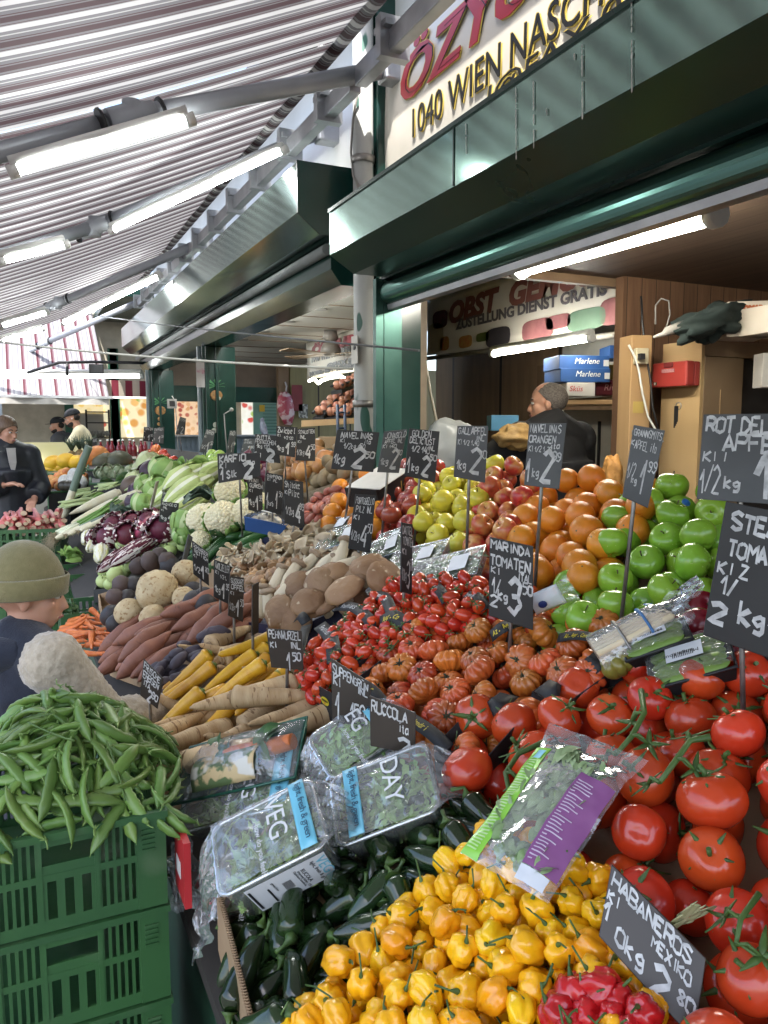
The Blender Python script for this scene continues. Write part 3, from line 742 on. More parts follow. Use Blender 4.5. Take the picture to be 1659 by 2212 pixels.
def hab_protos(mat, n=6, s0=0):
    out = []
    for k in range(n):
        r = rng(.0195,.0235); lob = random.choice([3,4,4,5]); ph0 = rng(0,6); tip = rng(.2,.55); el = rng(1.0,1.25); waist = rng(.0,.16)
        def fn(d, r=r, lob=lob, ph0=ph0, tip=tip, el=el, waist=waist, k=k+s0):
            ph = math.atan2(d.y, d.x); rho = math.hypot(d.x, d.y); zz = d.z
            g = abs(math.cos(lob*(ph+.25*zz)/2+ph0)); q = 1-.26*(1-g)**1.6*rho
            w_ = 1.0 if zz > .1 else 1-tip*((.1-zz)/1.1)**1.3
            w_ -= waist*math.exp(-((zz-.05)/.22)**2)
            z = el*zz - .26*math.exp(-(rho/.34)**2)*(1 if zz > 0 else -.2)
            p = Vector((d.x*q*w_, d.y*q*w_, z))
            return p*r*(1+.13*nz(d, 2.6, k)+.05*nz(d, 6, k))
        o = M().lump(fn, 32, 20).build('habanero', mat, link=False)
        z0 = r*el*.66; mm = M(); mm.tube([(0,0,z0),(0,0,z0+.18*r),(.15*r,0,z0+.5*r),(rng(.5,1)*r,rng(-.4,.4)*r,z0+rng(.8,1.3)*r)], [.22*r,.15*r,.055*r,.06*r], 7)
        mm.build('stem', STEMG, o, link=False); out.append(o)
    return out
PEA = pmat('pea_pod_skin', (.125,.205,.042), (.09,.155,.03), scale=14, rough=.4, coat=.05, var=.22, hue=.022, sss=.05, bump=.08, bscale=120, spots=((.16,.22,.07), 25, .66, .1))
def pea_protos():
    out = []
    for k in range(6):
        L, r = rng(.10,.13), rng(.0105,.013); b = rng(-.018,.018); npea = random.choice([5,6,7])
        mm = spindle(L, lambda t: r*cap_(t,.22,.22,.7)*(1+.10*math.cos(6.283*npea*t)*(.15 < t < .85)), 10, 22, b, k, .0008, 40, flat=rng(.5,.75))
        o = mm.build('pea_pod', PEA, link=False)
        mm = M(); mm.tube([(-L*.49,0,0),(-L*.56,b*.2,.002),(-L*.62,.004,.006)], [.0028,.0012,.0014], 6)
        for a in (-1,0,1): mm.tube([(-L*.5,0,0),(-L*.45,a*.006,.006)], [.002,.0004], 5)
        mm.tube([(L*.495,0,0),(L*.53,-b*.3,0)], [.0012,.0003], 5)
        mm.build('calyx', pmat('pea_calyx', (.17,.27,.07)), o, link=False); out.append(o)
    return out
PARS = pmat('parsnip_skin', (.58,.42,.23), (.44,.28,.13), scale=9, rough=.6, bump=.35, bscale=60, var=.14, stretch=(5,1,1), spots=((.22,.12,.05), 26, .62, .05))
PARY = pmat('yellow_carrot_skin', (.66,.35,.022), (.56,.26,.016), scale=8, rough=.35, bump=.15, bscale=60, var=.1, hue=.012, stretch=(6,1,1), coat=.05, spots=((.20,.19,.02), 9, .68, .08))
CARR = pmat('carrot_skin', (.56,.16,.035), (.46,.11,.025), scale=8, rough=.5, bump=.2, bscale=60, var=.12, stretch=(6,1,1), spots=((.26,.11,.05), 30, .66, .04))
def root_protos(nm, mat, L0, L1, r0, r1, n=4, lump_=.0022, tail=.12, crown=None):
    out = []
    for k in range(n):
        L, r = rng(L0,L1), rng(r0,r1)
        mm = spindle(L, lambda t: r*min(1,(t/.045)**.5 if t < .045 else 1)*(tail+(1-tail)*(1-t)**.75)*(1 if t < .97 else .5), 16, 26, rng(-.012,.012), k, lump_, 40)
        o = mm.build(nm, mat, link=False)
        if crown:
            mm = M(); mm.tube([(-L*.505,0,0),(-L*.49,0,0)], [r*.42,r*.62], 12); mm.tube([(-L*.53,0,0),(-L*.5,0,0)], [r*.2,r*.3], 8); mm.build('crown', crown, o, link=False)
        out.append(o)
    return out
SWEET = pmat('sweet_potato_skin', (.25,.10,.055), (.19,.07,.04), scale=8, rough=.55, bump=.25, bscale=50, var=.16, stretch=(3,1,1), spots=((.13,.055,.035), 22, .66, .05))
VITE = pmat('purple_potato_skin', (.060,.048,.060), (.085,.07,.08), scale=10, rough=.7, bump=.3, bscale=60, var=.2)
CUCU = pmat('cucumber_skin', (.016,.060,.016), (.03,.09,.022), scale=6, rough=.3, coat=.1, bump=.3, bscale=55, var=.15, stretch=(.6,3,3))
DAIK = pmat('daikon_skin', (.66,.62,.46), (.60,.54,.36), scale=5, rough=.4, var=.06, stretch=(4,1,1))
POTA = pmat('potato_skin', (.27,.20,.11), (.22,.155,.08), scale=8, rough=.7, bump=.2, bscale=50, var=.14, spots=((.15,.10,.05), 20, .66, .05))
ONIO = pmat('onion_skin', (.50,.24,.09), (.42,.17,.06), scale=4, rough=.3, var=.16, hue=.015, stretch=(5,5,.7), coat=.1)
SHAL = pmat('shallot_skin', (.42,.15,.10), (.32,.10,.075), scale=6, rough=.35, var=.2, stretch=(5,1,1))
def spud(nm, mat, r, el, n=4, amp=.14, lo=True):
    out = []
    for k in range(n):
        e = el*rng(.85,1.15)
        out.append(M().lump(lambda d, k=k, e=e: Vector((d.x*e, d.y, d.z*.92))*r*(1+amp*nz(d, 1.3, k)+.03*nz(d, 5, k)), 18, 12).build(nm, mat, link=False))
    return out
def lie(pl, **kw): return [mxl(c, a, p, rng(0, 6.28), kw.get('sc', 1)*rng(.93, 1.07)) for c, a, p, r in pl]
def rolls(bl, r0, tilt=.6, **kw): return [mxr(c, r/r0, tilt, **kw) for c, r in bl]

# ================================================================= the display bench under everything
bench = empty('display_bench', (.8, 3, 0)); tag(bench, 'long sloping display bench carrying all the produce, dark boards with a green skirt', 'display bench')
def deck(x, off): return PZ(x)+off
mm = M(); mm.hexa([Vector(p) for p in ((.25,-.6,deck(.25,-.17)),(1.64,-.6,deck(1.64,-.17)),(1.64,11,deck(1.64,-.17)),(.25,11,deck(.25,-.17)),(.25,-.6,deck(.25,-.14)),(1.64,-.6,deck(1.64,-.14)),(1.64,11,deck(1.64,-.14)),(.25,11,deck(.25,-.14)))])
part('deck', mm, pmat('dark_deck', (.03,.026,.022), rough=.8), bench)
mm = M(); mm.box((.285,-.6,0),(.31,11,deck(.285,-.171))); part('skirt', mm, pmat('green_skirt', (.012,.05,.028), (.02,.065,.035), scale=4, rough=.5), bench)
mm = M(); mm.box((1.58,-.6,0),(1.62,11,deck(1.58,-.171))); part('back_board', mm, PLYD, bench)
def crate(polyV, floor, rim, mat, label, name='display_box', cat='box', t=.006, group=None, poly=None, wallmat=None):
    """open box lying on the slope: a floor and four thin walls around the photo-measured outline"""
    P = [Vector(onp(x, y, floor+.05)) for x, y in polyV] if polyV else poly
    e = empty(name, (P[0].x, P[0].y, PZ(P[0].x)+floor)); tag(e, label, cat, group)
    q = [Vector((p.x, p.y, PZ(p.x)+floor)) for p in P]
    part('floor', M().prism(q, (0,0,-.006)), mat, e)
    mm = M(); n = len(q); c = sum(q, Vector())/n
    rims = rim if hasattr(rim, '__len__') else [rim]*n
    for i in range(n):
        a, b = q[i], q[(i+1) % n]; rim = rims[i]
        out = (b-a).cross(Vector((0,0,1))).normalized()*t
        if out.dot((a+b)/2-c) < 0: out = -out
        mm = M(); up = Vector((0,0,rim-floor))
        mm.hexa([a, b, b+out, a+out, a+up, b+up, b+out+up, a+out+up]); part('side', mm, wallmat or mat, e)
    return e
DKBOX = pmat('dark_crate', (.016,.016,.017), (.025,.024,.024), rough=.5)
# ================================================================= produce, front to back
# yellow habaneros, jalapenos, vine tomatoes
HP = hab_protos(HAB)
pl = Pile([(600,2260),(760,2110),(870,2005),(985,1905),(1065,1855),(1150,1860),(1240,1885),(1325,1965),(1385,2130),(1420,2260),(1400,2420),(700,2420)], -.075)
put(HP, rolls(pl.balls(298, .0188, .0222, .105, k=.84, mound=.02), .0208, .9), 'shiny yellow habanero pepper in the heap beside the dark green jalapenos', 'pepper', 'yellow habaneros')
HR = hab_protos(HABR, 3, 9)
hr = [onp(x, y, .028) for x, y in ((1240,2150),(1210,2190),(1290,2140),(1345,2165),(1275,2195),(1330,2200),(1395,2190),(1235,2220),(1360,2235))]
put(HR, [mxr(p, 1.15 if i < 3 else .9, .7) for i, p in enumerate(hr)], 'shiny red habanero pepper lying among the yellow ones by the price board', 'pepper', 'red habaneros')
JP = jal_protos()
pl = Pile([(505,2010),(545,1955),(640,1895),(715,1835),(785,1770),(890,1735),(1000,1745),(1062,1775),(1040,1870),(975,1910),(880,2000),(760,2110),(600,2270),(560,2300)], -.085)
put(JP, lie(pl.longs(125, .098, .0185, .021, .10, (.9, 4), k=.82)), 'glossy dark green jalapeno in the cardboard box at the front', 'pepper', 'green jalapenos')
TP = tomato_protos()
pl = Pile([(950,1700),(1040,1590),(1150,1560),(1270,1485),(1420,1500),(1560,1500),(1690,1480),(1800,1900),(1800,2420),(1420,2420),(1330,1960),(1235,1880),(1065,1800),(960,1740)], -.10)
tb = pl.balls(190, .036, .047, .118, k=.88, mound=.01)
put(TP, rolls(tb, .04, .75), 'ripe red vine tomato in the big heap at the right front', 'tomato', 'red vine tomatoes')
# vines lying on the tomatoes
def vine(ptsV, off, label, r=.0042):
    c = [onp(x, y, off) for x, y in ptsV]
    e = empty('tomato_vine', c[0]); tag(e, label, 'vine', 'green tomato vines')
    mm = M(); mm.tube(c, [r*1.25]+[r]*(len(c)-2)+[r*.8], 8); part('main_stem', mm, STEMG, e)
    for i in range(1, len(c)):
        a = c[i]; d = (c[i]-c[i-1]).normalized(); s = d.cross(PN)*(1 if i % 2 else -1)
        mm = M(); q = a+s*.022-PN*.012; mm.tube([a, a+s*.012+PN*.004, q], [r*.8,r*.65,r*.7], 6); br = part('side_stem', mm, STEMG, e)
        st = calyx(.034, 0, 5, .95, False); st.name = 'sepal_star'; col.objects.link(st)
        st.matrix_world = Matrix.Translation(q) @ (PN+s*.5).to_track_quat('Z','Y').to_matrix().to_4x4()
        st.parent = br; st.matrix_parent_inverse = br.matrix_world.inverted() if br.matrix_world else Matrix()
        br.matrix_parent_inverse = br.matrix_parent_inverse
vine([(1385,1492),(1392,1540),(1365,1590),(1330,1630)], .072, 'forked green vine across the tomatoes nearest the pea trays')
vine([(1535,1592),(1490,1600),(1462,1640),(1425,1690)], .072, 'thick green vine end over the tomatoes beside the tall price board stake')
vine([(1182,1600),(1120,1628),(1092,1670),(1105,1735)], .072, 'green vine over the tomatoes left of the bagged greens')
vine([(1640,1930),(1600,1985),(1590,2040)], .06, 'thin vine among the tomatoes right of the leaning price board', .003)
# dry leaf
mm = M(); c = onp(1480, 1985, .055)
mm.grid(lambda s, t: c + Vector((math.cos(6.283*t), -.5*math.sin(6.283*t), .85*math.sin(6.283*t)))*s*.026*(1+.38*math.cos(18.85*t+.6)+.22*math.cos(44*t)) + Vector((.2,-.5,.5))*.012*math.sin(14*s*math.cos(6.283*t))*s, 6, 40)
o = mm.build('dry_leaf', pmat('dry_leaf', (.42,.40,.22), (.33,.33,.15), scale=40, rough=.8), solid=.0006); tag(o, 'pale dried leaf lying on the red tomatoes', 'leaf')

# ribbed tomatoes in punnets
MP = mari_protos()
pl = Pile([(870,1640),(790,1530),(755,1505),(775,1455),(860,1398),(1000,1345),(1070,1300),(1160,1330),(1275,1370),(1365,1420),(1300,1500),(1270,1545),(1110,1600),(1020,1680),(930,1690)], -.085)
put(MP, rolls(pl.balls(165, .031, .0375, .105, k=.86), .036, .55), 'ribbed orange red tomato with dark calyx in the black punnets', 'tomato', 'ribbed tomatoes')
gp = fruit('ribbed_tomato', pmat('green_ribbed_tomato', (.22,.18,.03), (.16,.15,.03), scale=12, rough=.28, coat=.15), mari_fn(.036, 8, 3), 56, 16)
o = copy_tree(gp, mxr(onp(1333, 1432, .03), 1.0, .2), 'olive green ribbed tomato in the punnet next to the white asparagus', 'ribbed tomatoes'); o['category'] = 'tomato'
# date tomatoes
CP = cherry_protos()
pl = Pile([(640,1440),(660,1400),(740,1350),(800,1300),(860,1255),(960,1245),(1060,1265),(1070,1310),(985,1345),(830,1390),(740,1440),(700,1480),(655,1475)], -.022)
cb = pl.balls(300, .0140, .0165, .07, k=.9, K=14)
put(CP, [mxr(c, r/.0135, 1.2) for c, r in cb], 'small red date tomato on the vine in the black punnets', 'tomato', 'date tomatoes')
def twig(i, x, y, a):
    p = onp(x, y, .028); d = Vector((math.cos(a), math.sin(a), .5*math.cos(a))); s = d.cross(PN)
    mm = M(); mm.tube([p+d*t*.05+PN*.006*math.sin(t*5) for t in (-1,-.4,.2,.7,1.2)], .0016, 5)
    for t in (-.6,-.2,.2,.6,1): mm.tube([p+d*t*.05, p+d*t*.05+s*.016*(1 if int(t*10) % 4 else -1)-PN*.006], .0012, 5)
    o = mm.build('tomato_twig', STEMG); tag(o, 'thin green twig of the date tomatoes lying on the red heap', 'twig', 'date tomato twigs')
for i in range(34):
    x, y = rng(665, 1050), rng(1265, 1450)
    if inpoly(*tuple(onp(x, y, 0))[:2], pl.P): twig(i, x, y, rng(0, 6.28))
# oranges and apples
OP = orange_protos()
pl = Pile([(1105,1155),(1150,1095),(1290,1070),(1420,1105),(1345,1215),(1290,1275),(1225,1335),(1150,1290),(1112,1215)], -.10)
put(OP, rolls(pl.balls(70, .038, .043, .118, k=.92), .041, .9), 'large bright orange stacked in the heap beside the green apples', 'orange', 'oranges in the near heap')
pl = Pile([(722,1125),(735,1075),(790,1050),(860,1048),(830,1085),(825,1150),(760,1175),(700,1170)], -.09)
put(OP, rolls(pl.balls(42, .038, .043, .11, k=.94), .041, .9), 'orange in the smaller far heap next to the dark red apples', 'orange', 'oranges in the far heap')
GP = apple_protos('green_apple', GRAN, .04, .88, 5, (STB, STW))
pl = Pile([(1300,1225),(1320,1140),(1400,1105),(1560,1090),(1570,1200),(1530,1290),(1440,1290),(1345,1275)], -.10)
put(GP, rolls(pl.balls(54, .038, .043, .118, k=.92), .04, .9), 'glossy green apple in the heap right of the oranges', 'apple', 'green apples in the upper heap')
pl = Pile([(1150,1345),(1230,1290),(1330,1270),(1480,1290),(1440,1330),(1275,1400),(1180,1390)], -.085)
put(GP, rolls(pl.balls(40, .035, .039, .10, k=.94), .04, .5), 'pale green apple in the lower tray above the white asparagus', 'apple', 'green apples in the lower tray')
RP = apple_protos('dark_red_apple', pmat('deep_red_apple', (.22,.012,.022), (.16,.010,.016), scale=8, rough=.25, coat=.2, var=.15), .039, .85, 3, (STR, STW))
pl = Pile([(1380,1470),(1500,1330),(1560,1260),(1760,1290),(1760,1500),(1640,1470)], -.12)
put(RP, rolls(pl.balls(40, .038, .042, .10), .039, .7), 'deep red apple in the black crate under the pea trays', 'apple', 'deep red apples')
YP = apple_protos('yellow_apple', GOLD, .037, .95)
pl = Pile([(895,1155),(905,1090),(955,1055),(1010,1040),(1075,1045),(1060,1100),(1020,1160),(985,1215),(930,1200)], -.10)
put(YP, rolls(pl.balls(64, .034, .0375, .15, k=.94), .037, .8), 'yellow apple in the heap between the red and the blushed apples', 'apple', 'yellow apples')
AP = apple_protos('blushed_apple', GALA, .037, .88)
pl = Pile([(1000,1205),(1010,1150),(1050,1090),(1090,1060),(1180,1075),(1165,1110),(1110,1165),(1095,1225),(1040,1230)], -.10)
put(AP, rolls(pl.balls(56, .034, .0375, .15, k=.94), .037, .9), 'red and yellow blushed apple between the yellow apples and the oranges', 'apple', 'blushed apples')
DP = apple_protos('red_apple', JONA, .040, .86)
pl = Pile([(815,1150),(835,1085),(880,1045),(960,1045),(930,1085),(895,1130),(890,1185),(840,1175)], -.10)
put(DP, rolls(pl.balls(58, .037, .042, .15, k=.94), .040, .8), 'dark red apple in the heap beside the far oranges', 'apple', 'dark red apples')

# crates under the fruit
crate([(1095,1160),(1300,1070),(1570,1090),(1540,1290),(1230,1345)], -.105, -.06, CARD, 'cardboard tray under the near oranges and green apples', cat='box')
crate([(700,1175),(735,1075),(1080,1040),(1095,1225),(985,1220)], -.105, -.06, CARD, 'cardboard tray under the far oranges and mixed apples', cat='box')
crate([(940,1720),(1040,1590),(1270,1490),(1700,1490),(1800,2420),(1420,2420),(1330,1960)], -.105, -.03, CARD, 'cardboard box holding the red vine tomatoes', cat='box')

# peas in the green crate
PY0 = 1.33
def crate_stack():
    X0, X1, Y0_, Y1_, h = -.115, .205, 1.335, 1.74, .178
    out = []
    for k in range(5):
        z = .985-h*(k+1)
        lab = ['green slotted plastic crate full of pea pods, topmost of the stack', 'green slotted plastic crate directly below the crate of peas', 'green slotted plastic crate third from the top under the peas', 'green slotted plastic crate fourth from the top of the pea stack', 'lowest green plastic crate of the pea stack'][k]
        e = empty('plastic_crate', ((X0+X1)/2, (Y0_+Y1_)/2, z)); tag(e, lab, 'crate', 'green crates stacked under the peas')
        zt = z+h-.004
        part('bottom', M().box((X0+.012,Y0_+.012,z+.004),(X1-.012,Y1_-.012,z+.01)), GCRATE, e)
        # front and rear walls: a lattice with slots and a hand hole
        def wall(y, t, nm):
            mm = M(); w_ = X1-X0
            def bar(xa, xb, za, zb, tt=t, dy=0): mm.box((X0+xa*w_, y+dy, z+za*h), (X0+xb*w_, y+dy+tt, z+zb*h))
            bar(0,.155,.0,.975, t*1.7, -.003); bar(.845,1,.0,.975, t*1.7, -.003)      # corner pillars
            bar(.155,.845,.0,.12); bar(.155,.845,.90,.975, t*1.6, -.003); bar(.155,.845,.50,.57, t*1.2, -.001)
            for q in (.36,.64): bar(q-.012,q+.012,.12,.90, t*1.4, -.002)
            bar(.372,.628,.57,.66); bar(.372,.628,.84,.90)                            # around the hand hole
            for side in (.155,.652):
                for r_ in (0,1):
                    n = 5; a = side; b = side+.193
                    for i in range(n+1):
                        x = a+(b-a)*i/n; bar(x-.0085, x+.0085, (.12,.57)[r_], (.50,.90)[r_])
            for i in range(4):
                x = .372+.256*i/3; bar(x-.02, x+.02, .12, .50)
            return part(nm, mm, GCRATE, e)
        wall(Y0_, .006, 'front_wall'); wall(Y1_-.006, .006, 'rear_wall')
        for x in (X0, X1-.006):
            mm = M(); L_ = Y1_-Y0_
            def bar(ya, yb, za, zb): mm.box((x+.0004, Y0_+ya*L_, z+za*h), (x+.0056, Y0_+yb*L_, z+zb*h))
            bar(.03,.97,0,.12); bar(.03,.97,.9,.97); bar(.03,.97,.5,.57)
            for i in range(13): bar(.03+.073*i, .055+.073*i, .12, .5); bar(.03+.073*i, .055+.073*i, .57, .9)
            part('side_wall', mm, GCRATE, e)
        mm = M(); mm.box((X0-.004,Y0_-.005,zt-.012),(X1+.004,Y0_-.0032,zt)); mm.box((X0-.004,Y0_-.0032,zt-.012),(X0-.0005,Y1_,zt)); mm.box((X1+.0005,Y0_-.0032,zt-.012),(X1+.004,Y1_,zt))
        part('rim', mm, GCRATE, e)
        for cx in (X0+.03, X1-.03):
            mm = M()
            for i in range(5): mm.box((cx-.011, Y0_-.0065, z+h*.60+i*.009), (cx+.011, Y0_-.0034, z+h*.60+i*.009+.004))
            part('grip_ribs', mm, GCRATE, e)
    return X0, X1, Y0_, Y1_
X0, X1, YA, YB = crate_stack()
pl = Pile(base=lambda x, y: .915+.15*max(0,1-((x-.05)/.26)**2)*max(0,1-((y-1.56)/.27)**2), poly=[(X0-.03,YA+.005),(X1+.02,YA+.005),(X1+.06,YB+.03),(X0-.03,YB+.03)])
PP = pea_protos()
put(PP, lie(pl.longs(298, .100, .0080, .0105, .090, (0, 4), k=.78, mound=.05), sc=.93), 'green pea pod in the heaped crate at the left', 'pea pod', 'pea pods')
mm = M()
for (xa, ya, xb, yb, xc, yc) in ((175,1600,215,1680,250,1735),(230,1600,265,1690,270,1730),(60,1560,120,1590,160,1600),(30,1640,60,1600,110,1585)):
    q = bez(atd(xa,ya,1.40), atd(xb,yb,1.37), atd(xc,yc,1.34), 6); mm = M(); mm.tube(q, .0018, 5); o = mm.build('pea_tendril', STEMG); tag(o, 'thin green pea tendril trailing over the pods', 'tendril', 'pea tendrils')

# roots
pl = Pile([(330,1690),(330,1640),(345,1560),(350,1500),(420,1400),(500,1375),(590,1405),(640,1480),(680,1530),(700,1560),(560,1610),(440,1640),(400,1700)], -.10)
PA = root_protos('parsnip', PARS, .19, .27, .027, .040, 5, crown=pmat('parsnip_crown', (.30,.19,.09)))
PYL = root_protos('yellow_carrot', PARY, .17, .22, .019, .025, 4, .0008, .3, crown=pmat('carrot_crown', (.14,.20,.03)))
put(PA, [mxl(c, a+math.pi*(random.random() < .45), p*(1 if True else 1), rng(0,6), rng(.9,1.05)) for c, a, p, r in pl.longs(22, .20, .03, .034, .10, (.12, .3), k=.85)], 'pale knobbly parsnip in the root heap behind the rocket trays', 'parsnip', 'parsnips')
pl2 = Pile([(350,1480),(430,1400),(540,1380),(600,1420),(590,1470),(480,1530),(380,1570)], -.05); pl2.S = pl.S
put(PYL, [mxl(c, a+math.pi, p*-1, rng(0,6)) for c, a, p, r in pl2.longs(14, .18, .021, .023, .17, (.1, .2), k=.85)], 'bright yellow carrot lying on the parsnips', 'carrot', 'yellow carrots')
pl3 = Pile([(330,1690),(340,1600),(420,1540),(560,1520),(650,1500),(690,1550),(560,1610),(440,1650)], -.05); pl3.S = pl.S
put(PA, [mxl(c, a+math.pi*(random.random() < .5), 0, rng(0,6), rng(.95,1.1)) for c, a, p, r in pl3.longs(8, .19, .034, .034, .17, (.25, .3), k=.85)], 'pale knobbly parsnip in the root heap behind the rocket trays', 'parsnip', 'parsnips')
VP = spud('purple_potato', VITE, .018, 1.8, 4, .2)
pl = Pile([(330,1485),(335,1440),(400,1400),(455,1365),(490,1370),(420,1430),(360,1480)], -.06)
put(VP, lie(pl.longs(40, .06, .017, .02, .075, (.2, .5), k=.85)), 'small dark purple potato between sweet potatoes and yellow carrots', 'potato', 'purple potatoes')
SP = []
for k in range(4):
    L, r = rng(.19,.24), rng(.027,.033); SP.append(spindle(L, lambda t: r*min(1,(t/.3)**.65 if t < .3 else 1,((1-t)/.4)**.75 if t > .6 else 1)+.001, 18, 24, rng(-.01,.01), k, .004, 22).build('sweet_potato', SWEET, link=False))
pl = Pile([(255,1410),(262,1370),(330,1320),(400,1290),(480,1300),(515,1340),(500,1370),(450,1365),(390,1400),(335,1440),(275,1425)], -.085)
put(SP, lie(pl.longs(30, .19, .030, .033, .125, (.05, .18), k=.85)), 'reddish brown sweet potato in the heap below the celeriac', 'sweet potato', 'sweet potatoes')
# celeriac, black radish, beetroot
CEL = pmat('celeriac_skin', (.52,.42,.25), (.40,.29,.15), scale=18, rough=.75, bump=1.0, bscale=60, spots=((.30,.19,.085), 75, .57, .08))
def celeriac(r, k): return M().lump(lambda d: Vector((d.x, d.y, d.z*.95))*r*(1+.07*nz(d, 1.6, k)+.045*nz(d, 6, k)+.025*nz(d, 14, k)), 40, 28).build('celeriac', CEL, link=False)
for i, (x, y, r, off, lab) in enumerate(((340,1276,.083,.06,'largest knobbly celeriac on top of the root heap'),(279,1322,.056,.03,'round celeriac left of the sweet potatoes, second largest'),(400,1238,.055,.05,'smooth pale celeriac beside the upright price boards'),(330,1333,.05,-.0,'small celeriac half hidden behind the sweet potatoes'),(397,1292,.045,.01,'small celeriac right of the largest one'))):
    o = celeriac(r, i); col.objects.link(o); o.matrix_world = mxr(onp(x, y, off), 1, .4); tag(o, lab, 'celeriac', 'celeriac roots')
BLK = pmat('black_radish_skin', (.022,.019,.021), (.035,.03,.03), scale=10, rough=.6, bump=.5, bscale=40)
BEE = pmat('beetroot_skin', (.075,.05,.042), (.055,.036,.032), scale=8, rough=.65, bump=.3, bscale=40, var=.2)
BKP = spud('black_radish', BLK, .045, 1.1, 3, .1); BTP = spud('beetroot', BEE, .046, 1.0, 3, .12)
put(BTP, [mxr(onp(x, y, .03), s, .6) for x, y, s in ((262,1265,1.1),(300,1222,1.0),(325,1213,1.15),(345,1200,.9),(248,1290,.9),(362,1210,.9))], 'dull brown beetroot among the celeriac and black radishes', 'beetroot', 'beetroots')
put(BKP, [mxr(onp(x, y, .0), s, .6) for x, y, s in ((240,1330,1.0),(253,1345,.9),(290,1265,1.0),(368,1222,1.1),(418,1280,1.0),(440,1290,.9),(420,1300,1),(445,1305,.9),(275,1290,.8),(470,1330,.9),(310,1300,.9))], 'round black radish between the celeriac roots', 'radish', 'black radishes')
KOH = pmat('kohlrabi_skin', (.42,.50,.20), (.34,.44,.15), scale=6, rough=.45, var=.1, spots=((.50,.55,.30), 12, .6, .1))
KP = []
for k in range(3):
    o = M().lump(lambda d: Vector((d.x, d.y, d.z*.80))*.043*(1+.03*nz(d, 1.5, k)-.05*max(0, math.cos(5*math.atan2(d.y, d.x)+3*d.z))**12), 30, 16).build('kohlrabi', KOH, link=False)
    mm = M()
    for i in range(4): a = i*1.6+k; mm.tube([(.012*math.cos(a),.012*math.sin(a),.03),(.015*math.cos(a),.015*math.sin(a),.04+.008*(i % 2))], [.005,.0035], 6)
    mm.build('leaf_stub', pmat('kohlrabi_stub', (.36,.45,.16)), o, link=False); KP.append(o)
pl = Pile([(215,1270),(225,1230),(265,1190),(320,1150),(385,1145),(402,1170),(350,1195),(300,1215),(250,1260)], -.07)
put(KP, rolls(pl.balls(36, .038, .045, .105), .043, .6), 'pale green kohlrabi in the heap behind the beetroots', 'kohlrabi', 'kohlrabi')
# ================================================================= leafy heads and the farther produce
def leafhead(nm, rx, rz, n, mats, seed, spread=.9, ruff=.05, rib=1, openness=.08, nu=10, nv=10):
    """a head along local Z: a core and n wrapping leaves whose midrib and side veins take the second material"""
    rs = random.Random(seed)
    mm = M(); mm.ell((0,0,0), (rx*.93, rx*.93, rz*.93), 18, 12)
    core = mm.build(nm, mats[0], link=False)
    for k in range(n):
        a0 = 2.4*k+rs.uniform(-.3,.3); top = rs.uniform(.55,1.0); w = spread*rs.uniform(.8,1.1); sc = 1+.015*k; op = openness*rs.uniform(.3,1.3)
        mm = M(); v = []; f = []
        for i in range(nu+1):
            t = i/nu                                    # base to tip
            th = math.pi*(1-.06-t*.80*top)
            for j in range(nv+1):
                s = j/nv*2-1
                ph = a0+s*w*math.sin(min(1, .25+t*1.2)*math.pi/2)
                r_ = sc*(1+op*t*t+ruff*math.sin(9*s+k+6*t)*t*abs(s)**.7+.02*nz((s*3, t*4, k), 1, seed))
                v.append(Vector((rx*math.sin(th)*math.cos(ph)*r_, rx*math.sin(th)*math.sin(ph)*r_, rz*math.cos(th)*r_)))
        for i in range(nu):
            for j in range(nv):
                c = nv/2-.5; d = abs(j-c)
                vein = d < .6 + 1.4*rib*(1-i/nu)**2 or (rib and (i + int(d*1.1)) % 4 == 3 and i > 1 and rib > 1)
                mm.add([], []); f.append((i*(nv+1)+j, (i+1)*(nv+1)+j, (i+1)*(nv+1)+j+1, i*(nv+1)+j+1)); mm.sm.append(True); mm.mi.append(1 if vein and rib else 0)
        mm.v = v; mm.f = f
        mm.build('leaf', [mats[0], mats[1]], core, link=False, solid=.0012)
    return core
def lm(nm, c1, c2, **k): return pmat(nm, c1, c2, scale=k.pop('scale', 12), rough=k.pop('rough', .5), sss=.06, var=.1, hue=.012, bump=.25, bscale=k.pop('bscale', 60), **k)
CABG = lm('cabbage_leaf', (.25,.38,.10), (.19,.31,.075)); CABV = lm('cabbage_rib', (.48,.55,.28), (.42,.50,.22))
PALE = lm('pale_cabbage_leaf', (.50,.54,.30), (.44,.49,.24)); PALV = lm('pale_rib', (.62,.62,.45), (.58,.58,.40))
REDC = lm('red_cabbage_leaf', (.045,.022,.04), (.06,.03,.05)); REDV = lm('red_cabbage_rib', (.10,.05,.08), (.12,.06,.1))
NAPA = lm('napa_leaf', (.46,.52,.20), (.38,.46,.14)); NAPV = lm('napa_rib', (.70,.70,.56), (.66,.66,.48))
RADI = lm('radicchio_leaf', (.105,.010,.030), (.075,.008,.022)); RADV = lm('radicchio_rib', (.68,.62,.56), (.60,.50,.48))
ENDI = lm('endive_leaf', (.66,.62,.40), (.62,.58,.26)); ENDV = lm('endive_rib', (.70,.68,.58), (.70,.68,.55))
DKGR = lm('dark_leaf', (.035,.085,.025), (.05,.11,.03)); DKGV = lm('dark_leaf_rib', (.28,.36,.16), (.25,.32,.14))
BROC = lm('blue_green_leaf', (.055,.085,.06), (.07,.11,.075))
def hp(x, y, off, zc=None):
    p = onp(x, y, off)
    if zc or p.y > 10.2: p = atd(x, y, zc or 9.2)
    return p
def single(o, mw, label, cat, group=None):
    link_tree(o); o.matrix_world = mw; tag(o, label, cat, group); return o
def turn(v): return Vector(v).to_track_quat('Z', 'Y').to_matrix().to_4x4()
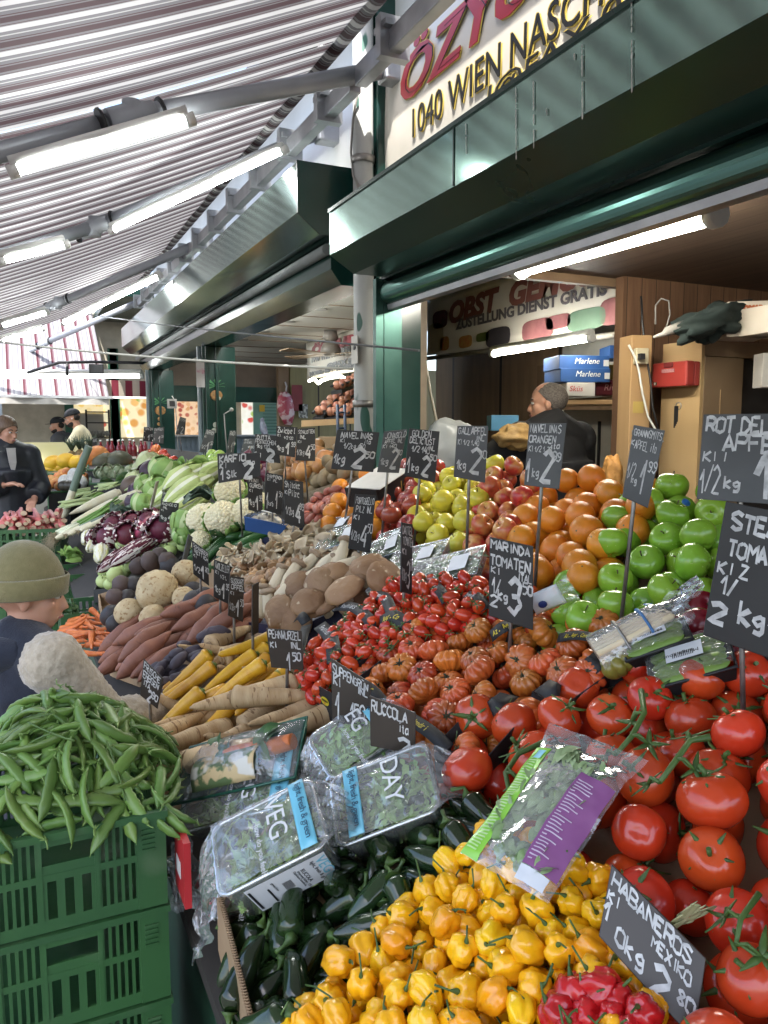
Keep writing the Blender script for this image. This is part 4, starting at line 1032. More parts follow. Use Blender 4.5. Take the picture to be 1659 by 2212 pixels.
# cabbages
for i, (x, y, r, off, mt, lab) in enumerate((
    (353,1016,.105,.16,0,'round green cabbage on top of the cabbage heap'),(321,1052,.10,.08,0,'green cabbage left of the napa cabbages under the topmost one'),
    (343,1057,.095,.09,0,'green cabbage in the middle of the cabbage heap'),(314,1088,.085,.05,0,'lowest green cabbage at the front of the cabbage heap'),
    (405,1132,.080,.06,0,'green cabbage leaning against the big cauliflower'),(368,1035,.09,.08,0,'green cabbage behind the napa cabbages'),
    (326,1004,.115,.15,1,'pale white cabbage above the dark red cabbage'),(301,1042,.11,.08,1,'pale white cabbage at the far left of the cabbage heap'),
    (328,1019,.105,.12,2,'dark red cabbage tucked behind the topmost green cabbage'),(298,1086,.085,.05,2,'dark purple cabbage beside the daikon tops'),(305,1064,.09,.06,2,'dark red cabbage low between the green ones'),
    (395,1155,.05,.03,0,'small green cabbage in front of the cauliflowers'),(312,1020,.11,.02,1,'pale cabbage deep at the back of the heap'))):
    mt_ = ((CABG,CABV),(PALE,PALV),(REDC,REDV))[mt]
    o = leafhead('cabbage', r, r*.92, 6, mt_, i, ruff=.05 if mt == 0 else .02, openness=.10 if mt == 0 else .02)
    single(o, Matrix.Translation(hp(x, y, off)) @ turn((rng(-.6,.6), rng(-1,.3), rng(.3,1))), lab, 'cabbage')
for i, (x, y, L, r, off, lab) in enumerate(((402,1034,.17,.078,.13,'napa cabbage lying on top behind the others'),(412,1060,.19,.075,.10,'large pale napa cabbage in front of the cauliflower leaves'),(368,1070,.15,.07,.07,'napa cabbage half hidden behind the leaning price boards'),(405,1097,.15,.07,.04,'lowest napa cabbage beside the big cauliflower'),(440,1030,.15,.07,.08,'napa cabbage at the back under the cauliflower price board'))):
    o = leafhead('napa_cabbage', r, L, 7, (NAPA, NAPV), 40+i, ruff=.10, openness=.04, spread=.8)
    single(o, Matrix.Translation(hp(x, y, off)) @ Matrix.Rotation(R(18), 4, 'Z') @ turn((1, .1, .45)), lab, 'napa cabbage')
# cauliflowers
CURD = pmat('cauliflower_curd', (.70,.64,.44), (.62,.54,.33), scale=8, rough=.7, bump=.6, bscale=120, sss=.05)
def cauli(r, k):
    rs = random.Random(k); mm = M()
    for i in range(150):
        z = 1-1.25*i/150; a = i*2.39996; q = math.sqrt(max(0, 1-z*z)); s = r*rs.uniform(.13,.20)
        mm.lump(lambda d: Vector((q*math.cos(a), q*math.sin(a), z*.85))*r*.9*(1+.06*nz((q*math.cos(a), q*math.sin(a), z), 2, k)) + d*s*(1+.18*nz(d, 3, i)), 8, 6)
    mm.ell((0,0,-.05*r), (r*.88, r*.88, r*.7), 16, 10)
    o = mm.build('cauliflower', CURD, link=False)
    for j in range(7):
        a0 = j*.9+rs.uniform(-.2,.2)
        g = M(); g.grid(lambda s, t: Vector((math.cos(a0+(t-.5)*.9*math.sin(.4+s*2)), math.sin(a0+(t-.5)*.9*math.sin(.4+s*2)), 0))*r*(.35+.75*math.sin(s*1.7)+.10*math.sin(t*9)*s) + Vector((0,0,-.75*r+1.0*r*s*s)), 6, 6)
        g.build('leaf', [CABG, DKGR][j % 3 == 2], o, link=False, solid=.0012)
    return o
for i, (x, y, r, off, lab) in enumerate(((440,1122,.080,.09,'left one of the two biggest cream cauliflowers'),(482,1120,.082,.09,'biggest cream cauliflower in front of the upright price board stake'),(497,1062,.075,.15,'cream cauliflower with green leaves on top of the others'),(534,1108,.070,.07,'cauliflower behind the tall narrow price boards'),(432,1168,.05,.02,'small cauliflower at the front beside the cucumbers'),(560,1090,.06,.05,'cauliflower peeping out between the narrow price boards'))):
    single(cauli(r, i), Matrix.Translation(hp(x, y, off)) @ turn((-.5, -.7, 1)), lab, 'cauliflower')
def leafblade(L, W, k=0, curl=.3):
    mm = M(); v, f = [], []
    for i in range(9):
        t = i/8; wd = W*math.sin(math.pi*min(1, t*.9+.06))**.8
        for j in range(5):
            s = j/4*2-1; v.append(Vector((L*t, wd*s, L*curl*t*t*(-1)+L*.12*math.sin(t*3)+wd*.5*abs(s)+.12*wd*math.sin(8*t+3*s+k))))
    for i in range(8):
        for j in range(4): f.append((i*5+j, (i+1)*5+j, (i+1)*5+j+1, i*5+j+1))
    return v, f
def leafbunch(nm, pos, n, L, W, mats, heading, label, cat, spread=.5, lift=.4, stalk=None, group=None):
    e = empty(nm, pos); tag(e, label, cat, group)
    for k in range(n):
        v, f = leafblade(L*rng(.7,1.1), W*rng(.7,1.2), k)
        q = Matrix.Rotation(heading+random.gauss(0, spread), 4, 'Z') @ Matrix.Rotation(-rng(.05, lift), 4, 'Y') @ Matrix.Rotation(rng(-.9,.9), 4, 'X')
        mm = M(); o_ = Vector((rng(-.3,.3)*L*.5, rng(-.4,.4)*L*.4, rng(0,.04)))
        mm.add([q @ p + o_ for p in v], f, True); mm.build('leaf', mats[0], e, solid=.0008)
        if stalk:
            mm = M(); mm.tube([q @ Vector((-L*stalk,0,0)) + o_, q @ Vector((0,0,0)) + o_, q @ Vector((L*.55,0,.02)) + o_], [.007,.005,.002], 6); mm.build('stalk', mats[1], e)
    return e
leafbunch('kale_leaves', hp(452,1082,.09), 9, .14, .055, (BROC, DKGV), 2.9, 'crumpled dark green outer leaves between the napa cabbage and the cauliflower', 'leaves', .9)
leafbunch('spinach_bunch', hp(215,1060,.12), 16, .17, .05, (DKGR, CABV), .2, 'bunch of dark green leafy chard with long pale stalks behind the daikon', 'leafy bunch', .25, .35, stalk=1.2)
leafbunch('spinach_bunch', hp(255,1050,.13), 14, .16, .05, (DKGR, CABV), .2, 'dark leafy bunch lying nearest the cabbages', 'leafy bunch', .35, .4, stalk=1.0)
leafbunch('chard_bunch', hp(200,1085,.08), 14, .15, .03, (CABG, CABV), .25, 'pale stalked green bunch directly behind the two daikon', 'leafy bunch', .15, .2, stalk=1.6)
leafbunch('lettuce_leaves', hp(245,1120,.05), 12, .11, .05, (BROC, DKGV), .5, 'blue green broccoli leaves above the radicchio', 'leaves', .9)
leafbunch('parsley_bunch', hp(318,1118,.05), 16, .06, .022, (CABG, CABV), 1.0, 'small bright green leafy bunch behind the radicchio price board', 'leafy bunch', 1.5)
leafbunch('lettuce_leaves', hp(405,1018,.16), 10, .13, .06, (CABG, CABV), .6, 'bright green loose leaves above the napa cabbages', 'leaves', 1.0)
leafbunch('carrot_greens', onz(160,1330,.84), 14, .11, .022, (DKGR, CABV), 2.2, 'feathery green carrot tops behind the loose carrots', 'leafy bunch', .8)
leafbunch('lettuce_leaves', onz(145,1208,.80), 12, .10, .05, (CABG, CABV), 1.5, 'curly yellow green lettuce in the crate behind the child', 'leaves', 1.5)
# celery
e = empty('celery', hp(135,1066,.1)); tag(e, 'pale green celery stick bundle at the far end of the leafy bunches', 'celery')
for k in range(6): mm = M(); mm.tube([(-.16,.02*k-.05,.012*(k % 2)),(.05,.02*k-.05,.02),(.2,.022*k-.055,.035)], [.016,.014,.008], 8); mm.build('stick', CABV, e)
# daikon, leek, spring onion
DK = [spindle(L, lambda t: r*min(1,(t/.55)**.6 if t < .55 else 1)*(1 if t < .96 else .7)+.001, 16, 20, b, k).build('daikon', DAIK, link=False) for k, (L, r, b) in enumerate(((.52,.042,.02),(.40,.040,-.01)))]
for o, (x, y, off, a), lab in ((DK[0],(232,1097,.10,.15),'long white daikon at the front of the pair'),(DK[1],(205,1087,.13,.25),'white daikon behind the longer one, half covered by leaves')):
    mm = M()
    for k in range(6): mm.tube([(o.dimensions.x*.0+.24,0,0),(.30,.02*math.sin(k),.012*math.cos(k)),(.36,.045*math.sin(k),.03*math.cos(k))], [.006,.005,.003], 5)
    mm.build('leaf_stub', CABV, o, link=False); single(o, mxl(hp(x, y, off), a, .35), lab, 'daikon')
LEEK = pmat('leek_green', (.11,.16,.12), (.16,.21,.15), scale=10, rough=.5, stretch=(.4,6,6))
def leek(L, r, k):
    o = spindle(L*.62, lambda t: r, 12, 8, .004, k).build('leek', LEEK, link=False)
    s = spindle(L*.4, lambda t: r*.98*min(1, .5+t*4), 12, 8, 0, k); s.v = [p+Vector((-L*.5,0,0)) for p in s.v]; s.build('white_shaft', DAIK, o, link=False)
    mm = M()
    for i in range(16): mm.tube([(-L*.70,0,0),(-L*.74,.01*math.sin(i*2.),.01*math.cos(i)),(-L*.77,.02*math.sin(i*2.3),.02*math.cos(i*1.7))], [.0012,.001,.0006], 4)
    mm.build('roots', pmat('dry_roots', (.36,.28,.16)), o, link=False); return o
for i in range(6):
    single(leek(.42, .019, i), mxl(hp(200+12*i, 1128-4.5*i, .05+.02*(i % 2)), .15+.04*i, .35), 'grey green leek in the row between the daikon and the spring onions', 'leek', 'leeks')
e = empty('spring_onion_bunch', hp(180,1140,.06)); tag(e, 'bunch of spring onions with white bulbs and a beard of dry roots', 'spring onions')
W_ = pmat('onion_white', (.72,.72,.58), (.62,.66,.42)); GR_ = pmat('onion_green', (.17,.30,.06), (.12,.24,.05))
w1, w2, w3 = M(), M(), M()
for k in range(26):
    y = rng(-.06,.06); z = rng(0,.05); d = rng(-.15,.15)
    w1.tube([(-.16,y*1.2,z),(-.13,y*1.1,z),(-.02,y*.9,z)], [.010,.013,.008], 7); w2.tube([(-.02,y*.9,z),(.12,y*.9+d*.1,z+.01),(.30,y+d*.4,z+rng(0,.05))], [.008,.007,.004], 6)
    for q in range(5): w3.tube([(-.16,y*1.2,z),(-.20-rng(0,.03),y*1.2+rng(-.02,.02),z+rng(-.03,.01)),(-.24-rng(0,.05),y*1.2+rng(-.05,.05),z-rng(.0,.08))], [.0012,.001,.0006], 3)
w1.build('bulbs', W_, e); w2.build('green_tops', GR_, e); w3.build('roots', pmat('pale_roots', (.42,.35,.24), (.34,.28,.18)), e)
e.matrix_world = mxl(hp(180,1140,.06), .2, .4)
# radicchio, treviso, endive
for i, (x, y, r, off, lab) in enumerate(((247,1135,.066,.09,'round purple radicchio at the back left of its heap'),(287,1130,.062,.10,'radicchio with a white heart showing, middle of the back row'),(322,1128,.066,.10,'purple radicchio beside the black price board'),(232,1160,.07,.06,'large purple radicchio at the front left'),(275,1155,.07,.07,'purple radicchio in the centre of its heap'),(312,1150,.06,.06,'purple radicchio just above the long treviso heads'),(352,1142,.07,.08,'split radicchio showing white ribs at the right end of its heap'),(210,1165,.06,.02,'radicchio half hidden behind the white chicory'),(335,1165,.055,.03,'radicchio low behind the treviso tips'))):
    single(leafhead('radicchio', r, r*.95, 7, (RADI, RADV), 60+i, ruff=.10, rib=2, openness=.22, nu=12, nv=12), Matrix.Translation(hp(x, y, off)) @ turn((rng(-.8,.2), rng(-1,-.2), rng(.2,1))), lab, 'radicchio')
for i, (x, y, L, off, a, mt, lab) in enumerate(((290,1188,.17,.06,.30,1,'long purple and white treviso head in front of the radicchio'),(255,1205,.15,.04,.35,1,'treviso head lying beside the kohlrabi'),(315,1175,.14,.05,.4,1,'treviso head with curled purple tips'),(218,1195,.10,.05,1.4,0,'creamy white chicory standing at the left end'),(190,1160,.09,.05,1.2,0,'white fennel coloured chicory in the blue crate'),(205,1175,.09,.04,.9,0,'white chicory between the radicchio and the blue crate'),(270,1200,.12,.03,.3,0,'yellow tipped chicory lying under the treviso'))):
    single(leafhead('chicory', .036, L*.8, 6, ((ENDI,ENDV),(RADI,RADV))[mt], 80+i, ruff=.12, rib=2, openness=.06), Matrix.Translation(hp(x, y, off)) @ Matrix.Rotation(a, 4, 'Z') @ turn((1, 0, .5)), lab, 'chicory')
# cucumbers, mushrooms
CU = [spindle(rng(.23,.27), lambda t: .0205*cap_(t,.10,.12,.5), 14, 20, rng(-.014,.014), k, .0012, 60).build('cucumber', CUCU, link=False) for k in range(4)]
pl = Pile([(425,1195),(440,1165),(500,1140),(560,1128),(575,1150),(530,1185),(470,1200)], -.075)
put(CU, lie(pl.longs(20, .24, .020, .021, .115, (.18, .10), k=.88)), 'dark green cucumber in the row between the cauliflowers and the mushrooms', 'cucumber', 'cucumbers')
OYS = pmat('oyster_mushroom', (.34,.25,.16), (.46,.37,.24), scale=14, rough=.6, var=.2, hue=.01); SHI = pmat('shiitake_cap', (.27,.145,.07), (.36,.21,.11), scale=14, rough=.5, var=.25, hue=.012, coat=.05, spots=((.42,.30,.18), 40, .68, .06))
STM = pmat('mushroom_stem', (.66,.58,.42), (.58,.48,.32), scale=10, rough=.6, stretch=(4,4,.6), bump=.2); POR = pmat('portobello_cap', (.20,.105,.05), (.28,.165,.082), scale=9, rough=.62, bump=.8, bscale=70, var=.2, spots=((.48,.37,.24), 30, .64, .06))
KOC = pmat('king_oyster_cap', (.23,.155,.095), (.33,.24,.15), scale=10, rough=.6, var=.1); BUT = pmat('white_mushroom', (.70,.64,.52), (.62,.54,.40), scale=9, rough=.6)
def shroom(nm, cm, sm, rc, h, rs_, hs, k, flat=.6):
    mm = M(); mm.lump(lambda d: Vector((d.x*rc, d.y*rc, (d.z*h if d.z > 0 else d.z*h*.28)))*(1+.16*nz(d, 1.6, k)+.05*nz(d, 4, k)), 24, 14); o = mm.build(nm, cm, link=False)
    mm = M(); mm.tube([(0,0,-h*.1),(rs_*.15,0,-hs*.5),(0,rs_*.2,-hs)], [rs_*.85,rs_,rs_*1.15], 10); mm.build('stem', sm, o, link=False); return o
def fan(k):
    mm = M(); r = .03
    mm.grid(lambda s, t: Vector((r*s*math.cos((t-.5)*2.2)*1.2, r*s*math.sin((t-.5)*2.2)*1.2, .010*s*s+.004*math.sin(8*t+k)*s)), 5, 9)
    o = mm.build('oyster_mushroom', OYS, link=False, solid=.003); mm = M(); mm.tube([(.004,0,.0),(-.012,0,-.012),(-.02,0,-.022)], [.006,.005,.006], 7); mm.build('stem', STM, o, link=False); return o
SH = [shroom('shiitake', SHI, STM, rng(.017,.024), .014, .005, .026, k) for k in range(5)]; FA = [fan(k) for k in range(4)]
pl = Pile([(545,1262),(500,1215),(480,1190),(560,1190),(620,1165),(700,1160),(745,1195),(715,1225),(660,1240),(600,1245)], -.065)
put(SH, rolls(pl.balls(190, .016, .022, .095, k=.8), .02, .9), 'small brown shiitake mushroom in the loose heap', 'mushroom', 'shiitake mushrooms')
pl2 = Pile([(470,1205),(495,1180),(560,1175),(630,1140),(700,1130),(740,1165),(720,1180),(640,1190),(560,1195),(510,1215)], -.04); pl2.S = pl.S
put(FA, [mxr(c, r/.022, 1.0) for c, r in pl2.balls(110, .018, .027, .12, k=.7)], 'beige oyster mushroom fan behind the shiitake', 'mushroom', 'oyster mushrooms')
def king(k):
    L = rng(.10,.135); mm = M(); mm.tube([(0,0,-L*.5),(0,0,-L*.42),(.004,0,-L*.1),(.006,.003,L*.3),(.004,0,L*.45)], [.011,.020,.0225,.017,.017], 14)
    mm.v = [p*(1+.05*nz(p, 40, k)) for p in mm.v]; o = mm.build('king_oyster_mushroom', STM, link=False)
    mm = M(); mm.lump(lambda d: Vector((.004+d.x*.028, d.y*.026, L*.46+d.z*(.011 if d.z > 0 else .012)))+Vector((0,0,.006*nz(d,2,k))), 16, 10); mm.build('cap', KOC, o, link=False); return o
KI = [king(k) for k in range(4)]
for i, (x, y, off, d, lab) in enumerate(((598,1262,.05,(.5,.3,.7),'thick white king oyster mushroom beside the upright brown board'),(632,1245,.07,(.6,.2,.8),'king oyster mushroom standing tallest among the whites'),(625,1272,.05,(.75,.1,.5),'king oyster mushroom lying in front with its foot towards us'),(660,1220,.07,(.7,.2,.6),'king oyster mushroom behind the tallest one'),(690,1232,.06,(.9,.1,.5),'king oyster mushroom next to the portobellos'),(565,1300,.03,(.2,.2,1),'upright king oyster mushroom at the crate corner'),(585,1310,.02,(-.1,.2,1),'short king oyster mushroom under the crate corner one'),(712,1215,.06,(.8,.3,.4),'king oyster mushroom at the back by the sign stake'),(735,1205,.06,(.5,.4,.8),'king oyster mushroom near the herb trays'),(745,1222,.06,(.9,.2,.3),'king oyster mushroom behind the topmost portobello'))):
    o = copy_tree(KI[i % 4], Matrix.Translation(onp(x, y, off)) @ turn(d) @ Matrix.Rotation(i, 4, 'Z'), lab, 'king oyster mushrooms'); o['category'] = 'mushroom'
PO = [shroom('portobello', POR, STM, .054, .030, .013, .03, k) for k in range(4)]
for i, (x, y, off, s, lab) in enumerate(((605,1325,.03,1.05,'large brown portobello at the front left of its heap'),(650,1265,.05,1.0,'round portobello beside the king oyster foot'),(690,1260,.06,1.0,'portobello pair member left of the long one'),(745,1278,.05,1.15,'broad portobello in front of the sign stake'),(665,1300,.04,1.0,'portobello tilted showing a pale rim'),(720,1240,.06,1.05,'portobello behind the broad one'),(800,1228,.05,1.15,'large portobello next to the herb trays'),(775,1252,.04,1.0,'portobello half hidden behind the broad one'),(830,1250,.03,1.0,'portobello at the right end above the date tomatoes'),(640,1340,.0,.95,'portobello low at the front edge'),(615,1290,.02,.95,'wrinkled portobello behind the front left one'),(700,1312,.0,1.0,'portobello just above the date tomato handles'),(760,1302,.0,.9,'portobello under the broad one'),(850,1275,-.01,.9,'portobello at the lower right corner'))):
    o = copy_tree(PO[i % 4], mxr(onp(x, y, off), s, .55, PN+Vector((-.3,-.5,0))), lab, 'portobello mushrooms'); o['category'] = 'mushroom'
BU = [shroom('button_mushroom', BUT, STM, .021, .019, .009, .018, k) for k in range(2)]
bt = onp(572,1150,.03)
e = empty('mushroom_tray', bt); tag(e, 'blue plastic tray of white mushrooms under cling film', 'tray'); BLUE = pmat('blue_plastic', (.03,.09,.26), (.025,.075,.22), rough=.4)
def traybox(e, w_, l, h, mat, flare=.012, t=.002):
    v0 = [(-w_,-l,0),(w_,-l,0),(w_,l,0),(-w_,l,0)]; v1 = [(x*(1+flare/w_), y*(1+flare/l), h) for x, y, z in v0]
    mm = M(); mm.add(v0+v1, [(3,2,1,0),(0,1,5,4),(1,2,6,5),(2,3,7,6),(3,0,4,7)]); mm.build('tray_body', mat, e, solid=t)
    mm = M(); mm.tube([Vector(p) for p in v1+[v1[0]]], .003, 6); mm.build('tray_rim', mat, e)
traybox(e, .075, .05, .055, BLUE)
mm = M(); mm.grid(lambda s, t: Vector(((s-.5)*.17,(t-.5)*.12,.058+.03*math.sin(math.pi*s)*math.sin(math.pi*t)+.004*nz((s*8,t*8,0)))), 12, 10); mm.build('cling_film', film('tray_film'), e)
mm = M(); mm.box((-.03,-.02,.088),(.03,.02,.0885)); mm.build('paper_label', STW, e)
e.matrix_world = Matrix.Translation(bt) @ Matrix.Rotation(R(-25), 4, 'Z') @ Matrix.Rotation(R(12), 4, 'Y')
for i in range(16):
    c = e.matrix_world @ Vector((rng(-.055,.055), rng(-.035,.035), .045+.015*(i % 2))); o = copy_tree(random.choice(BU), mxr(c, rng(.9,1.1), .6, Vector((0,0,1))), 'white mushroom under film in the blue tray', 'white mushrooms'); o['category'] = 'mushroom'
# potatoes, onions, shallots
pl = Pile([(680,1055),(690,1015),(740,1005),(780,1025),(760,1050),(720,1065)], -.08)
put(spud('potato', POTA, .036, 1.35), lie(pl.longs(55, .085, .032, .038, .17, (.3, .8), k=.85)), 'brown potato in the heap behind the shallot basket', 'potato', 'potatoes')
pl = Pile([(610,1050),(640,1015),(690,1005),(715,1020),(690,1040),(650,1062)], -.06)
def onion_p(mat, nm, r=.042):
    out = []
    for k in range(3):
        o = M().lump(lambda d: Vector((d.x, d.y, d.z*.9+.35*max(0, d.z)**9))*r*(1+.04*nz(d, 1.5, k)), 20, 14).build(nm, mat, link=False)
        mm = M(); mm.tube([(0,0,r*1.15),(.004,0,r*1.5),(.010,.004,r*1.75)], [.005,.003,.0045], 6); mm.build('dry_neck', pmat('onion_neck', (.45,.30,.14)), o, link=False); out.append(o)
    return out
put(onion_p(ONIO, 'onion'), rolls(pl.balls(40, .037, .046, .17), .042, .8), 'golden brown onion in the heap left of the potatoes', 'onion', 'onions')
pl = Pile([(660,1100),(690,1075),(740,1050),(770,1065),(735,1090),(690,1115),(655,1120)], -.05)
put(spud('shallot', SHAL, .017, 1.6), lie(pl.longs(95, .05, .015, .02, .08, (0, 4), k=.85)), 'reddish shallot in the long wicker basket', 'shallot', 'shallots')
crate([(655,1135),(770,1072),(795,1078),(790,1040),(650,1085)], -.09, -.0, pmat('wicker', (.34,.27,.18), (.24,.18,.11), scale=60, rough=.8, bump=1, bscale=150), 'long pale wicker basket of shallots', 'basket', 'basket')
pl = Pile([(580,1060),(590,1020),(640,1008),(625,1045),(600,1065)], -.06)
put(spud('potato', POTA, .036, 1.35), lie(pl.longs(26, .085, .032, .038, .14, (.3, .8), k=.85)), 'brown potato left of the onions behind the narrow boards', 'potato', 'potatoes at the far side')
ROP = onion_p(pmat('red_onion_skin', (.14,.02,.045), (.10,.015,.03), scale=5, rough=.3, coat=.15, stretch=(5,5,.7)), 'red_onion')
pl = Pile([(470,1025),(485,1000),(520,995),(590,1005),(580,1025),(520,1030)], -.05)
put(ROP, rolls(pl.balls(34, .036, .044, .15), .042, .8), 'shiny red onion behind the cauliflower price board', 'onion', 'red onions')
PEPM = pmat('light_green_pepper', (.30,.42,.06), (.22,.36,.05), rough=.25, coat=.3, var=.1); PEPO = pmat('orange_pepper_skin', (.62,.15,.018), (.52,.085,.014), rough=.25, coat=.25, var=.2, hue=.02); PEPR = pmat('far_tomato_skin', (.48,.035,.02), (.42,.06,.02), rough=.25, coat=.2, var=.15)
def pep(mat, nm): return [M().lump(lambda d, k=k: Vector((d.x, d.y, d.z*1.1))*.042*(1-.12*(1-abs(math.cos(2*math.atan2(d.y, d.x)+k)))**2+.05*nz(d,2,k)), 18, 12).build(nm, mat, link=False) for k in range(2)]
pl = Pile([(425,1022),(440,1000),(465,990),(480,1000),(470,1022)], -.02)
put(pep(PEPM,'green_pepper'), rolls(pl.balls(20, .038, .044, .14), .042, 1), 'light green pepper in the small heap left of the red onions', 'pepper', 'light green peppers')
# ---- the far end: heaps on stacked boxes (their tops stand higher than the bench)
def farbox(V, zc, z_drop, mat, label):
    P = [atd(x, y, z) for (x, y), z in zip(V, zc)]
    e = empty('box_stack', (P[0].x, P[0].y, 0)); tag(e, label, 'box')
    zt = min(p.z for p in P)-z_drop; q = [Vector((p.x, p.y, zt)) for p in P]
    part('stack_body', M().prism([Vector((p.x,p.y,PZ(max(.3,p.x))*.0+.62)) for p in q], (0,0,zt-.62)), mat, e)
    part('rim', M().tube(q+[q[0]], .012, 6), GCRATE, e)
    return zt, [tuple(p)[:2] for p in q]
def farheap(V, zc, drop, mat, lab, protos, n, r0, r1, maxh, nm, cat, grp, mound=.1, tilt=.9):
    zt, P = farbox(V, zc, drop, mat, 'stacked crate carrying the '+lab)
    pl = Pile(base=lambda x, y: zt, poly=P); b = pl.balls(n, r0, r1, maxh, mound=mound)
    put(protos, rolls(b, (r0+r1)/2, tilt, up=Vector((0,0,1))), nm, cat, grp)
farheap([(285,1003),(400,998),(425,975),(340,968),(292,980)], (8.4,6.9,7.6,9.6,9.8), .05, DKBOX, 'heap of orange and red peppers', pep(PEPO,'orange_pepper')+pep(PEPR,'red_pepper'), 130, .036, .046, .2, 'orange red pepper in the heap below the far post', 'pepper', 'far orange and red peppers', .25)
MEL = [M().lump(lambda d: Vector((d.x, d.y, d.z*1.2))*.085*(1+.02*nz(d,2,k)), 20, 14).build('yellow_melon', pmat('yellow_melon_skin', (.68,.42,.03), (.60,.33,.02), scale=8, rough=.4, bump=.3, bscale=40, var=.06), link=False) for k in range(2)]
for x, y, s in ((116,1000,1.05),(143,996,1.1),(167,999,1.0),(112,1013,.8),(132,1010,.7),(124,1016,.6),(138,1014,.6)):
    o = copy_tree(random.choice(MEL), Matrix.Translation(atd(x, y, 8.6)) @ turn((1,.2,.1)) @ Matrix.Diagonal((s,s,s,1)), 'yellow melon in the row beside the leek tops', 'yellow melons'); o['category'] = 'melon'
farbox([(100,1035),(180,1030),(185,1005),(100,1008)], (7.9,7.9,9,9), -.05, GCRATE, 'green crate block under the yellow melons')
PEACH = [M().lump(lambda d: d*.04, 14, 10).build('peach', pmat('peach_skin', (.60,.28,.07), (.55,.16,.06), scale=14, rough=.6, var=.2, hue=.02), link=False)]
farheap([(104,1056),(150,1050),(190,1030),(185,1016),(106,1026)], (6.6,6.7,7.4,8.4,8.4), .03, DKBOX, 'small peaches and plums', PEACH, 70, .035, .042, .13, 'small orange peach in the tray below the melons', 'peach', 'peaches')
NET = pmat('white_foam_net', (.72,.72,.68), (.55,.55,.52), scale=70, rough=.8, bump=.8, bscale=120)
for i, (x, y, lab) in enumerate(((160,1026,'white foam netted pear nearest the melons'),(140,1040,'white foam netted pear on the left of three'),(175,1042,'white foam netted pear right of the dark ones'),(158,1036,'pale papaya yellow pear between the netted ones'))):
    o = M().lump(lambda d: Vector((d.x,d.y,d.z*1.1))*.055, 18, 12).build('netted_pear', NET, link=False); single(o, Matrix.Translation(atd(x, y, 6.6)), lab, 'pear')
AVO = M().lump(lambda d: Vector((d.x*1.3,d.y,d.z))*.045*(1+.02*nz(d,8,1)), 18, 12).build('acorn_squash', pmat('black_squash', (.02,.02,.018), (.04,.035,.02), rough=.4), link=False)
for x in (140,150,159): o = copy_tree(AVO, Matrix.Translation(atd(x, 1049, 6.4)), 'small black ribbed squash in front of the netted pears', 'black squashes'); o['category'] = 'squash'
WAT = pmat('dark_melon_rind', (.05,.055,.03), (.09,.085,.045), scale=14, rough=.45); PUM = pmat('orange_squash_skin', (.62,.20,.04), (.55,.26,.09), scale=5, rough=.5, var=.12)
for i, (x, y, r, mt, lab) in enumerate(((226,1000,.115,WAT,'left one of two big dark green melons'),(258,998,.12,WAT,'right one of two big dark green melons'),(197,990,.10,PUM,'orange squash at the left of the orange ones'),(212,982,.095,PUM,'orange squash on top'),(222,990,.085,PUM,'orange squash beside the dark melons'),(205,998,.08,PUM,'orange squash at the front'))):
    o = M().lump(lambda d: Vector((d.x*1.15,d.y,d.z))*r*(1-.05*(1-abs(math.cos(5*math.atan2(d.y,d.x))))*(mt is PUM)), 24, 14).build('melon' if mt is WAT else 'squash', mt, link=False); single(o, Matrix.Translation(atd(x, y, 8.0)), lab, 'melon' if mt is WAT else 'squash')
farbox([(190,1020),(275,1014),(280,1000),(190,1003)], (7.0,7.0,8.6,8.6), -.02, DKBOX, 'dark crate block under the big melons and orange squashes')
SAV = lm('artichoke_leaf', (.20,.26,.14), (.32,.36,.22))
for i in range(9): x, y = 215+i*8, 1022+6*math.sin(i*2.1); single(leafhead('artichoke', .045, .055, 6, (SAV, PALV), 120+i, ruff=.05, openness=.3), Matrix.Translation(atd(x, y, 6.9)) @ turn((rng(-.5,.2), -.8, .8)), 'frosted pale green artichoke below the big dark melons', 'artichoke', 'artichokes')
farbox([(195,1045),(290,1036),(292,1015),(196,1022)], (6.2,6.2,7.2,7.4), .0, DKBOX, 'dark crate block under the artichokes')
o = M().lump(lambda d: Vector((d.x,d.y,d.z*.9))*.10, 22, 14).build('dark_squash', pmat('brown_squash', (.12,.08,.055), (.09,.06,.045)), link=False); single(o, Matrix.Translation(hp(289,1052,.08)), 'round brown squash left of the cabbages', 'squash')
# pineapples, bottles
PIN = pmat('pineapple_leaf', (.05,.075,.05), (.075,.10,.06), rough=.5)
for i, (x, y) in enumerate(((155,975),(172,972),(186,978),(198,970))):
    e = empty('pineapple', atd(x, y, 9.0)); tag(e, 'dark leafed pineapple in the row in front of the two salesmen', 'pineapple', 'pineapples')
    mm = M(); mm.ell((0,0,-.08), (.06,.06,.09), 14, 10); mm.build('fruit', pmat('pineapple_rind', (.20,.12,.04), (.13,.09,.03), scale=40, bump=1, bscale=60), e)
    mm = M()
    for k in range(22): a = k*2.4; l = .05+.003*k; mm.tube([(0,0,0),(l*.5*math.cos(a),l*.5*math.sin(a),.06+.002*k),(l*math.cos(a),l*math.sin(a),.10+.004*(22-k))], [.008,.007,.0008], 4, flat=.4)
    mm.build('crown', PIN, e)
JUI = pmat('red_juice_bottle', (.20,.012,.02), (.14,.01,.016), rough=.12, coat=.5)
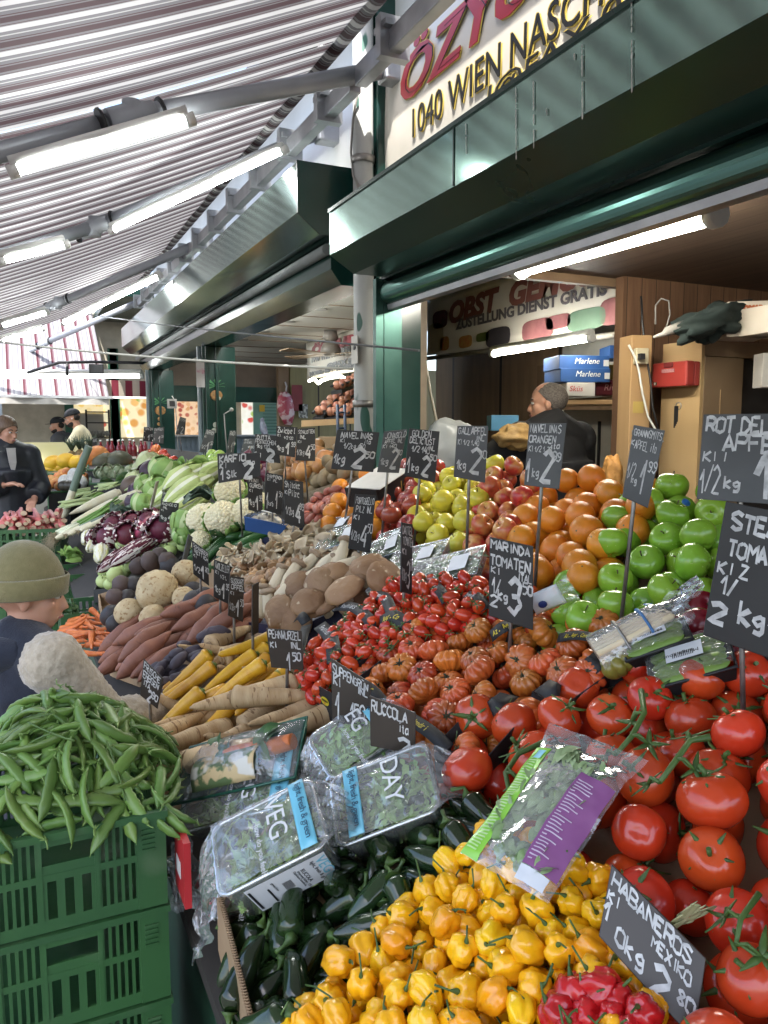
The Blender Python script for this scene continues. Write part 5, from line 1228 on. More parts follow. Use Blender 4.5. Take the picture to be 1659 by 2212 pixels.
for i in range(11):
    e = empty('juice_bottle', atd(218+12*i+(i % 2)*3, 975-(i % 3), 9.0)-Vector((0,0,.06))); tag(e, 'small bottle of dark red juice in the row at the counter end', 'bottle', 'juice bottles')
    mm = M(); mm.tube([(0,0,0),(0,0,.11),(0,0,.14),(0,0,.175)], [.032,.032,.014,.013], 12); mm.build('glass', JUI, e); mm = M(); mm.tube([(0,0,.175),(0,0,.195)], .016, 10); mm.build('cap', WHITEP, e)
farbox([(205,988),(360,975),(360,968),(210,972)], (8.4,8.6,9.6,9.6), .03, pmat('pale_counter', (.42,.40,.34), rough=.6), 'pale counter block carrying the red juice bottles')
# rhubarb crate and lettuce crate towards the aisle
RHU = zmix('rhubarb_stalk', ((.50,.10,.11),(.42,.06,.08)), ((.50,.40,.22),(.55,.20,.18)), -.1, .35, wob=1.2, scale=10, rough=.4, var=.2, stretch=(.4,4,4))
c0 = atd(70,1130,5.4)
e = empty('plastic_crate', (c0.x, c0.y, c0.z-.20)); tag(e, 'green slotted plastic crate heaped with pink rhubarb', 'crate')
def simple_crate(e, w_, l, h, mat=GCRATE):
    mm = M(); mm.box((-w_,-l,0),(w_,l,.01)); mm.build('bottom', mat, e)
    for s in (-1, 1):
        for ax in (0, 1):
            mm = M(); a, b = (w_, l) if ax == 0 else (l, w_)
            def bx(u0, u1, z0, z1):
                if ax == 0: mm.box((u0, s*l-.004, z0), (u1, s*l+.004, z1))
                else: mm.box((s*w_-.0045, u0, z0), (s*w_+.0045, u1, z1))
            bx(-a, a, 0, .25*h); bx(-a, a, .85*h, h); bx(-a, -a*.82, .25*h, .85*h); bx(a*.82, a, .25*h, .85*h); bx(-a*.82, a*.82, .5*h, .58*h)
            for i in range(9): x = -a*.8+a*1.6*i/8; bx(x-.008, x+.008, .25*h, .5*h); bx(x-.008, x+.008, .58*h, .85*h)
            mm.build('slotted_side', mat, e)
simple_crate(e, .20, .28, .16); e.matrix_world = Matrix.Translation((c0.x, c0.y, c0.z-.17)) @ Matrix.Rotation(R(-8), 4, 'Z')
for i in range(40):
    o = None; L = rng(.26,.34); r = rng(.012,.018)
    mm = M(); mm.tube([(0,-L*.5,0),(0,0,.01),(0,L*.5,0)], [r,r*.95,r*.8], 9, flat=1.25); o = mm.build('rhubarb_stalk', RHU, link=False)
    mm = M(); mm.tube([(0,-L*.5-.002,0),(0,-L*.5,0)], [r*.9, r*.98], 9, flat=1.25); mm.build('cut_end', pmat('rhubarb_cut', (.55,.42,.28)), o, link=False)
    single(o, Matrix.Translation((c0.x+rng(-.17,.17), c0.y-.08+rng(-.06,.06), c0.z+.0+.10*(1-abs(i % 20-10)/10)*rng(0,1))) @ Euler((rng(-.25,.5), 0, rng(-.3,.3))).to_matrix().to_4x4(), 'pink rhubarb stalk with pale cut end in the aisle crate', 'rhubarb', 'rhubarb stalks')
for k in range(4):
    e = empty('plastic_crate', (c0.x, c0.y, c0.z-.17)); simple_crate(e, .20, .28, .16); e.matrix_world = Matrix.Translation((c0.x+.0, c0.y, c0.z-.17-.175*(k+1))) @ Matrix.Rotation(R(-8), 4, 'Z'); tag(e, 'empty green crate stacked under the rhubarb crate', 'crate', 'green crates under the rhubarb')
c1 = onz(150,1260,.70)
for k in range(4):
    e = empty('plastic_crate', c1); simple_crate(e, .13, .20, .16); e.matrix_world = Matrix.Translation((c1.x-.03, c1.y+.15, .60-.175*k)) @ Matrix.Rotation(R(4), 4, 'Z'); tag(e, 'green slotted crate in the stack between the child and the bench', 'crate', 'green crates behind the child')
# loose carrots
CA = root_protos('carrot', CARR, .12, .17, .013, .017, 4, .0008, .2, crown=pmat('carrot_top', (.20,.20,.06)))
pl = Pile(base=lambda x, y: .80, poly=[tuple(onz(x, y, .83))[:2] for x, y in ((150,1400),(150,1345),(190,1325),(250,1335),(252,1380),(215,1400))])
put(CA, lie(pl.longs(34, .14, .014, .016, .10, (-.9, .5), k=.85)), 'orange carrot in the heap behind the child in the fleece coat', 'carrot', 'orange carrots')
e = empty('plastic_crate', onz(200,1365,.78)); simple_crate(e, .15, .17, .14); p = onz(203,1362,.66); e.matrix_world = Matrix.Translation((p.x, p.y, .655)); tag(e, 'green crate full of loose orange carrots beside the fleece coat', 'crate')
# boxes towards the front edge of the bench
crate([(480,1990),(600,1790),(1010,1760),(940,1910),(560,2320)], -.10, [-.02,-.07,-.07,-.07,.005], CARD, 'open cardboard box of dark green jalapenos with torn corrugated rim', cat='box', t=.008)
a, b = [Vector((p.x,p.y,PZ(p.x)+.008)) for p in (onp(560,2320,-.05), onp(480,1990,-.05))]; d = (b-a); w_ = d.cross(Vector((0,0,1))).normalized()*.0035
mm = M(); mm.tube([a.lerp(b, i/110)+w_*(1 if i % 2 else -1)-w_*1.1 for i in range(111)], .0012, 4); o = mm.build('corrugated_rim', CARD); tag(o, 'torn corrugated edge along the front of the jalapeno box', 'cardboard edge')
crate([(205,1280),(255,1180),(400,1130),(430,1185),(300,1270)], -.11, -.045, DKBOX, 'black crate holding the kohlrabi', cat='crate')
crate([(240,1430),(215,1290),(440,1215),(530,1330),(420,1420),(300,1450)], -.12, -.055, CARD, 'cardboard box holding sweet potatoes and celeriac', cat='box')
crate([(325,1720),(320,1470),(450,1375),(610,1385),(690,1560),(560,1640)], -.13, -.06, CARD, 'cardboard box heaped with parsnips and yellow carrots', cat='box')
crate([(530,1345),(470,1190),(720,1125),(870,1255),(640,1360)], -.095, -.04, pmat('navy_crate', (.012,.016,.05), rough=.4), 'dark blue crate of mixed mushrooms', cat='crate')
# ================================================================= chalk-written price boards
FONT = {}
for _l in '''A 00 26 40|12 32
B 00 06 36 45 44 33 03|33 42 41 30 00
C 45 26 15 04 02 11 20 41
D 00 06 26 44 42 20 00
E 46 06 00 40|03 33
F 46 06 00|03 33
G 45 26 05 01 20 41 43 23
H 06 00|46 40|03 43
I 26 20
J 46 41 20 01
K 06 00|46 03 40
L 06 00 40
M 00 06 23 46 40
N 00 06 40 46
O 26 05 01 20 41 45 26
P 00 06 36 45 44 33 03
Q 26 05 01 20 41 45 26|22 40
R 00 06 36 45 44 33 03|23 40
S 45 26 05 04 42 41 20 01
T 06 46|26 20
U 06 01 20 41 46
V 06 20 46
W 06 10 23 30 46
X 06 40|46 00
Y 06 23 46|23 20
Z 06 46 00 40
0 26 05 01 20 41 45 26
1 03 26 20
2 05 26 45 44 00 40
3 05 26 45 33|13 33 42 31 20 01
4 36 02 42|34 30
5 46 06 04 34 42 20 00
6 45 26 02 01 20 41 42 23 02
7 06 46 20
8 23 05 26 45 23 01 20 41 23
9 43 23 05 26 45 42 20 01
/ 00 46
- 03 43
. 10 20 21 11 10
k 06 00|34 02 30
g 33 24 03 02 11 32|34 30 2: 0:
i 24 20|25 26
t 26 21 30|14 34
a 34 14 03 01 10 31|34 30
n 04 00|03 14 33 30
l 26 20 30
e 03 33 24 14 03 01 10 30
o 24 03 01 20 41 43 24
r 04 00|03 14 34
h 06 00|03 14 33 30
m 04 00|03 14 23 20|23 34 43 40
p 04 0:|04 34 33 32 01
z 04 34 00 30
d 34 14 03 01 10 31|36 30
b 06 00|03 24 33 31 20 00
w 04 10 22 30 44
u 04 01 10 31 34|31 30
f 36 26 15 10|04 34
s 34 14 03 32 20 00
c 34 14 03 01 10 30'''.split('\n'):
    FONT[_l[0]] = [[(int(p[0])/4, (-1 if p[1] == ':' else int(p[1]))/6) for p in st.split()] for st in _l[2:].split('|')]
CHALK = pmat('white_chalk', (.62,.62,.60), (.40,.40,.39), scale=60, rough=.9)
SLATE = pmat('slate_board', (.017,.017,.017), (.03,.03,.029), scale=5, rough=.55, spots=((.05,.05,.049), 4, .58, .25), bump=.1)
SLATEG = pmat('dusty_slate_board', (.065,.068,.068), (.10,.104,.104), scale=5, rough=.6, spots=((.06,.06,.06), 4, .55, .2))
SLATEB = pmat('brown_slate_board', (.030,.022,.016), (.045,.035,.027), scale=5, rough=.4, coat=.05)
def chalk(mm, txt, u, v, h, maxw, P, jit=.06, wt=.19, slant=.08):
    """write txt at (u, v) of a board: P(u, v, lift) gives the point; h and maxw are fractions of the board's height and width"""
    rs = random.Random(len(txt)*31+int(u*100)+int(v*1000)); asp = P.asp        # height / width
    adv = 1.22; cw = min(h*asp*.62, maxw/max(1, len(txt)*adv-.2)); x = u; lv = 0
    for ch in txt:
        if ch in ('Ü','Ö','Ä'): base = {'Ü':'U','Ö':'O','Ä':'A'}[ch]; st = FONT[base]+[[(.2,1.12),(.3,1.2)],[(.7,1.12),(.8,1.2)]]
        else: st = FONT.get(ch, FONT.get(ch.upper(), []))
        dy = rs.uniform(-.06,.06); sc = rs.uniform(.9,1.08)
        for s in st:
            pts = [(x+cw*sc*(a+slant*b+rs.uniform(-jit,jit)), v+h*(1-b*sc+dy+rs.uniform(-jit,jit)*.6)) for a, b in s]
            q = [pts[0]]                              # round the corners a little
            for i in range(1, len(pts)-1):
                (ax, ay), (bx, by), (cx, cy_) = pts[i-1], pts[i], pts[i+1]
                q += [(bx+(ax-bx)*.3, by+(ay-by)*.3), (bx, by), (bx+(cx-bx)*.3, by+(cy_-by)*.3)]
            q.append(pts[-1]); lv += 1; L_ = .0006+.00012*(lv % 12)
            wd = wt*min(h, cw/asp*1.9)*.5*rs.uniform(.85,1.2); vs = []
            n = len(q)
            for i, (a, b) in enumerate(q):
                a0, b0 = q[max(0,i-1)]; a1, b1 = q[min(n-1,i+1)]
                tx, ty = (a1-a0)/asp, b1-b0; l = math.hypot(tx, ty) or 1
                nx, ny = -ty/l*asp, tx/l; k = wd*(.55+.6*abs(ny)+.25*rs.random())
                vs += [P(a-nx*k, b-ny*k, L_), P(a+nx*k, b+ny*k, L_)]
            mm.add(vs, [(2*i, 2*i+1, 2*i+3, 2*i+2) for i in range(n-1)])
        x += cw*adv*(.75 if ch in '1iIl.' else 1)*(.6 if ch == ' ' else 1)
def board(quad, foot, psi, lines, label, mat=None, tilt=0, off=0, zc=None, stake=True, plane=None, two=False):
    b0 = atd(*foot, zc) if zc else onp(foot[0], foot[1], off)
    ctr = (sum(p[0] for p in quad)/4, sum(p[1] for p in quad)/4)
    d = -ray(*ctr); d.z = 0; d.normalize()
    n = plane if plane else (Matrix.Rotation(R(psi), 3, 'Z') @ d + Vector((0,0,tilt))).normalized()
    def hit(x, y): q = ray(x, y); return ORG + q*((b0-ORG).dot(n)/q.dot(n))
    tl, tr, br, bl = [hit(*p) for p in quad]
    e = empty('price_board', b0); tag(e, label, 'price board', 'hand written price boards')
    inv = Matrix.Translation(-b0)
    mm = M(); th = -n*.004
    mm.prism([inv @ p for p in (tl, bl, br, tr)], th)
    bd = mm.build('board', mat or SLATE, e, bevel=.0012)
    class Pt:
        asp = ((bl-tl).length+(br-tr).length)/((tr-tl).length+(br-bl).length)
        def __call__(s, u, v, lift): return inv @ ((tl*(1-u)+tr*u)*(1-v)+(bl*(1-u)+br*u)*v + n*lift)
    Pf = Pt(); mm = M()
    for (t, u, v, h, w_) in lines: chalk(mm, t, u, v, h, w_, Pf)
    if mm.v: mm.build('chalk_writing', CHALK, bd)
    if stake:
        top = (tl+tr)*.4+(bl+br)*.1 - n*.009; bot = b0-n*.009-Vector((0,0,.06))
        mm = M(); mm.tube([inv @ bot, inv @ ((bl+br)/2-n*.009), inv @ ((tl+tr)*.2+(bl+br)*.3-n*.009)], .0042, 6); mm.build('stake', STEEL, e)
    return e
def std(title, sub='', unit='1kg', price='1', cents='99', small=''):
    L = []; n = len(title); h = .17 if n == 1 else .115
    for i, t in enumerate(title): L.append((t, .06+.05*(i % 2), .05+(h+.035)*i, h, .88))
    v = .06+(h+.035)*n
    if sub: L.append((sub, .06, v, .09, .40))
    if small: L.append((small, .38, v+.06, .10, .5))
    L.append((unit, .05, .66, .17, .40)); L.append((price, .50, .50, .42, .26)); L.append((cents, .76, .50, .16, .22)); return L
NB = 'hand written price board reading '
board(((1520,895),(1700,893),(1700,1092),(1505,1078)), (1600,1330), 0, [('ROT DELUXE',.05,.04,.17,1.15),('APFEL',.26,.24,.18,.75),('KI I',.04,.43,.11,.36),('1/2',.02,.62,.30,.24),('kg',.30,.72,.14,.2),('1',.66,.44,.50,.2)], NB+'ROT DELUXE APFEL at the right edge', SLATEG, zc=1.5)
board(((1568,1083),(1710,1112),(1690,1432),(1518,1372)), (1611,1535), 0, [('STEAK',.14,.07,.12,.86),('TOMATEN',.14,.26,.12,1.0),('KI Z',.05,.42,.09,.5),('1/',.12,.53,.13,.25),('2',.04,.72,.15,.22),('kg',.42,.68,.15,.35),('1',.80,.62,.3,.2)], NB+'STEAK TOMATEN, tallest one at the right edge', SLATE)
board(((1370,918),(1437,930),(1400,1098),(1345,1073)), (1346,1290), 18, [('GRANNSMITS',.04,.04,.10,.92),('APFEL ita',.12,.19,.12,.8),('KI',.0,.2,.07,.2),('1/2',.02,.50,.22,.28),('kg',.2,.66,.11,.22),('1',.50,.42,.45,.2),('99',.70,.42,.15,.28)], NB+'GRANNSMITS APFEL above the green apples', SLATEG, off=.05)
board(((1143,914),(1224,914),(1208,1057),(1132,1048)), (1155,1235), 0, [('NAVELINAS',.05,.02,.13,.85),('ORANGEN',.04,.19,.12,.72),('ita',.62,.30,.09,.3),('KI 1/2 1.70',.05,.36,.09,.75),('1',.03,.55,.38,.14),('kg',.20,.70,.15,.2),('2',.46,.44,.44,.26),('99',.70,.45,.14,.25)], NB+'NAVELINAS ORANGEN in front of the stallholder', SLATEG, off=.04)
board(((988,920),(1055,920),(1048,1043),(980,1030)), (1008,1190), 6, [('GALLAPFEL',.05,.03,.13,.9),('INL',.62,.17,.09,.3),('KI 1/2 1.40',.06,.26,.10,.8),('1kg',.06,.66,.18,.34),('2',.50,.44,.44,.28),('50',.76,.44,.14,.22)], NB+'GALLAPFEL between the yellow and the blushed apples', SLATEG, off=.03)
board(((884,925),(950,932),(940,1042),(874,1028)), (895,1140), 8, [('GOLDEN',.12,.02,.14,.6),('DELICIUST',.06,.17,.12,.85),('INL',.64,.30,.09,.28),('1/2 140',.15,.34,.13,.65),('1',.04,.56,.34,.14),('kg',.20,.70,.16,.24),('2',.52,.50,.4,.26),('50',.76,.46,.13,.22)], NB+'GOLDEN DELICIUST above the yellow apples', SLATE, off=.02)
board(((830,932),(880,927),(862,1022),(815,1020)), (825,1140), 16, [('JONAGOLD',.08,.05,.13,.9),('APFEL INL',.1,.20,.10,.85),('KI 140',.05,.33,.09,.7),('1kg',.06,.66,.16,.4),('2',.52,.44,.42,.26),('50',.76,.46,.13,.2)], NB+'JONAGOLD APFEL, grey and narrow, above the dark red apples', SLATEG, off=.02)
board(((728,928),(820,934),(806,1020),(715,1013)), (740,1128), 0, [('NAVELINAS',.12,.04,.15,.75),('KI',.12,.22,.09,.15),('ita',.66,.21,.10,.2),('1/2kg 150',.22,.32,.14,.55),('1kg',.03,.60,.25,.30),('2',.46,.46,.44,.24),('50',.76,.50,.16,.2)], NB+'NAVELINAS above the far heap of oranges', SLATE, off=.02)
board(((768,1068),(812,1070),(800,1195),(752,1185)), (768,1250), 14, std(['PORTOBELLO','PILZ INL'], 'KI', '1/2kg', '4', '50'), NB+'PORTOBELLO PILZ behind the portobellos', SLATE)
board(((868,1128),(892,1133),(890,1285),(866,1278)), (882,1330), 52, std(['DATTEL','TOMATEN'], 'KI', '1/2kg', '3', '50'), NB+'DATTEL TOMATEN, narrow and turned sideways over the date tomatoes', SLATE)
board(((1058,1160),(1152,1180),(1152,1362),(1056,1330)), (1103,1380), 8, [('MARINDA',.03,.03,.11,.92),('TOMATEN',.02,.21,.13,.9),('ITAL',.64,.36,.09,.34),('KI',.04,.35,.09,.25),('1/',.06,.50,.2,.22),('2',.03,.72,.14,.16),('kg',.20,.62,.13,.24),('3',.44,.46,.44,.27),('50',.76,.47,.13,.22)], NB+'MARINDA TOMATEN standing among the ribbed tomatoes', SLATE, off=.03)
board(((575,1357),(652,1363),(656,1448),(586,1442)), (620,1500), 6, [('PEHNWURZEL',.05,.04,.20,.9),('KI',.06,.32,.16,.2),('INL',.62,.30,.16,.34),('1',.50,.58,.42,.14),('50',.68,.58,.2,.24)], NB+'PEHNWURZEL between the yellow carrots and the date tomatoes', SLATEB)
board(((715,1422),(800,1475),(800,1572),(718,1560)), (760,1600), -12, [('SUPPENGRÜN',.04,.06,.16,.9),('KI',.06,.24,.15,.2),('INL',.66,.22,.14,.3),('1',.08,.50,.46,.16),('150',.48,.58,.34,.4)], NB+'SUPPENGRÜN leaning behind the rocket trays', SLATEB, off=.03)
board(((798,1503),(898,1540),(897,1630),(800,1612)), (850,1660), -8, [('RUCCOLA',.04,.06,.24,.78),('ita',.62,.36,.2,.26),('2',.60,.66,.4,.25)], NB+'RUCCOLA leaning behind the top rocket tray', SLATEB, off=.03)
board(((310,1423),(353,1466),(340,1532),(302,1502)), (325,1570), -20, [('FRISCHE',.06,.05,.17,.85),('ERBSEN',.06,.28,.17,.8),('ITA',.1,.5,.15,.4),('2',.40,.66,.3,.2),('90',.62,.62,.2,.3)], NB+'FRISCHE ERBSEN beside the heap of peas', SLATEB)
board(((497,1244),(528,1248),(525,1344),(493,1330)), (510,1380), 34, std(['SÜSSKART','OFFEL'], 'KI', '1/2kg', '1', '50'), NB+'SÜSSKARTOFFEL beside the sweet potatoes', SLATEB)
board(((463,1208),(497,1221),(495,1306),(462,1289)), (478,1340), 28, std(['KNOLZELLER'], 'KI', '1kg', '1', '99', '1/2 1.'), NB+'KNOLZELLER right of the celeriac', SLATE)
board(((415,1167),(450,1193),(452,1266),(418,1240)), (436,1300), 20, std(['SCHWARZER','RETTICH'], 'KI', '1/2', '1', '80'), NB+'SCHWARZER RETTICH above the black radishes', SLATE)
board(((408,1153),(417,1161),(404,1211),(393,1214)), (398,1250), 62, [], 'weathered grey board seen almost edge-on beside the kohlrabi', SLATEG)
board(((546,1264),(560,1257),(559,1366),(545,1374)), (552,1400), 62, [], 'narrow brown board with no writing upright at the king oyster crate', SLATEB)
board(((348,1083),(387,1087),(381,1141),(343,1126)), (362,1175), 10, std(['RADICCIO','INL'], 'KI', '1kg', '1', '99'), NB+'RADICCIO above the radicchio heads', SLATE)
board(((337,1040),(344,1038),(333,1085),(322,1108)), (325,1140), 60, [], 'pale wooden board seen edge-on left of the radicchio price board', pmat('pale_wood_edge', (.40,.36,.28)))
board(((352,1062),(374,1066),(366,1085),(347,1083)), (350,1130), 10, std(['SALAT'], 'KI', '1', '1', '50'), 'small grey price board half hidden behind the RADICCIO one', SLATEG)
board(((469,980),(562,978),(563,1029),(472,1044)), (523,1131), 0, [('KARFIOL',.05,.05,.26,.72),('KI',.05,.32,.2,.2),('ita',.66,.27,.2,.24),('1',.06,.52,.42,.1),('Stk',.2,.62,.26,.24),('2',.60,.38,.55,.2)], NB+'KARFIOL, wide and black above the cauliflowers', SLATE, off=.08)
board(((536,1029),(566,1031),(568,1111),(537,1101)), (552,1150), 22, std(['MINI','GURKEN'], 'KI', '1kg', '1', '99'), NB+'MINI GURKEN, narrow one right of the cauliflowers', SLATE)
board(((574,1020),(612,1027),(608,1113),(571,1102)), (592,1160), 14, [('CHAMPIGNON',.08,.04,.08,.85),('KI  INL',.1,.14,.07,.7),('1',.08,.45,.45,.14),('korb',.2,.72,.12,.3),('1',.62,.42,.5,.14),('50',.8,.42,.13,.18)], NB+'CHAMPIGNON above the blue mushroom tray', SLATE)
board(((613,1035),(655,1041),(658,1142),(615,1130)), (621,1170), 16, [('Shitake',.05,.04,.13,.8),('Pilze',.24,.21,.14,.6),('KI',.04,.25,.08,.2),('1/2kg',.06,.60,.18,.44),('4',.56,.50,.4,.24),('99',.78,.48,.14,.2)], NB+'Shitake Pilze in front of the shallot basket', SLATE)
board(((551,937),(598,941),(606,1001),(548,993)), (568,1060), 0, [('DITTA',.1,.03,.16,.62),('FESTKOCHEND',.02,.20,.15,.95),('1kg 120',.1,.38,.14,.6),('1kg',.0,.66,.2,.3),('2',.50,.50,.45,.28)], NB+'DITTA FESTKOCHEND above the red onions', SLATE, off=.03)
board(((597,920),(643,923),(637,988),(596,982)), (617,1045), 4, std(['Zwiebel'], 'KI', '1kg', '1', '99', '1/2 120'), NB+'Zwiebel above the golden onions', SLATE, off=.02)
board(((643,926),(681,924),(681,996),(638,995)), (667,1068), 14, std(['SCHALOTTEN','INL'], 'KI', '1/2kg', '4', '50'), NB+'SCHALOTTEN above the shallot basket', SLATE, off=.02)
board(((446,927),(465,930),(456,978),(430,977)), (437,1020), 30, std(['PAPRIKA'], 'KI', '1/2', '1', '50'), 'grey tilted price board in front of the nearer dark green post', SLATEG, zc=6.6)
board(((497,930),(511,930),(505,979),(489,979)), (497,1010), 55, std(['RADI'], '', '1', '1', '50'), 'pale narrow price board turned sideways in front of the nearer dark green post', SLATEG, zc=6.4)
board(((527,948),(550,948),(548,979),(519,978)), (533,1015), 0, std(['ROTE','ZWIEBEL'], '', '1', '2', '50'), 'grey price board half hidden behind the DITTA one', SLATEG, zc=6.0)
board(((311,922),(331,923),(329,954),(309,953)), (318,985), 10, std(['TOMATEN'], 'KI', '1', '1', '50'), 'left one of two small price boards over the orange peppers', SLATE, zc=8.6)
board(((333,925),(355,922),(353,958),(330,957)), (343,985), 0, std(['PAPRIKA'], 'KI', '1', '1', '99'), 'right one of two small price boards over the orange peppers', SLATEG, zc=8.6)
board(((389,900),(402,904),(399,939),(379,939)), (393,965), 20, std(['RISPEN'], '', '1', '2', ''), 'grey price board standing before the nut poster', SLATEG, zc=8.2)
board(((347,995),(388,991),(388,1015),(352,1003)), (372,1040), 0, [('JAMS',.3,.1,.3,.5),('1kg',.1,.5,.3,.3)], 'small black board behind the topmost cabbage', SLATE, zc=5.9)
board(((432,1011),(459,1011),(452,1033),(440,1031)), (446,1045), 0, std(['CHINA'], '', '1', '1', ''), 'little grey price board behind the napa cabbages', SLATEG, zc=5.4)
board(((275,1022),(287,1020),(284,1050),(272,1054)), (277,1075), 30, std(['FISOLEN'], '', '1', '1', ''), 'little price board left of the brown squash', SLATEG, zc=6.2)
board(((200,947),(210,945),(208,985),(199,988)), (203,1000), 50, std(['ANANAS'], '', '1', '3', ''), 'small dark price board beside the pineapples', SLATE, zc=8.6)
board(((1321,1866),(1525,2070),(1500,2250),(1293,2022)), (1410,2080), 0, [('HABANEROS',.04,.06,.20,.9),('KI',.02,.30,.16,.2),('MEXIKO',.50,.33,.15,.46),('1',.0,.46,.26,.12),('0kg',.16,.62,.24,.34),('2',.56,.62,.36,.22),('80',.80,.60,.18,.2)], NB+'HABANEROS leaning between the yellow peppers and the tomatoes', SLATEB, off=.045, stake=False, plane=(ORG-onp(1410,2080,.04)).normalized()*.8+Vector((-.25,-.1,.0)))
# ================================================================= punnets, trays and bags
BKC = pmat('black_card', (.010,.010,.011), (.016,.016,.017), scale=8, rough=.6)
YEL = pmat('yellow_print', (.62,.48,.02), rough=.4); WHT = pmat('white_print', (.72,.72,.70), rough=.5)
def ribbon(c, w_, side, mat, nm, par):
    mm = M(); n = len(c); v = []
    for i, p in enumerate(c):
        s = side[i] if isinstance(side, list) else side
        v += [p-s*w_/2, p+s*w_/2]
    mm.add(v, [(2*i, 2*i+1, 2*i+3, 2*i+2) for i in range(n-1)], True)
    return mm.build(nm, mat, par, solid=.0012)
def smooth(pts, n=4):
    pts = [Vector(p) for p in pts]; out = []
    for i in range(len(pts)-1):
        p0, p1, p2, p3 = pts[max(0,i-1)], pts[i], pts[i+1], pts[min(len(pts)-1,i+2)]
        for k in range(n):
            t = k/n; out.append(.5*((2*p1)+(p2-p0)*t+(2*p0-5*p1+4*p2-p3)*t*t+(3*p1-p0-3*p2+p3)*t**3))
    return out+[pts[-1]]
def band(ptsV, wpx, txt, label, mat=BKC, pm=YEL, logo=True, offs=None, cat='punnet band', oval=None):
    """arched card handle of a punnet over its tomatoes; ptsV follow its middle line"""
    n = len(ptsV); c = [onp(x, y, (.026+.03*math.sin(math.pi*(i+.4)/(n-.2))) if offs is None else offs[i]) for i, (x, y) in enumerate(ptsV)]
    e = empty('punnet_band', c[0]); tag(e, label, cat); inv = Matrix.Translation(-c[0])
    c = smooth(c); zc = (c[len(c)//2]-ORG).dot(Vector((_sn*_cp, _cs*_cp, -_sp))); wd = wpx/1661*zc; side = []
    for i, p in enumerate(c):
        t = (c[min(i+1,len(c)-1)]-c[max(0,i-1)]).normalized(); view = (ORG-p).normalized(); s = t.cross((view*.6+PN*.6).normalized()).normalized(); side.append(s)
    ribbon([inv @ p for p in c], wd, side, mat, 'card_band', e)
    L = [0]
    for i in range(1, len(c)): L.append(L[-1]+(c[i]-c[i-1]).length)
    def at(l):
        for i in range(1, len(c)):
            if L[i] >= l: t = (l-L[i-1])/(L[i]-L[i-1]); return c[i-1].lerp(c[i], t), (c[i]-c[i-1]).normalized(), side[i]
        return c[-1], (c[-1]-c[-2]).normalized(), side[-1]
    h = wd*.42; l = L[-1]*.12; mm = M()
    for ch in txt:                                    # letters set one by one along the bend
        p, t, s = at(l)
        if l > L[-1]*.92: break
        y = s if s.cross(t).dot(ORG-p) < 0 else -s
        nrm = t.cross(y).normalized(); 
        if nrm.dot(ORG-p) < 0: nrm = -nrm
        for st in FONT.get(ch, FONT.get(ch.upper(), [])):
            pts = [p + t*(a*h*.55+b*h*.15) + y*((b-.5)*h) + nrm*.0016 for a, b in st]
            for a, b in zip(pts, pts[1:]):
                d = (b-a); q = d.cross(nrm).normalized()*h*.075
                mm.add([inv @ z for z in (a-q, a+q, b+q, b-q)], [(0,1,2,3)])
        l += h*(.72 if ch not in 'il. ' else .45)
    if mm.v: mm.build('script', pm, e)
    return e
AZ = 'Az. Agr. Cancello Malandri'
band([(800,1530),(835,1530),(885,1552),(935,1585),(968,1618)], 30, AZ, 'black card handle with yellow script at the front of the ribbed tomatoes, longest one')
band([(755,1492),(770,1478),(800,1492),(828,1522)], 32, 'Az. Agr. C', 'black card handle above the SUPPENGRÜN board')
band([(1205,1378),(1245,1372),(1290,1380),(1335,1402),(1352,1420)], 24, AZ, 'black card handle with yellow script nearest the white asparagus')
band([(1060,1375),(1085,1355),(1115,1345)], 28, 'Az. Ag', 'short black card handle at the foot of the MARINDA board')
band([(820,1345),(850,1330),(880,1352)], 30, 'Agr. Ca', 'black card handle behind the ribbed tomatoes at their upper left')
band([(730,1310),(765,1312),(795,1335),(800,1355)], 26, 'Frutti di S', 'black card handle with white script on the date tomatoes, middle one', pm=WHT)
band([(805,1285),(830,1290),(845,1320),(850,1345)], 26, 'Pomo Longio', 'grey black card handle of the date tomato punnet under the narrow board', pm=WHT)
band([(935,1262),(950,1275),(965,1300)], 24, 'Longio', 'small black card handle at the back of the date tomatoes', pm=WHT)
band([(1005,1285),(1030,1290),(1050,1315)], 26, 'Longio', 'dark card handle nearest the herb trays', pm=WHT)
band([(690,1350),(715,1378),(722,1430)], 32, 'Frutti di', 'black card handle beside the PEHNWURZEL board', pm=WHT)
band([(640,1335),(650,1330),(662,1345)], 24, '', 'black card tab at the left end of the date tomatoes')
band([(640,1440),(648,1400),(662,1350)], 24, '', 'folded black handle leaning at the left of the date tomatoes')
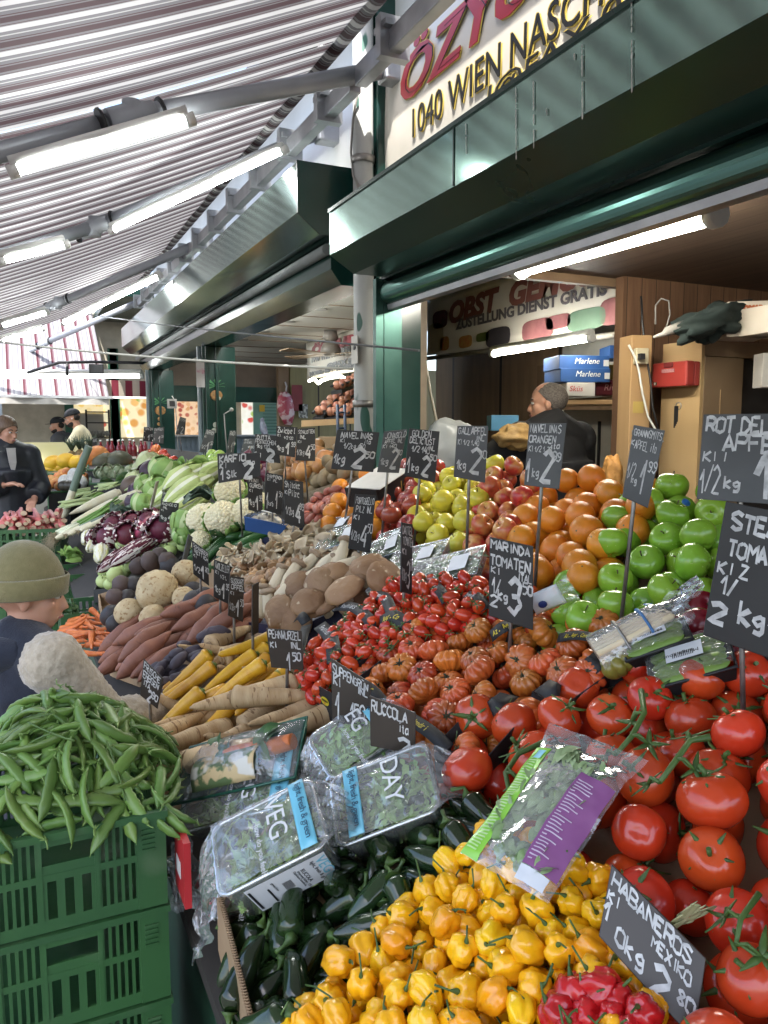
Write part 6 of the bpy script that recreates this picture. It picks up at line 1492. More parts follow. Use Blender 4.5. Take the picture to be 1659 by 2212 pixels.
def punnet(face, depth, label, qr=True, oval=None):
    """black card punnet: its front face (photo quad), side walls running back along the slope, yellow oval badge"""
    f = [onp(x, y, o) for x, y, o in face]; e = empty('punnet', f[3]); tag(e, label, 'punnet', None); inv = Matrix.Translation(-f[3])
    v = (f[1]-f[0]).normalized(); back = Vector((-v.y, v.x, 0)).normalized()*depth; back.z = SL*back.x
    if back.y < 0 and back.x < 0: back = -back
    for nm, q in (('front_panel', [f[0],f[1],f[2],f[3]]), ('side_panel', [f[1],f[1]+back,f[2]+back,f[2]]), ('side_panel', [f[0],f[3],f[3]+back,f[0]+back]), ('base', [f[3],f[2],f[2]+back,f[3]+back])):
        M().add([inv @ p for p in q], [(0,1,2,3)]).build(nm, BKC, e, solid=.0015)
    if oval:
        u, w_ = oval; c = (f[0]*(1-u)+f[1]*u)*(1-w_)+(f[3]*(1-u)+f[2]*u)*w_; nx = (f[1]-f[0]); nv = (f[3]-f[0]); nrm = nv.cross(nx).normalized()
        if nrm.dot(ORG-c) < 0: nrm = -nrm
        mm = M(); mm.add([inv @ (c+nrm*.0022+nx*.22*math.cos(a)+nv.normalized()*nx.length*.10*math.sin(a)) for a in [k*.2618 for k in range(24)]], [tuple(range(24))]); bd = mm.build('yellow_badge', YEL, e)
        up = -nv.normalized(); mw = frame_m(inv @ (c+nrm*.003-nx*.155-up*nx.length*.01), nx, up); textobj('MARINDA', 'badge_text', BLACKP, bd, mw, nx.length*.075, extrude=.0002)
        mm = M(); mm.add([inv @ (c+nrm*.0032+nv.normalized()*nx.length*.05+(nx.normalized()*math.cos(a)+nv.normalized()*math.sin(a))*nx.length*.025) for a in [k*.5236 for k in range(12)]], [tuple(range(12))]); mm.build('badge_dot', STR, bd)
    return e
punnet([(938,1612,.03),(1046,1640,.03),(1030,1725,-.04),(945,1722,-.04)], .12, 'black card punnet with yellow MARINDA badge at the front of the ribbed tomatoes', oval=(.42,.55))
punnet([(683,1478,.03),(722,1500,.03),(722,1560,-.04),(690,1545,-.04)], .12, 'black card punnet with yellow badge between the parsnips and the SUPPENGRÜN board', oval=(.5,.4))
punnet([(1290,1440,.02),(1368,1415,.02),(1366,1470,-.03),(1290,1490,-.03)], .10, 'black card punnet corner next to the asparagus')
punnet([(1150,1495,.01),(1215,1525,.02),(1210,1560,-.03),(1145,1540,-.03)], .10, 'low black card punnet edge between ribbed and vine tomatoes')
punnet([(645,1430,.02),(720,1470,.02),(715,1510,-.03),(640,1470,-.03)], .10, 'black card punnet of date tomatoes beside the PEHNWURZEL board')
def tab(x0, y0, x1, y1, w_, label):
    band([(x0,y0),((x0+x1)/2,(y0+y1)/2),(x1,y1)], w_, '', label, offs=[.035,.045,.03])
tab(1060,1535,1100,1500,44,'plain black handle tab at the lower edge of the ribbed tomatoes')
tab(1170,1480,1210,1500,44,'plain black handle tab right of the ribbed tomatoes')
tab(1270,1445,1305,1410,44,'plain black handle tab beside the olive green tomato')

# ---- rocket trays under crinkled film
LEAFM = pmat('rocket_leaf', (.22,.36,.08), (.32,.46,.15), scale=18, rough=.5, var=.25, hue=.02); LEAFS = pmat('rocket_stem', (.30,.38,.14), (.24,.33,.10), rough=.5)
FILM = film('crinkled_film', gloss=.6, rough=.14, bump=.9, bscale=26, sheen_mix=.11); CLEAR = film('clear_tray_plastic', (.93,.97,.96), gloss=.5, rough=.12, bump=.2, bscale=15, sheen_mix=.14)
CYAN = pmat('cyan_label', (.15,.46,.58), (.19,.50,.62), rough=.3, coat=.2); PAPW = pmat('white_label', (.68,.70,.72), rough=.4)
def rocket(c, xd, up, L, W_, Hh, label, txt='VEG', side=None, cy=.72, sub='how do you feel?'):
    """clear tray c = centre of its lid, xd = long axis; filled with rocket, wrapped in printed film"""
    mw = frame_m(c, xd, up.cross(Vector(xd))); e = empty('salad_tray', c); e.matrix_world = mw; tag(e, label, 'salad tray', 'wrapped rocket salad trays')
    a, b = L/2, W_/2; r = .02
    def rr(a, b, z, k=5):
        out = []
        for cx, cy_, t0 in ((a-r,b-r,0),(-a+r,b-r,90),(-a+r,-b+r,180),(a-r,-b+r,270)):
            for i in range(k+1): t = R(t0+90*i/k); out.append(Vector((cx+r*math.cos(t), cy_+r*math.sin(t), z)))
        return out
    top, bot = rr(a, b, 0), rr(a*.92, b*.90, -Hh); n = len(top)
    mm = M(); mm.add(top+bot, [(i, (i+1) % n, n+(i+1) % n, n+i) for i in range(n)]+[tuple(range(n, 2*n))], True); mm.build('clear_tray', CLEAR, e)
    mm = M(); mm.tube(top+[top[0]], .0035, 6, flat=1.4); mm.build('rolled_rim', film('rim_plastic', (.9,.95,.95), gloss=1.6, rough=.15, bump=.1), e)
    mm = M(); s2 = random.Random(int(L*1e4)+len(label))
    mm2 = M()
    for k in range(230):
        p = Vector((s2.uniform(-a*.9,a*.9), s2.uniform(-b*.88,b*.88), -s2.uniform(.004,Hh*.9))); d = Vector((s2.gauss(0,1), s2.gauss(0,1), s2.gauss(0,.25))).normalized(); q = d.cross(Vector((s2.gauss(0,.4), s2.gauss(0,.4), 1))).normalized(); l = s2.uniform(.02,.04)
        u = Vector((0,0,1)); P = lambda t, s: p + d*(t*l) + q*(s*l*.22)
        cl = lambda v: Vector((max(-a*.93,min(a*.93,v.x)), max(-b*.91,min(b*.91,v.y)), max(-Hh*.97,min(-.002,v.z))))
        mm.add([cl(P(*z)) for z in ((-.5,0),(-.2,.6),(0,.25),(.2,.9),(.5,.3),(.75,0),(.5,-.3),(.2,-.9),(0,-.25),(-.2,-.6))], [tuple(range(10))])
        if k % 2 == 0: mm2.tube([cl(P(-1.1,.2)), cl(P(-.4,0)), cl(P(.5,0))], [.0012,.0014,.0006], 4)
    lf = mm.build('rocket_leaves', LEAFM, e); lf['kind'] = 'stuff'; mm2.build('rocket_stems', LEAFS, e)['kind'] = 'stuff'
    mm = M(); mm.grid(lambda s, t: Vector(((s-.5)*L*1.0, (t-.5)*W_*1.0, .005+.004*math.sin(math.pi*s)+.0045*nz((s*7, t*5, L*90), 1.3)+.003*abs(nz((s*16, t*10, L*50))))), 34, 22); mm.build('film_top', FILM, e)
    for sx in (-1, 1):                                # gathered film ends
        mm = M(); mm.grid(lambda s, t: Vector((sx*(a+.055*s), (t-.5)*W_*(1-.55*s)*1.0+.004*math.sin(t*40)*s, .004-.05*s*s-.02*s+.010*math.sin(t*30+s*5)*(.3+s))), 6, 26); mm.build('film_end', FILM, e)
    mm = M(); mm.grid(lambda s, t: Vector((a*(cy-.16+.30*s), (t-.5)*W_*.98, .0115+.003*nz((s*3, t*4, 3)))), 6, 10); lab = mm.build('cyan_label', CYAN, e, solid=.0003)
    textobj('light, fresh & green', 'label_text', pmat('dark_blue_print', (.015,.05,.09)), lab, Matrix.Translation((a*(cy-.02), b*.85, .016)) @ Matrix.Rotation(-math.pi/2, 4, 'Z'), .0165, extrude=.0002, spacing=.9)
    sl = M().box((0,0,0),(.0001,.0001,.0001))
    textobj(txt, 'film_lettering', WHT, e, Matrix.Translation((a*.08, b*.80, .0155)) @ Matrix.Rotation(-math.pi/2, 4, 'Z'), .046, extrude=.0002, spacing=.95)
    textobj(sub, 'film_small_text', WHT, e, Matrix.Translation((-a*.16, b*.25, .0155)) @ Matrix.Rotation(-math.pi/2, 4, 'Z'), .014, extrude=.0002)
    if side:
        y = -b*.985 if side < 0 else b*.985; sg = -1 if side < 0 else 1
        mm = M(); k = .10*b; q = [Vector((-a*.62, y, -.010)), Vector((a*.86, y, -.010)), Vector((a*.82, y-sg*k*.85, -Hh*.92)), Vector((-a*.60, y-sg*k*.85, -Hh*.92))]
        q = [p+Vector((0, sg*.003, 0)) for p in q]; pl_ = M().add(q, [(0,3,2,1) if sg < 0 else (0,1,2,3)]).build('paper_label', PAPW, e, solid=.0004)
        xd_ = (q[1]-q[0]).normalized(); yd_ = (q[0]-q[3]).normalized(); nrm = xd_.cross(yd_)*1.0
        if nrm.y*sg < 0: nrm = -nrm
        def on(u, v, s_, body, m_, rot=0):
            p = q[0]*(1-u)*(1-v)+q[1]*u*(1-v)+q[2]*u*v+q[3]*(1-u)*v + nrm*.0012
            textobj(body, 'label_text', m_, pl_, frame_m(p, -yd_, xd_), s_, extrude=.0001)
        on(.86,.08,.026,'VEG', CYAN); on(.80,.10,.009,'light, fresh & green', BLACKP); on(.66,.2,.010,'RUCOLA', BLACKP); on(.62,.2,.006,'Ursprung Italien  125 g', BLACKP); on(.58,.15,.006,'Diplotaxis tenuifolia', BLACKP); on(.30,.15,.006,'gewaschen', BLACKP)
        def bar(u0, u1, v0, v1):
            pp = [q[0]*(1-u)*(1-v)+q[1]*u*(1-v)+q[2]*u*v+q[3]*(1-u)*v + nrm*.001 for u, v in ((u0,v0),(u1,v0),(u1,v1),(u0,v1))]; return pp
        mm = M()
        for i in range(14): mm.add(bar(.40+.008*i, .404+.008*i, .35, .68), [(0,1,2,3)])
        mm.add(bar(.02,.05,.1,.9), [(0,1,2,3)]); mm.add(bar(.22,.245,.3,.9), [(0,1,2,3)])
        mm.build('barcode', BLACKP, pl_)
    return e
def tray_at(p0, p1, off, wid, Hh, label, **k):
    """p0, p1: photo points of the lid's two short edges' middles"""
    a, b = onp(p0[0], p0[1], off), onp(p1[0], p1[1], off+k.pop('rise', 0)); up = k.pop('up', PN+Vector((-.2,-.25,0)))
    x = b-a; up = (up-x.normalized()*up.dot(x.normalized())).normalized()
    return rocket((a+b)/2, x.normalized(), up, x.length, wid, Hh, label, **k)
tray_at((466,1862),(690,1748), .10, .135, .085, 'front rocket tray with VEG print and a white ingredients label facing us', side=-1)
tray_at((405,1740),(650,1672), .03, .12, .06, 'rocket tray behind the front one, partly under the green soup vegetable tray')
tray_at((722,1755),(935,1672), .05, .135, .06, 'rocket tray at the right above the jalapenos, print upside down', txt='DAY', cy=-.55, sub='')
tray_at((690,1640),(835,1548), .06, .12, .055, 'rocket tray standing tilted against the SUPPENGRÜN board', txt='EG', up=PN+Vector((-.55,-.35,0)), side=-1)
tray_at((470,1915),(640,1870), -.02, .115, .05, 'lower rocket tray hidden under the front one')
tray_at((730,1790),(900,1720), -.02, .12, .05, 'lower rocket tray under the right one, above the jalapenos', txt='')
# crumpled loose film hanging over the edge
mm = M(); a, b = onp(400,1780,.02), onp(480,1960,-.03)
mm.grid(lambda s, t: a.lerp(b, s) + Vector((-.03*t-.02*t*math.sin(s*9), -.02*t, -.085*t+.02*math.sin(s*14))) + Vector((nz((s*9,t*5,1)), nz((s*9,t*5,4)), nz((s*9,t*5,7))))*.022, 26, 12)
o = mm.build('loose_film', FILM); tag(o, 'crumpled clear film ends hanging over the front edge beside the rocket trays', 'plastic film')
a, b = onx(383,1772,.232), onx(405,1870,.232); e = empty('carton', (a.x,a.y,.6)); tag(e, 'bright red carton side showing between the rocket trays and the green crates', 'carton'); M().box((-.006,b.y-a.y,a.z-.72),(.006,0,a.z-.6)).build('red_side', pmat('red_carton', (.45,.025,.03), (.38,.02,.025), rough=.5), e); M().box((-.0075,b.y-a.y+.03,a.z-.68),(-.0065,-.02,a.z-.65)).build('pale_print', WHT, e)
# soup vegetable tray (dark green foam, film, printed paper)
c = onp(515,1632,.075); e = empty('vegetable_tray', c); tag(e, 'dark green foam tray with wrapped soup vegetables, carrot end showing', 'vegetable tray')
a, b = onp(395,1655,.06), onp(650,1592,.07); xd = (b-a).normalized(); e.matrix_world = frame_m(c-PN*.03, xd, (PN+Vector((-.2,-.3,0))).cross(xd)); L = (b-a).length
GFO = pmat('green_foam', (.012,.085,.05), (.016,.10,.06), rough=.35, coat=.2)
traybox(e, L/2-.012, .055, .022, GFO)
mm = spindle(.16, lambda t: .021*(1-.3*t)+.001, 12, 10); mm.v = [p+Vector((.055,.01,.03)) for p in mm.v]; mm.build('carrot', CARR, e)
mm = spindle(.17, lambda t: .026*(1-.4*t)+.001, 12, 12, .005, 2, .003); mm.v = [p+Vector((-.045,.022,.03)) for p in mm.v]; mm.build('parsnip', PARS, e)
mm = M(); mm.ell((-.07,-.02,.03), (.035,.03,.024)); mm.build('celeriac_piece', CEL, e)
mm = M(); mm.grid(lambda s, t: Vector((-.085+.155*s, -.062+.10*t, .020+.040*math.sin(math.pi*min(1,.15+t*.85))+.001*nz((s*9,t*9,1)))), 14, 12); pa = mm.build('printed_sleeve', pmat('sleeve_print', (.10,.15,.06), (.55,.42,.22), scale=26, rough=.4, ramp=(.48,.54), spots=((.60,.58,.50), 18, .6, .04)), e, solid=.0004)
for k in range(9):
    v, f = leafblade(.05, .016, k); q = Matrix.Translation((rng(-.06,.10), rng(0,.03), .045)) @ Matrix.Rotation(rng(0,6), 4, 'Z'); mm = M(); mm.add([q @ p for p in v], f, True); mm.build('parsley_leaf', DKGR, e)
mm = M(); mm.grid(lambda s, t: Vector(((s-.5)*(L-.01), (t-.5)*.128, .024+.042*math.sin(math.pi*s)**.5*math.sin(math.pi*t)**.6+.003*nz((s*12,t*8,2)))), 26, 16); mm.build('cling_film', film('cling', gloss=.5, rough=.05, bump=.7, bscale=40), e)
# bag of greens on the tomatoes: green and purple print on clear film
A, B = onp(1085,1895,.085), onp(1290,1600,.095); xd = (B-A).normalized(); e = empty('salad_bag', (A+B)/2); up = (PN+Vector((-.25,-.35,0))); up = (up-xd*up.dot(xd)).normalized(); e.matrix_world = frame_m((A+B)/2, xd, up.cross(xd)); L = (B-A).length; W_ = .135
tag(e, 'clear bag of leafy greens with lime green and purple printed strips lying on the tomatoes', 'salad bag')
def bagz(s, t): return .022*math.sin(math.pi*min(1, s*1.15))**.5*(math.sin(math.pi*t)**.6 if 0 < t < 1 else 0)+.005*nz((s*6, t*6, 3))+.003*abs(nz((s*14, t*9, 5)))
def bagp(s, t, h=0): return Vector(((s-.5)*L, (.5-t)*W_*(1+.28*max(0, s-.8)*5*(.6)), bagz(s, t)+h))
mm = M(); mm.grid(lambda s, t: bagp(s, t), 40, 24); mm.build('clear_film', FILM, e)
BAGG = pmat('lime_print', (.20,.50,.04), (.25,.56,.06), rough=.25, coat=.3); BAGP = pmat('purple_print', (.20,.065,.19), (.25,.09,.23), rough=.25, coat=.3)
gp_ = M().grid(lambda s, t: bagp(.0+.80*s, .0+.20*t+.03*math.sin(s*5), .0012), 26, 6).build('lime_strip', BAGG, e)
pp_ = M().grid(lambda s, t: bagp(.10+.62*s, .62+.36*t, .0012), 24, 10).build('purple_strip', BAGP, e)
M().grid(lambda s, t: bagp(.02+.075*s, .62+.30*t, .0016), 4, 6).build('barcode_label', PAPW, e)
mm = M()
for i in range(26):
    s0 = .13+.021*i; l = rng(.10,.20) if i % 7 else .05
    mm.grid(lambda s, t: bagp(s0+.007*s, .65+l*t, .0024), 1, 6)
mm.build('small_print', pmat('pale_print', (.60,.50,.60)), pp_)
mm = M()
for i in range(34): mm.grid(lambda s, t: bagp(.04+.020*i+.009*s, .03+rng(.10,.12)*t+.03*math.sin((.04+.020*i)*5/.8), .0024), 1, 5)
mm.build('small_print', pmat('pale_green_print', (.50,.72,.30)), gp_)
M().grid(lambda s, t: bagp(.70+.07*s, .04+.10*t, .0028), 3, 3).build('blue_emblem', CYAN, gp_)
mm = M(); mm2 = M()
for k in range(120):
    p = Vector((rng(-.46,.26)*L, rng(-.30,.30)*W_, rng(-.002,.012))); v, f = leafblade(rng(.025,.05), rng(.007,.012), k); q = Matrix.Translation(p) @ Matrix.Rotation(random.gauss(0,.5), 4, 'Z') @ Matrix.Rotation(rng(-.5,.5), 4, 'X'); mm.add([q @ z for z in v], f, True)
mm.build('green_leaves', pmat('salad_leaf', (.17,.27,.10), (.34,.42,.22), scale=20, rough=.5), e)['kind'] = 'stuff'
# asparagus, sugar pea trays
e = empty('asparagus_bundle', onp(1380,1362,.06)); tag(e, 'bundle of white asparagus in clear wrap with a blue band', 'asparagus'); A, B = onp(1285,1408,.055), onp(1450,1325,.07); xd = (B-A).normalized(); e.matrix_world = frame_m((A+B)/2, xd, PN.cross(xd)); L = (B-A).length
ASP = pmat('white_asparagus', (.66,.56,.36), (.60,.48,.32), scale=8, rough=.4, stretch=(.5,5,5), sss=.05)
for k in range(17):
    y, z = (k % 6-2.5)*.0125+(k//6 % 2)*.006, (k//6)*.011-.01; mm = M(); l = L*rng(.94,1.0)
    mm.tube([(-L/2,y,z),(0,y*.95,z),(l*.38,y*.9,z),(l*.47,y*.9,z),(l*.5,y*.9,z)], [.0072,.007,.0062,.0055,.001], 9); st = mm.build('spear', ASP, e)
    M().tube([(-L/2-.001,y,z),(-L/2+.003,y,z)], .0068, 9).build('cut_end', pmat('asparagus_cut', (.36,.27,.17)), st)
mm = M(); mm.grid(lambda s, t: Vector(((s-.5)*L*1.02+(.03 if s > .9 else 0), .047*math.cos(math.pi*t)*(1-.5*max(0,s-.85)*6), -.012+.040*math.sin(math.pi*t)*(1-.5*max(0,s-.85)*6)+.002*nz((s*14,t*6,1)))), 24, 14); mm.build('clear_wrap', FILM, e)
for x, nm, m_ in ((.18*L,'blue_band',pmat('blue_band',(.05,.16,.36))),(-.14*L,'grey_band',STEEL)):
    mm = M(); mm.tube([(x,.049*math.cos(a),-.012+.043*math.sin(a)) for a in [k*.5236-.3 for k in range(8)]], .0028, 6); mm.build(nm, m_, e)
mm = M(); mm.grid(lambda s, t: Vector((L*.5+.07*s, (t-.5)*.06*(1-.5*s)+.004*math.sin(t*25), .012+.02*s+.008*math.sin(t*19+s*6))), 8, 14); mm.build('gathered_end', FILM, e)
SNP = pmat('sugar_pea', (.17,.27,.05), (.13,.22,.04), scale=9, rough=.45, var=.1)
def peatray(A, B, wid, label, n=9):
    xd = (B-A).normalized(); e = empty('pea_tray', (A+B)/2); e.matrix_world = frame_m((A+B)/2-PN*.03, xd, PN.cross(xd)); L = (B-A).length; tag(e, label, 'vegetable tray')
    traybox(e, L/2-.010, wid/2-.01, .030, BLACKP, .010)
    for k in range(n):
        mm = spindle(L*.86, lambda t: .0125*cap_(t,.15,.12,.6), 10, 14, rng(-.006,.006), k, 0, 30, flat=1.0); mm.v = [Vector((p.x, p.y*1.05, p.z*.35)) for p in mm.v]
        q = Matrix.Translation((rng(-.004,.004), (k-(n-1)/2)*wid*.80/n, .034+.004*(k % 2))) @ Matrix.Rotation(rng(-.12,.12), 4, 'Z') @ Matrix.Rotation(.3, 4, 'X'); mm.v = [q @ p for p in mm.v]; mm.build('sugar_pea', SNP, e)
    mm = M(); mm.grid(lambda s, t: Vector(((s-.5)*L*1.0, (t-.5)*wid, .042+.003*math.sin(math.pi*s)+.003*nz((s*9,t*6,4)))), 22, 14); mm.build('cling_film', film('cling', gloss=.5, rough=.05, bump=.7, bscale=40), e)
    mm = M(); mm.box((-L*.24,-wid*.17,.0475),(L*.20,wid*.22,.048)); lb = mm.build('paper_label', PAPW, e)
    mw = Matrix.Translation((L*.16,wid*.02,.0483)) @ Matrix.Rotation(math.pi, 4, 'Z'); textobj('Mange tout', 'label_text', BLACKP, lb, mw, .013, extrude=.0001)
    mm = M()
    for i in range(12): mm.box((-L*.16+.003*i,-wid*.1,.0481),(-L*.16+.003*i+.0015,wid*.04,.0482))
    mm.build('barcode', BLACKP, lb)
    return e
peatray(onp(1405,1450,.03), onp(1585,1398,.045), .105, 'black tray of flat sugar peas with a white Mange tout label, the nearer one')
peatray(onp(1350,1405,.05), onp(1490,1355,.06), .07, 'black tray of green beans and peas beside the asparagus, seen from its side', 7)
# small net bag label near the oranges, herb trays
def herb(A, B, wid, label, txt=True):
    xd = (B-A).normalized(); e = empty('herb_tray', (A+B)/2); e.matrix_world = frame_m((A+B)/2-PN*.02, xd, (PN+Vector((-.1,-.2,0))).cross(xd)); L = (B-A).length; tag(e, label, 'herb tray', 'clear trays of herbs')
    traybox(e, L/2-.01, wid/2-.01, .035, CLEAR, .012)
    mm = M()
    for k in range(90): v, f = leafblade(rng(.02,.035), rng(.006,.01), k); q = Matrix.Translation((rng(-.4,.4)*L, rng(-.38,.38)*wid, rng(.01,.034))) @ Matrix.Rotation(rng(0,6), 4, 'Z'); mm.add([q @ z for z in v], f, True)
    mm.build('herb_leaves', pmat('herb_leaf', (.09,.16,.06), (.14,.20,.09), scale=20), e)['kind'] = 'stuff'
    mm = M(); mm.grid(lambda s, t: Vector(((s-.5)*L, (t-.5)*wid, .040+.003*nz((s*7,t*6,1)))), 12, 8); mm.build('lid_film', film('lid', gloss=.5, rough=.12, bump=.5, bscale=30), e)
    mm = M(); mm.box((L*.08,-wid*.3,.0445),(L*.34,wid*.25,.045)); mm.build('paper_label', PAPW, e)
herb(onp(900,1250,.02), onp(1045,1215,.03), .11, 'clear tray of green cress nearest the MARINDA board, right end of the herb row')
herb(onp(850,1222,.01), onp(965,1195,.02), .10, 'clear herb tray behind the cress tray')
herb(onp(790,1205,.0), onp(880,1172,.01), .10, 'clear herb tray right of the PORTOBELLO board')
herb(onp(695,1178,.0), onp(790,1148,.01), .11, 'clear herb tray left of the PORTOBELLO board')
herb(onp(690,1150,-.01), onp(770,1130,.0), .10, 'clear herb tray below the far oranges')
herb(onp(820,1180,.0), onp(880,1160,.01), .09, 'clear herb tray under the dark red apples')
c = onp(1180,1295,.06); e = empty('snack_bag', c); tag(e, 'small white and clear bag with a dark blue emblem beside the lower green apples', 'bag'); e.matrix_world = frame_m(c, onp(1215,1275,.06)-onp(1155,1300,.05), PN)
mm = M(); mm.grid(lambda s, t: Vector(((s-.5)*.07, (t-.5)*.05, .012*math.sin(math.pi*s)*math.sin(math.pi*t)+.002*nz((s*6,t*6,1)))), 10, 8); mm.build('pouch', PAPW, e, solid=.001)
mm = M(); mm.ell((-.008,0,.015), (.010,.009,.002), 10, 6); mm.build('emblem', pmat('navy_print', (.012,.025,.12)), e)
mm = M(); mm.grid(lambda s, t: Vector((.034+.03*s, (t-.5)*.05*(1+.3*s), .004*math.sin(t*18)*(.3+s))), 5, 12); mm.build('film_end', FILM, e)
# black lattice crate around the deep red apples (right edge)
A, B = onp(1390,1480,-.02), onp(1640,1395,-.01); e = empty('fruit_crate', A); tag(e, 'black plastic lattice crate around the deep red apples at the right edge', 'crate'); inv = Matrix.Translation(-A); n = (B-A)
mm = M(); up = Vector((0,0,.055)); q = Vector((n.y,-n.x,0)).normalized()*.008
def slab(u0, u1, z0, z1): mm.hexa([inv @ (A+n*u+q*s+up*z) for u, s, z in ((u0,0,z0),(u1,0,z0),(u1,1,z0),(u0,1,z0),(u0,0,z1),(u1,0,z1),(u1,1,z1),(u0,1,z1))])
slab(0,1.3,-.9,-.6); slab(0,1.3,.75,1.0)
for i in range(8): u = .02+.17*i; slab(u, u+.035, -.6, .75)
mm.build('lattice_side', BLACKP, e)
# ================================================================= inside the near stall
def boxthing(nm, p, size, yaw, mat, label, cat, group=None, bevel=.003, tilt=0):
    """box standing on p (middle of its base); its front looks along -y before the turn by yaw"""
    w_, d_, h_ = size; e = empty(nm, p); e.matrix_world = Matrix.Translation(p) @ Matrix.Rotation(yaw, 4, 'Z') @ Matrix.Rotation(tilt, 4, 'X')
    tag(e, label, cat, group); mm = M(); mm.box((-w_/2,-d_/2,0),(w_/2,d_/2,h_)); mm.build('carton' if 'card' in nm or 'fruit' in nm else 'body', mat, e, bevel=bevel)
    return e
def ftext(e, body, x, z, s, mat, d_, shear=0, nm='lettering', bold=0):
    return textobj(body, nm, mat, e, Matrix.Translation((x, -d_/2-.003, z)) @ Matrix.Rotation(R(90), 4, 'X'), s, shear, extrude=.0006, bold=bold)
lamp(onx(1535,465,2.2), onx(1128,581,2.2), 'large lit tube lamp in a clear cover under the near stall ceiling', r=.036, mat=TUBE_WARM, group='tube lamps in the stalls', house=False)
p0, p1 = onx(1545,462,2.2), onx(1118,584,2.2); d = (p1-p0).normalized()
mm = M(); mm.box((2.14, min(p0.y,p1.y)-.02, p0.z+.042),(2.26, max(p0.y,p1.y)+.02, p0.z+.066)); [mm.box((2.19,y,p0.z+.067),(2.21,y+.02,2.474)) for y in (min(p0.y,p1.y)+.2, max(p0.y,p1.y)-.2)]; o = mm.build('lamp_housing', WHITEP); tag(o, 'pale lamp base above the large tube lamp of the near stall', 'lamp base')
lamp(onx(1272,731,3.22), onx(1068,764,3.22), 'slim lit tube lamp under the fruit banner at the back of the stall', r=.02, mat=TUBE_WARM, group='tube lamps in the stalls')
# back banner
XQ = 3.5
q0, q1 = onx(922,768,XQ), onx(1345,712,XQ); zt = onx(922,640,XQ).z
mm = M(); mm.grid(lambda s, t: Vector((XQ+.008*math.sin(t*5+s*4), q0.y+(q1.y-q0.y)*s, (q0.z+(zt-q0.z)*t)+(-.03*math.sin(math.pi*s)))), 30, 8)
b2n = mm.build('banner', pmat('old_banner_vinyl', (.78,.76,.70), (.70,.68,.61), scale=3, rough=.25), solid=.002); tag(b2n, 'wrinkled fruit banner hanging at the back of the near stall above the slim tube lamp', 'banner')
btext('OBST  GEMÜSE', (968,699), (1320,598), 42, XQ-.012, .2, pmat('banner_brown', (.26,.10,.085)), b2n, None, bold=.012, off=.0)
btext('ZUSTELLUNG DIENST GRATIS', (985,712), (1312,635), 20, XQ-.012, 0, pmat('banner_grey', (.15,.14,.155)), b2n, None, bold=.004, off=.0)
def bblob(x, y, rx, ry, mat, nm='printed_fruit', n=18, irr=.1):
    c = onx(x, y, XQ-.013); k = (c-ORG).length/1661; mm = M()
    mm.prism([c+Vector((0, -math.copysign(abs(math.cos(a))**.55, math.cos(a))*rx*k*1.55, math.copysign(abs(math.sin(a))**.55, math.sin(a))*ry*k*.9)) for a in [6.283*i/n for i in range(n)]], (.002,0,0)); mm.build(nm, mat, b2n)
AUB = pmat('printed_aubergine', (.06,.055,.065)); TMP = pmat('printed_tomato', (.34,.15,.15), (.26,.10,.11), scale=9); CUP = pmat('printed_cucumber', (.12,.20,.14), (.16,.25,.18), scale=5); APP = pmat('printed_apples', (.36,.12,.05), (.38,.26,.07), scale=30)
bblob(1075,728,29,22,AUB); bblob(1042,728,16,10,pmat('printed_greens',(.08,.11,.03))); bblob(1005,738,17,14,APP); bblob(960,742,12,16,APP); bblob(950,690,20,20,pmat('printed_cherries',(.13,.02,.03),(.05,.02,.02),scale=20)); bblob(940,730,22,34,pmat('printed_label',(.42,.38,.26)))
bblob(1160,712,34,24,TMP); bblob(1205,695,26,16,TMP); bblob(1265,690,38,24,CUP,irr=.05); bblob(1325,672,26,30,TMP)
mm = M(); mm.tube([q0+Vector((-.02,.05,-.03)), q1+Vector((-.02,-.05,-.03))], .02, 8); o = mm.build('banner_pole', pmat('pale_pole', (.36,.34,.30))); tag(o, 'pale pole along the lower edge of the fruit banner', 'pole')
# doors and light wall at the back
mm = M(); p = onx(990,1000,4.2); part('door_frame', M().box((4.19, onx(1180,800,4.2).y, 0),(4.249, onx(1170,800,4.2).y+.05, 2.2)), PLYD, stall)
mm = M(); mm.box((4.2, onx(1345,760,4.2).y, 1.9),(4.249, onx(1215,760,4.2).y, 2.5)); part('white_panel', mm, pmat('white_wall', (.50,.50,.47)), stall)
p = atd(930,900,4.9); mm = M(); mm.box((p.x,p.y,0),(p.x+.02,p.y+.0,2.28)); c = onx(917,1000,2.05)
c = onx(909,800,1.97); mm = M(); mm.box((1.96,c.y-.012,0),(2.0,c.y+.012,2.36)); o = mm.build('batten', pmat('grey_batten', (.30,.24,.17), (.22,.17,.12), scale=9)); tag(o, 'pale timber batten just inside the folded green shutter', 'batten')
pp = [atd(x, y, 4.3) for x, y in ((912,700),(914,740),(920,790),(930,850),(945,920),(958,980),(966,1040))]; cable('cable', pp, .008, pmat('cream_cable', (.50,.45,.34)), 'cream coloured cable hanging down beside the pale batten')
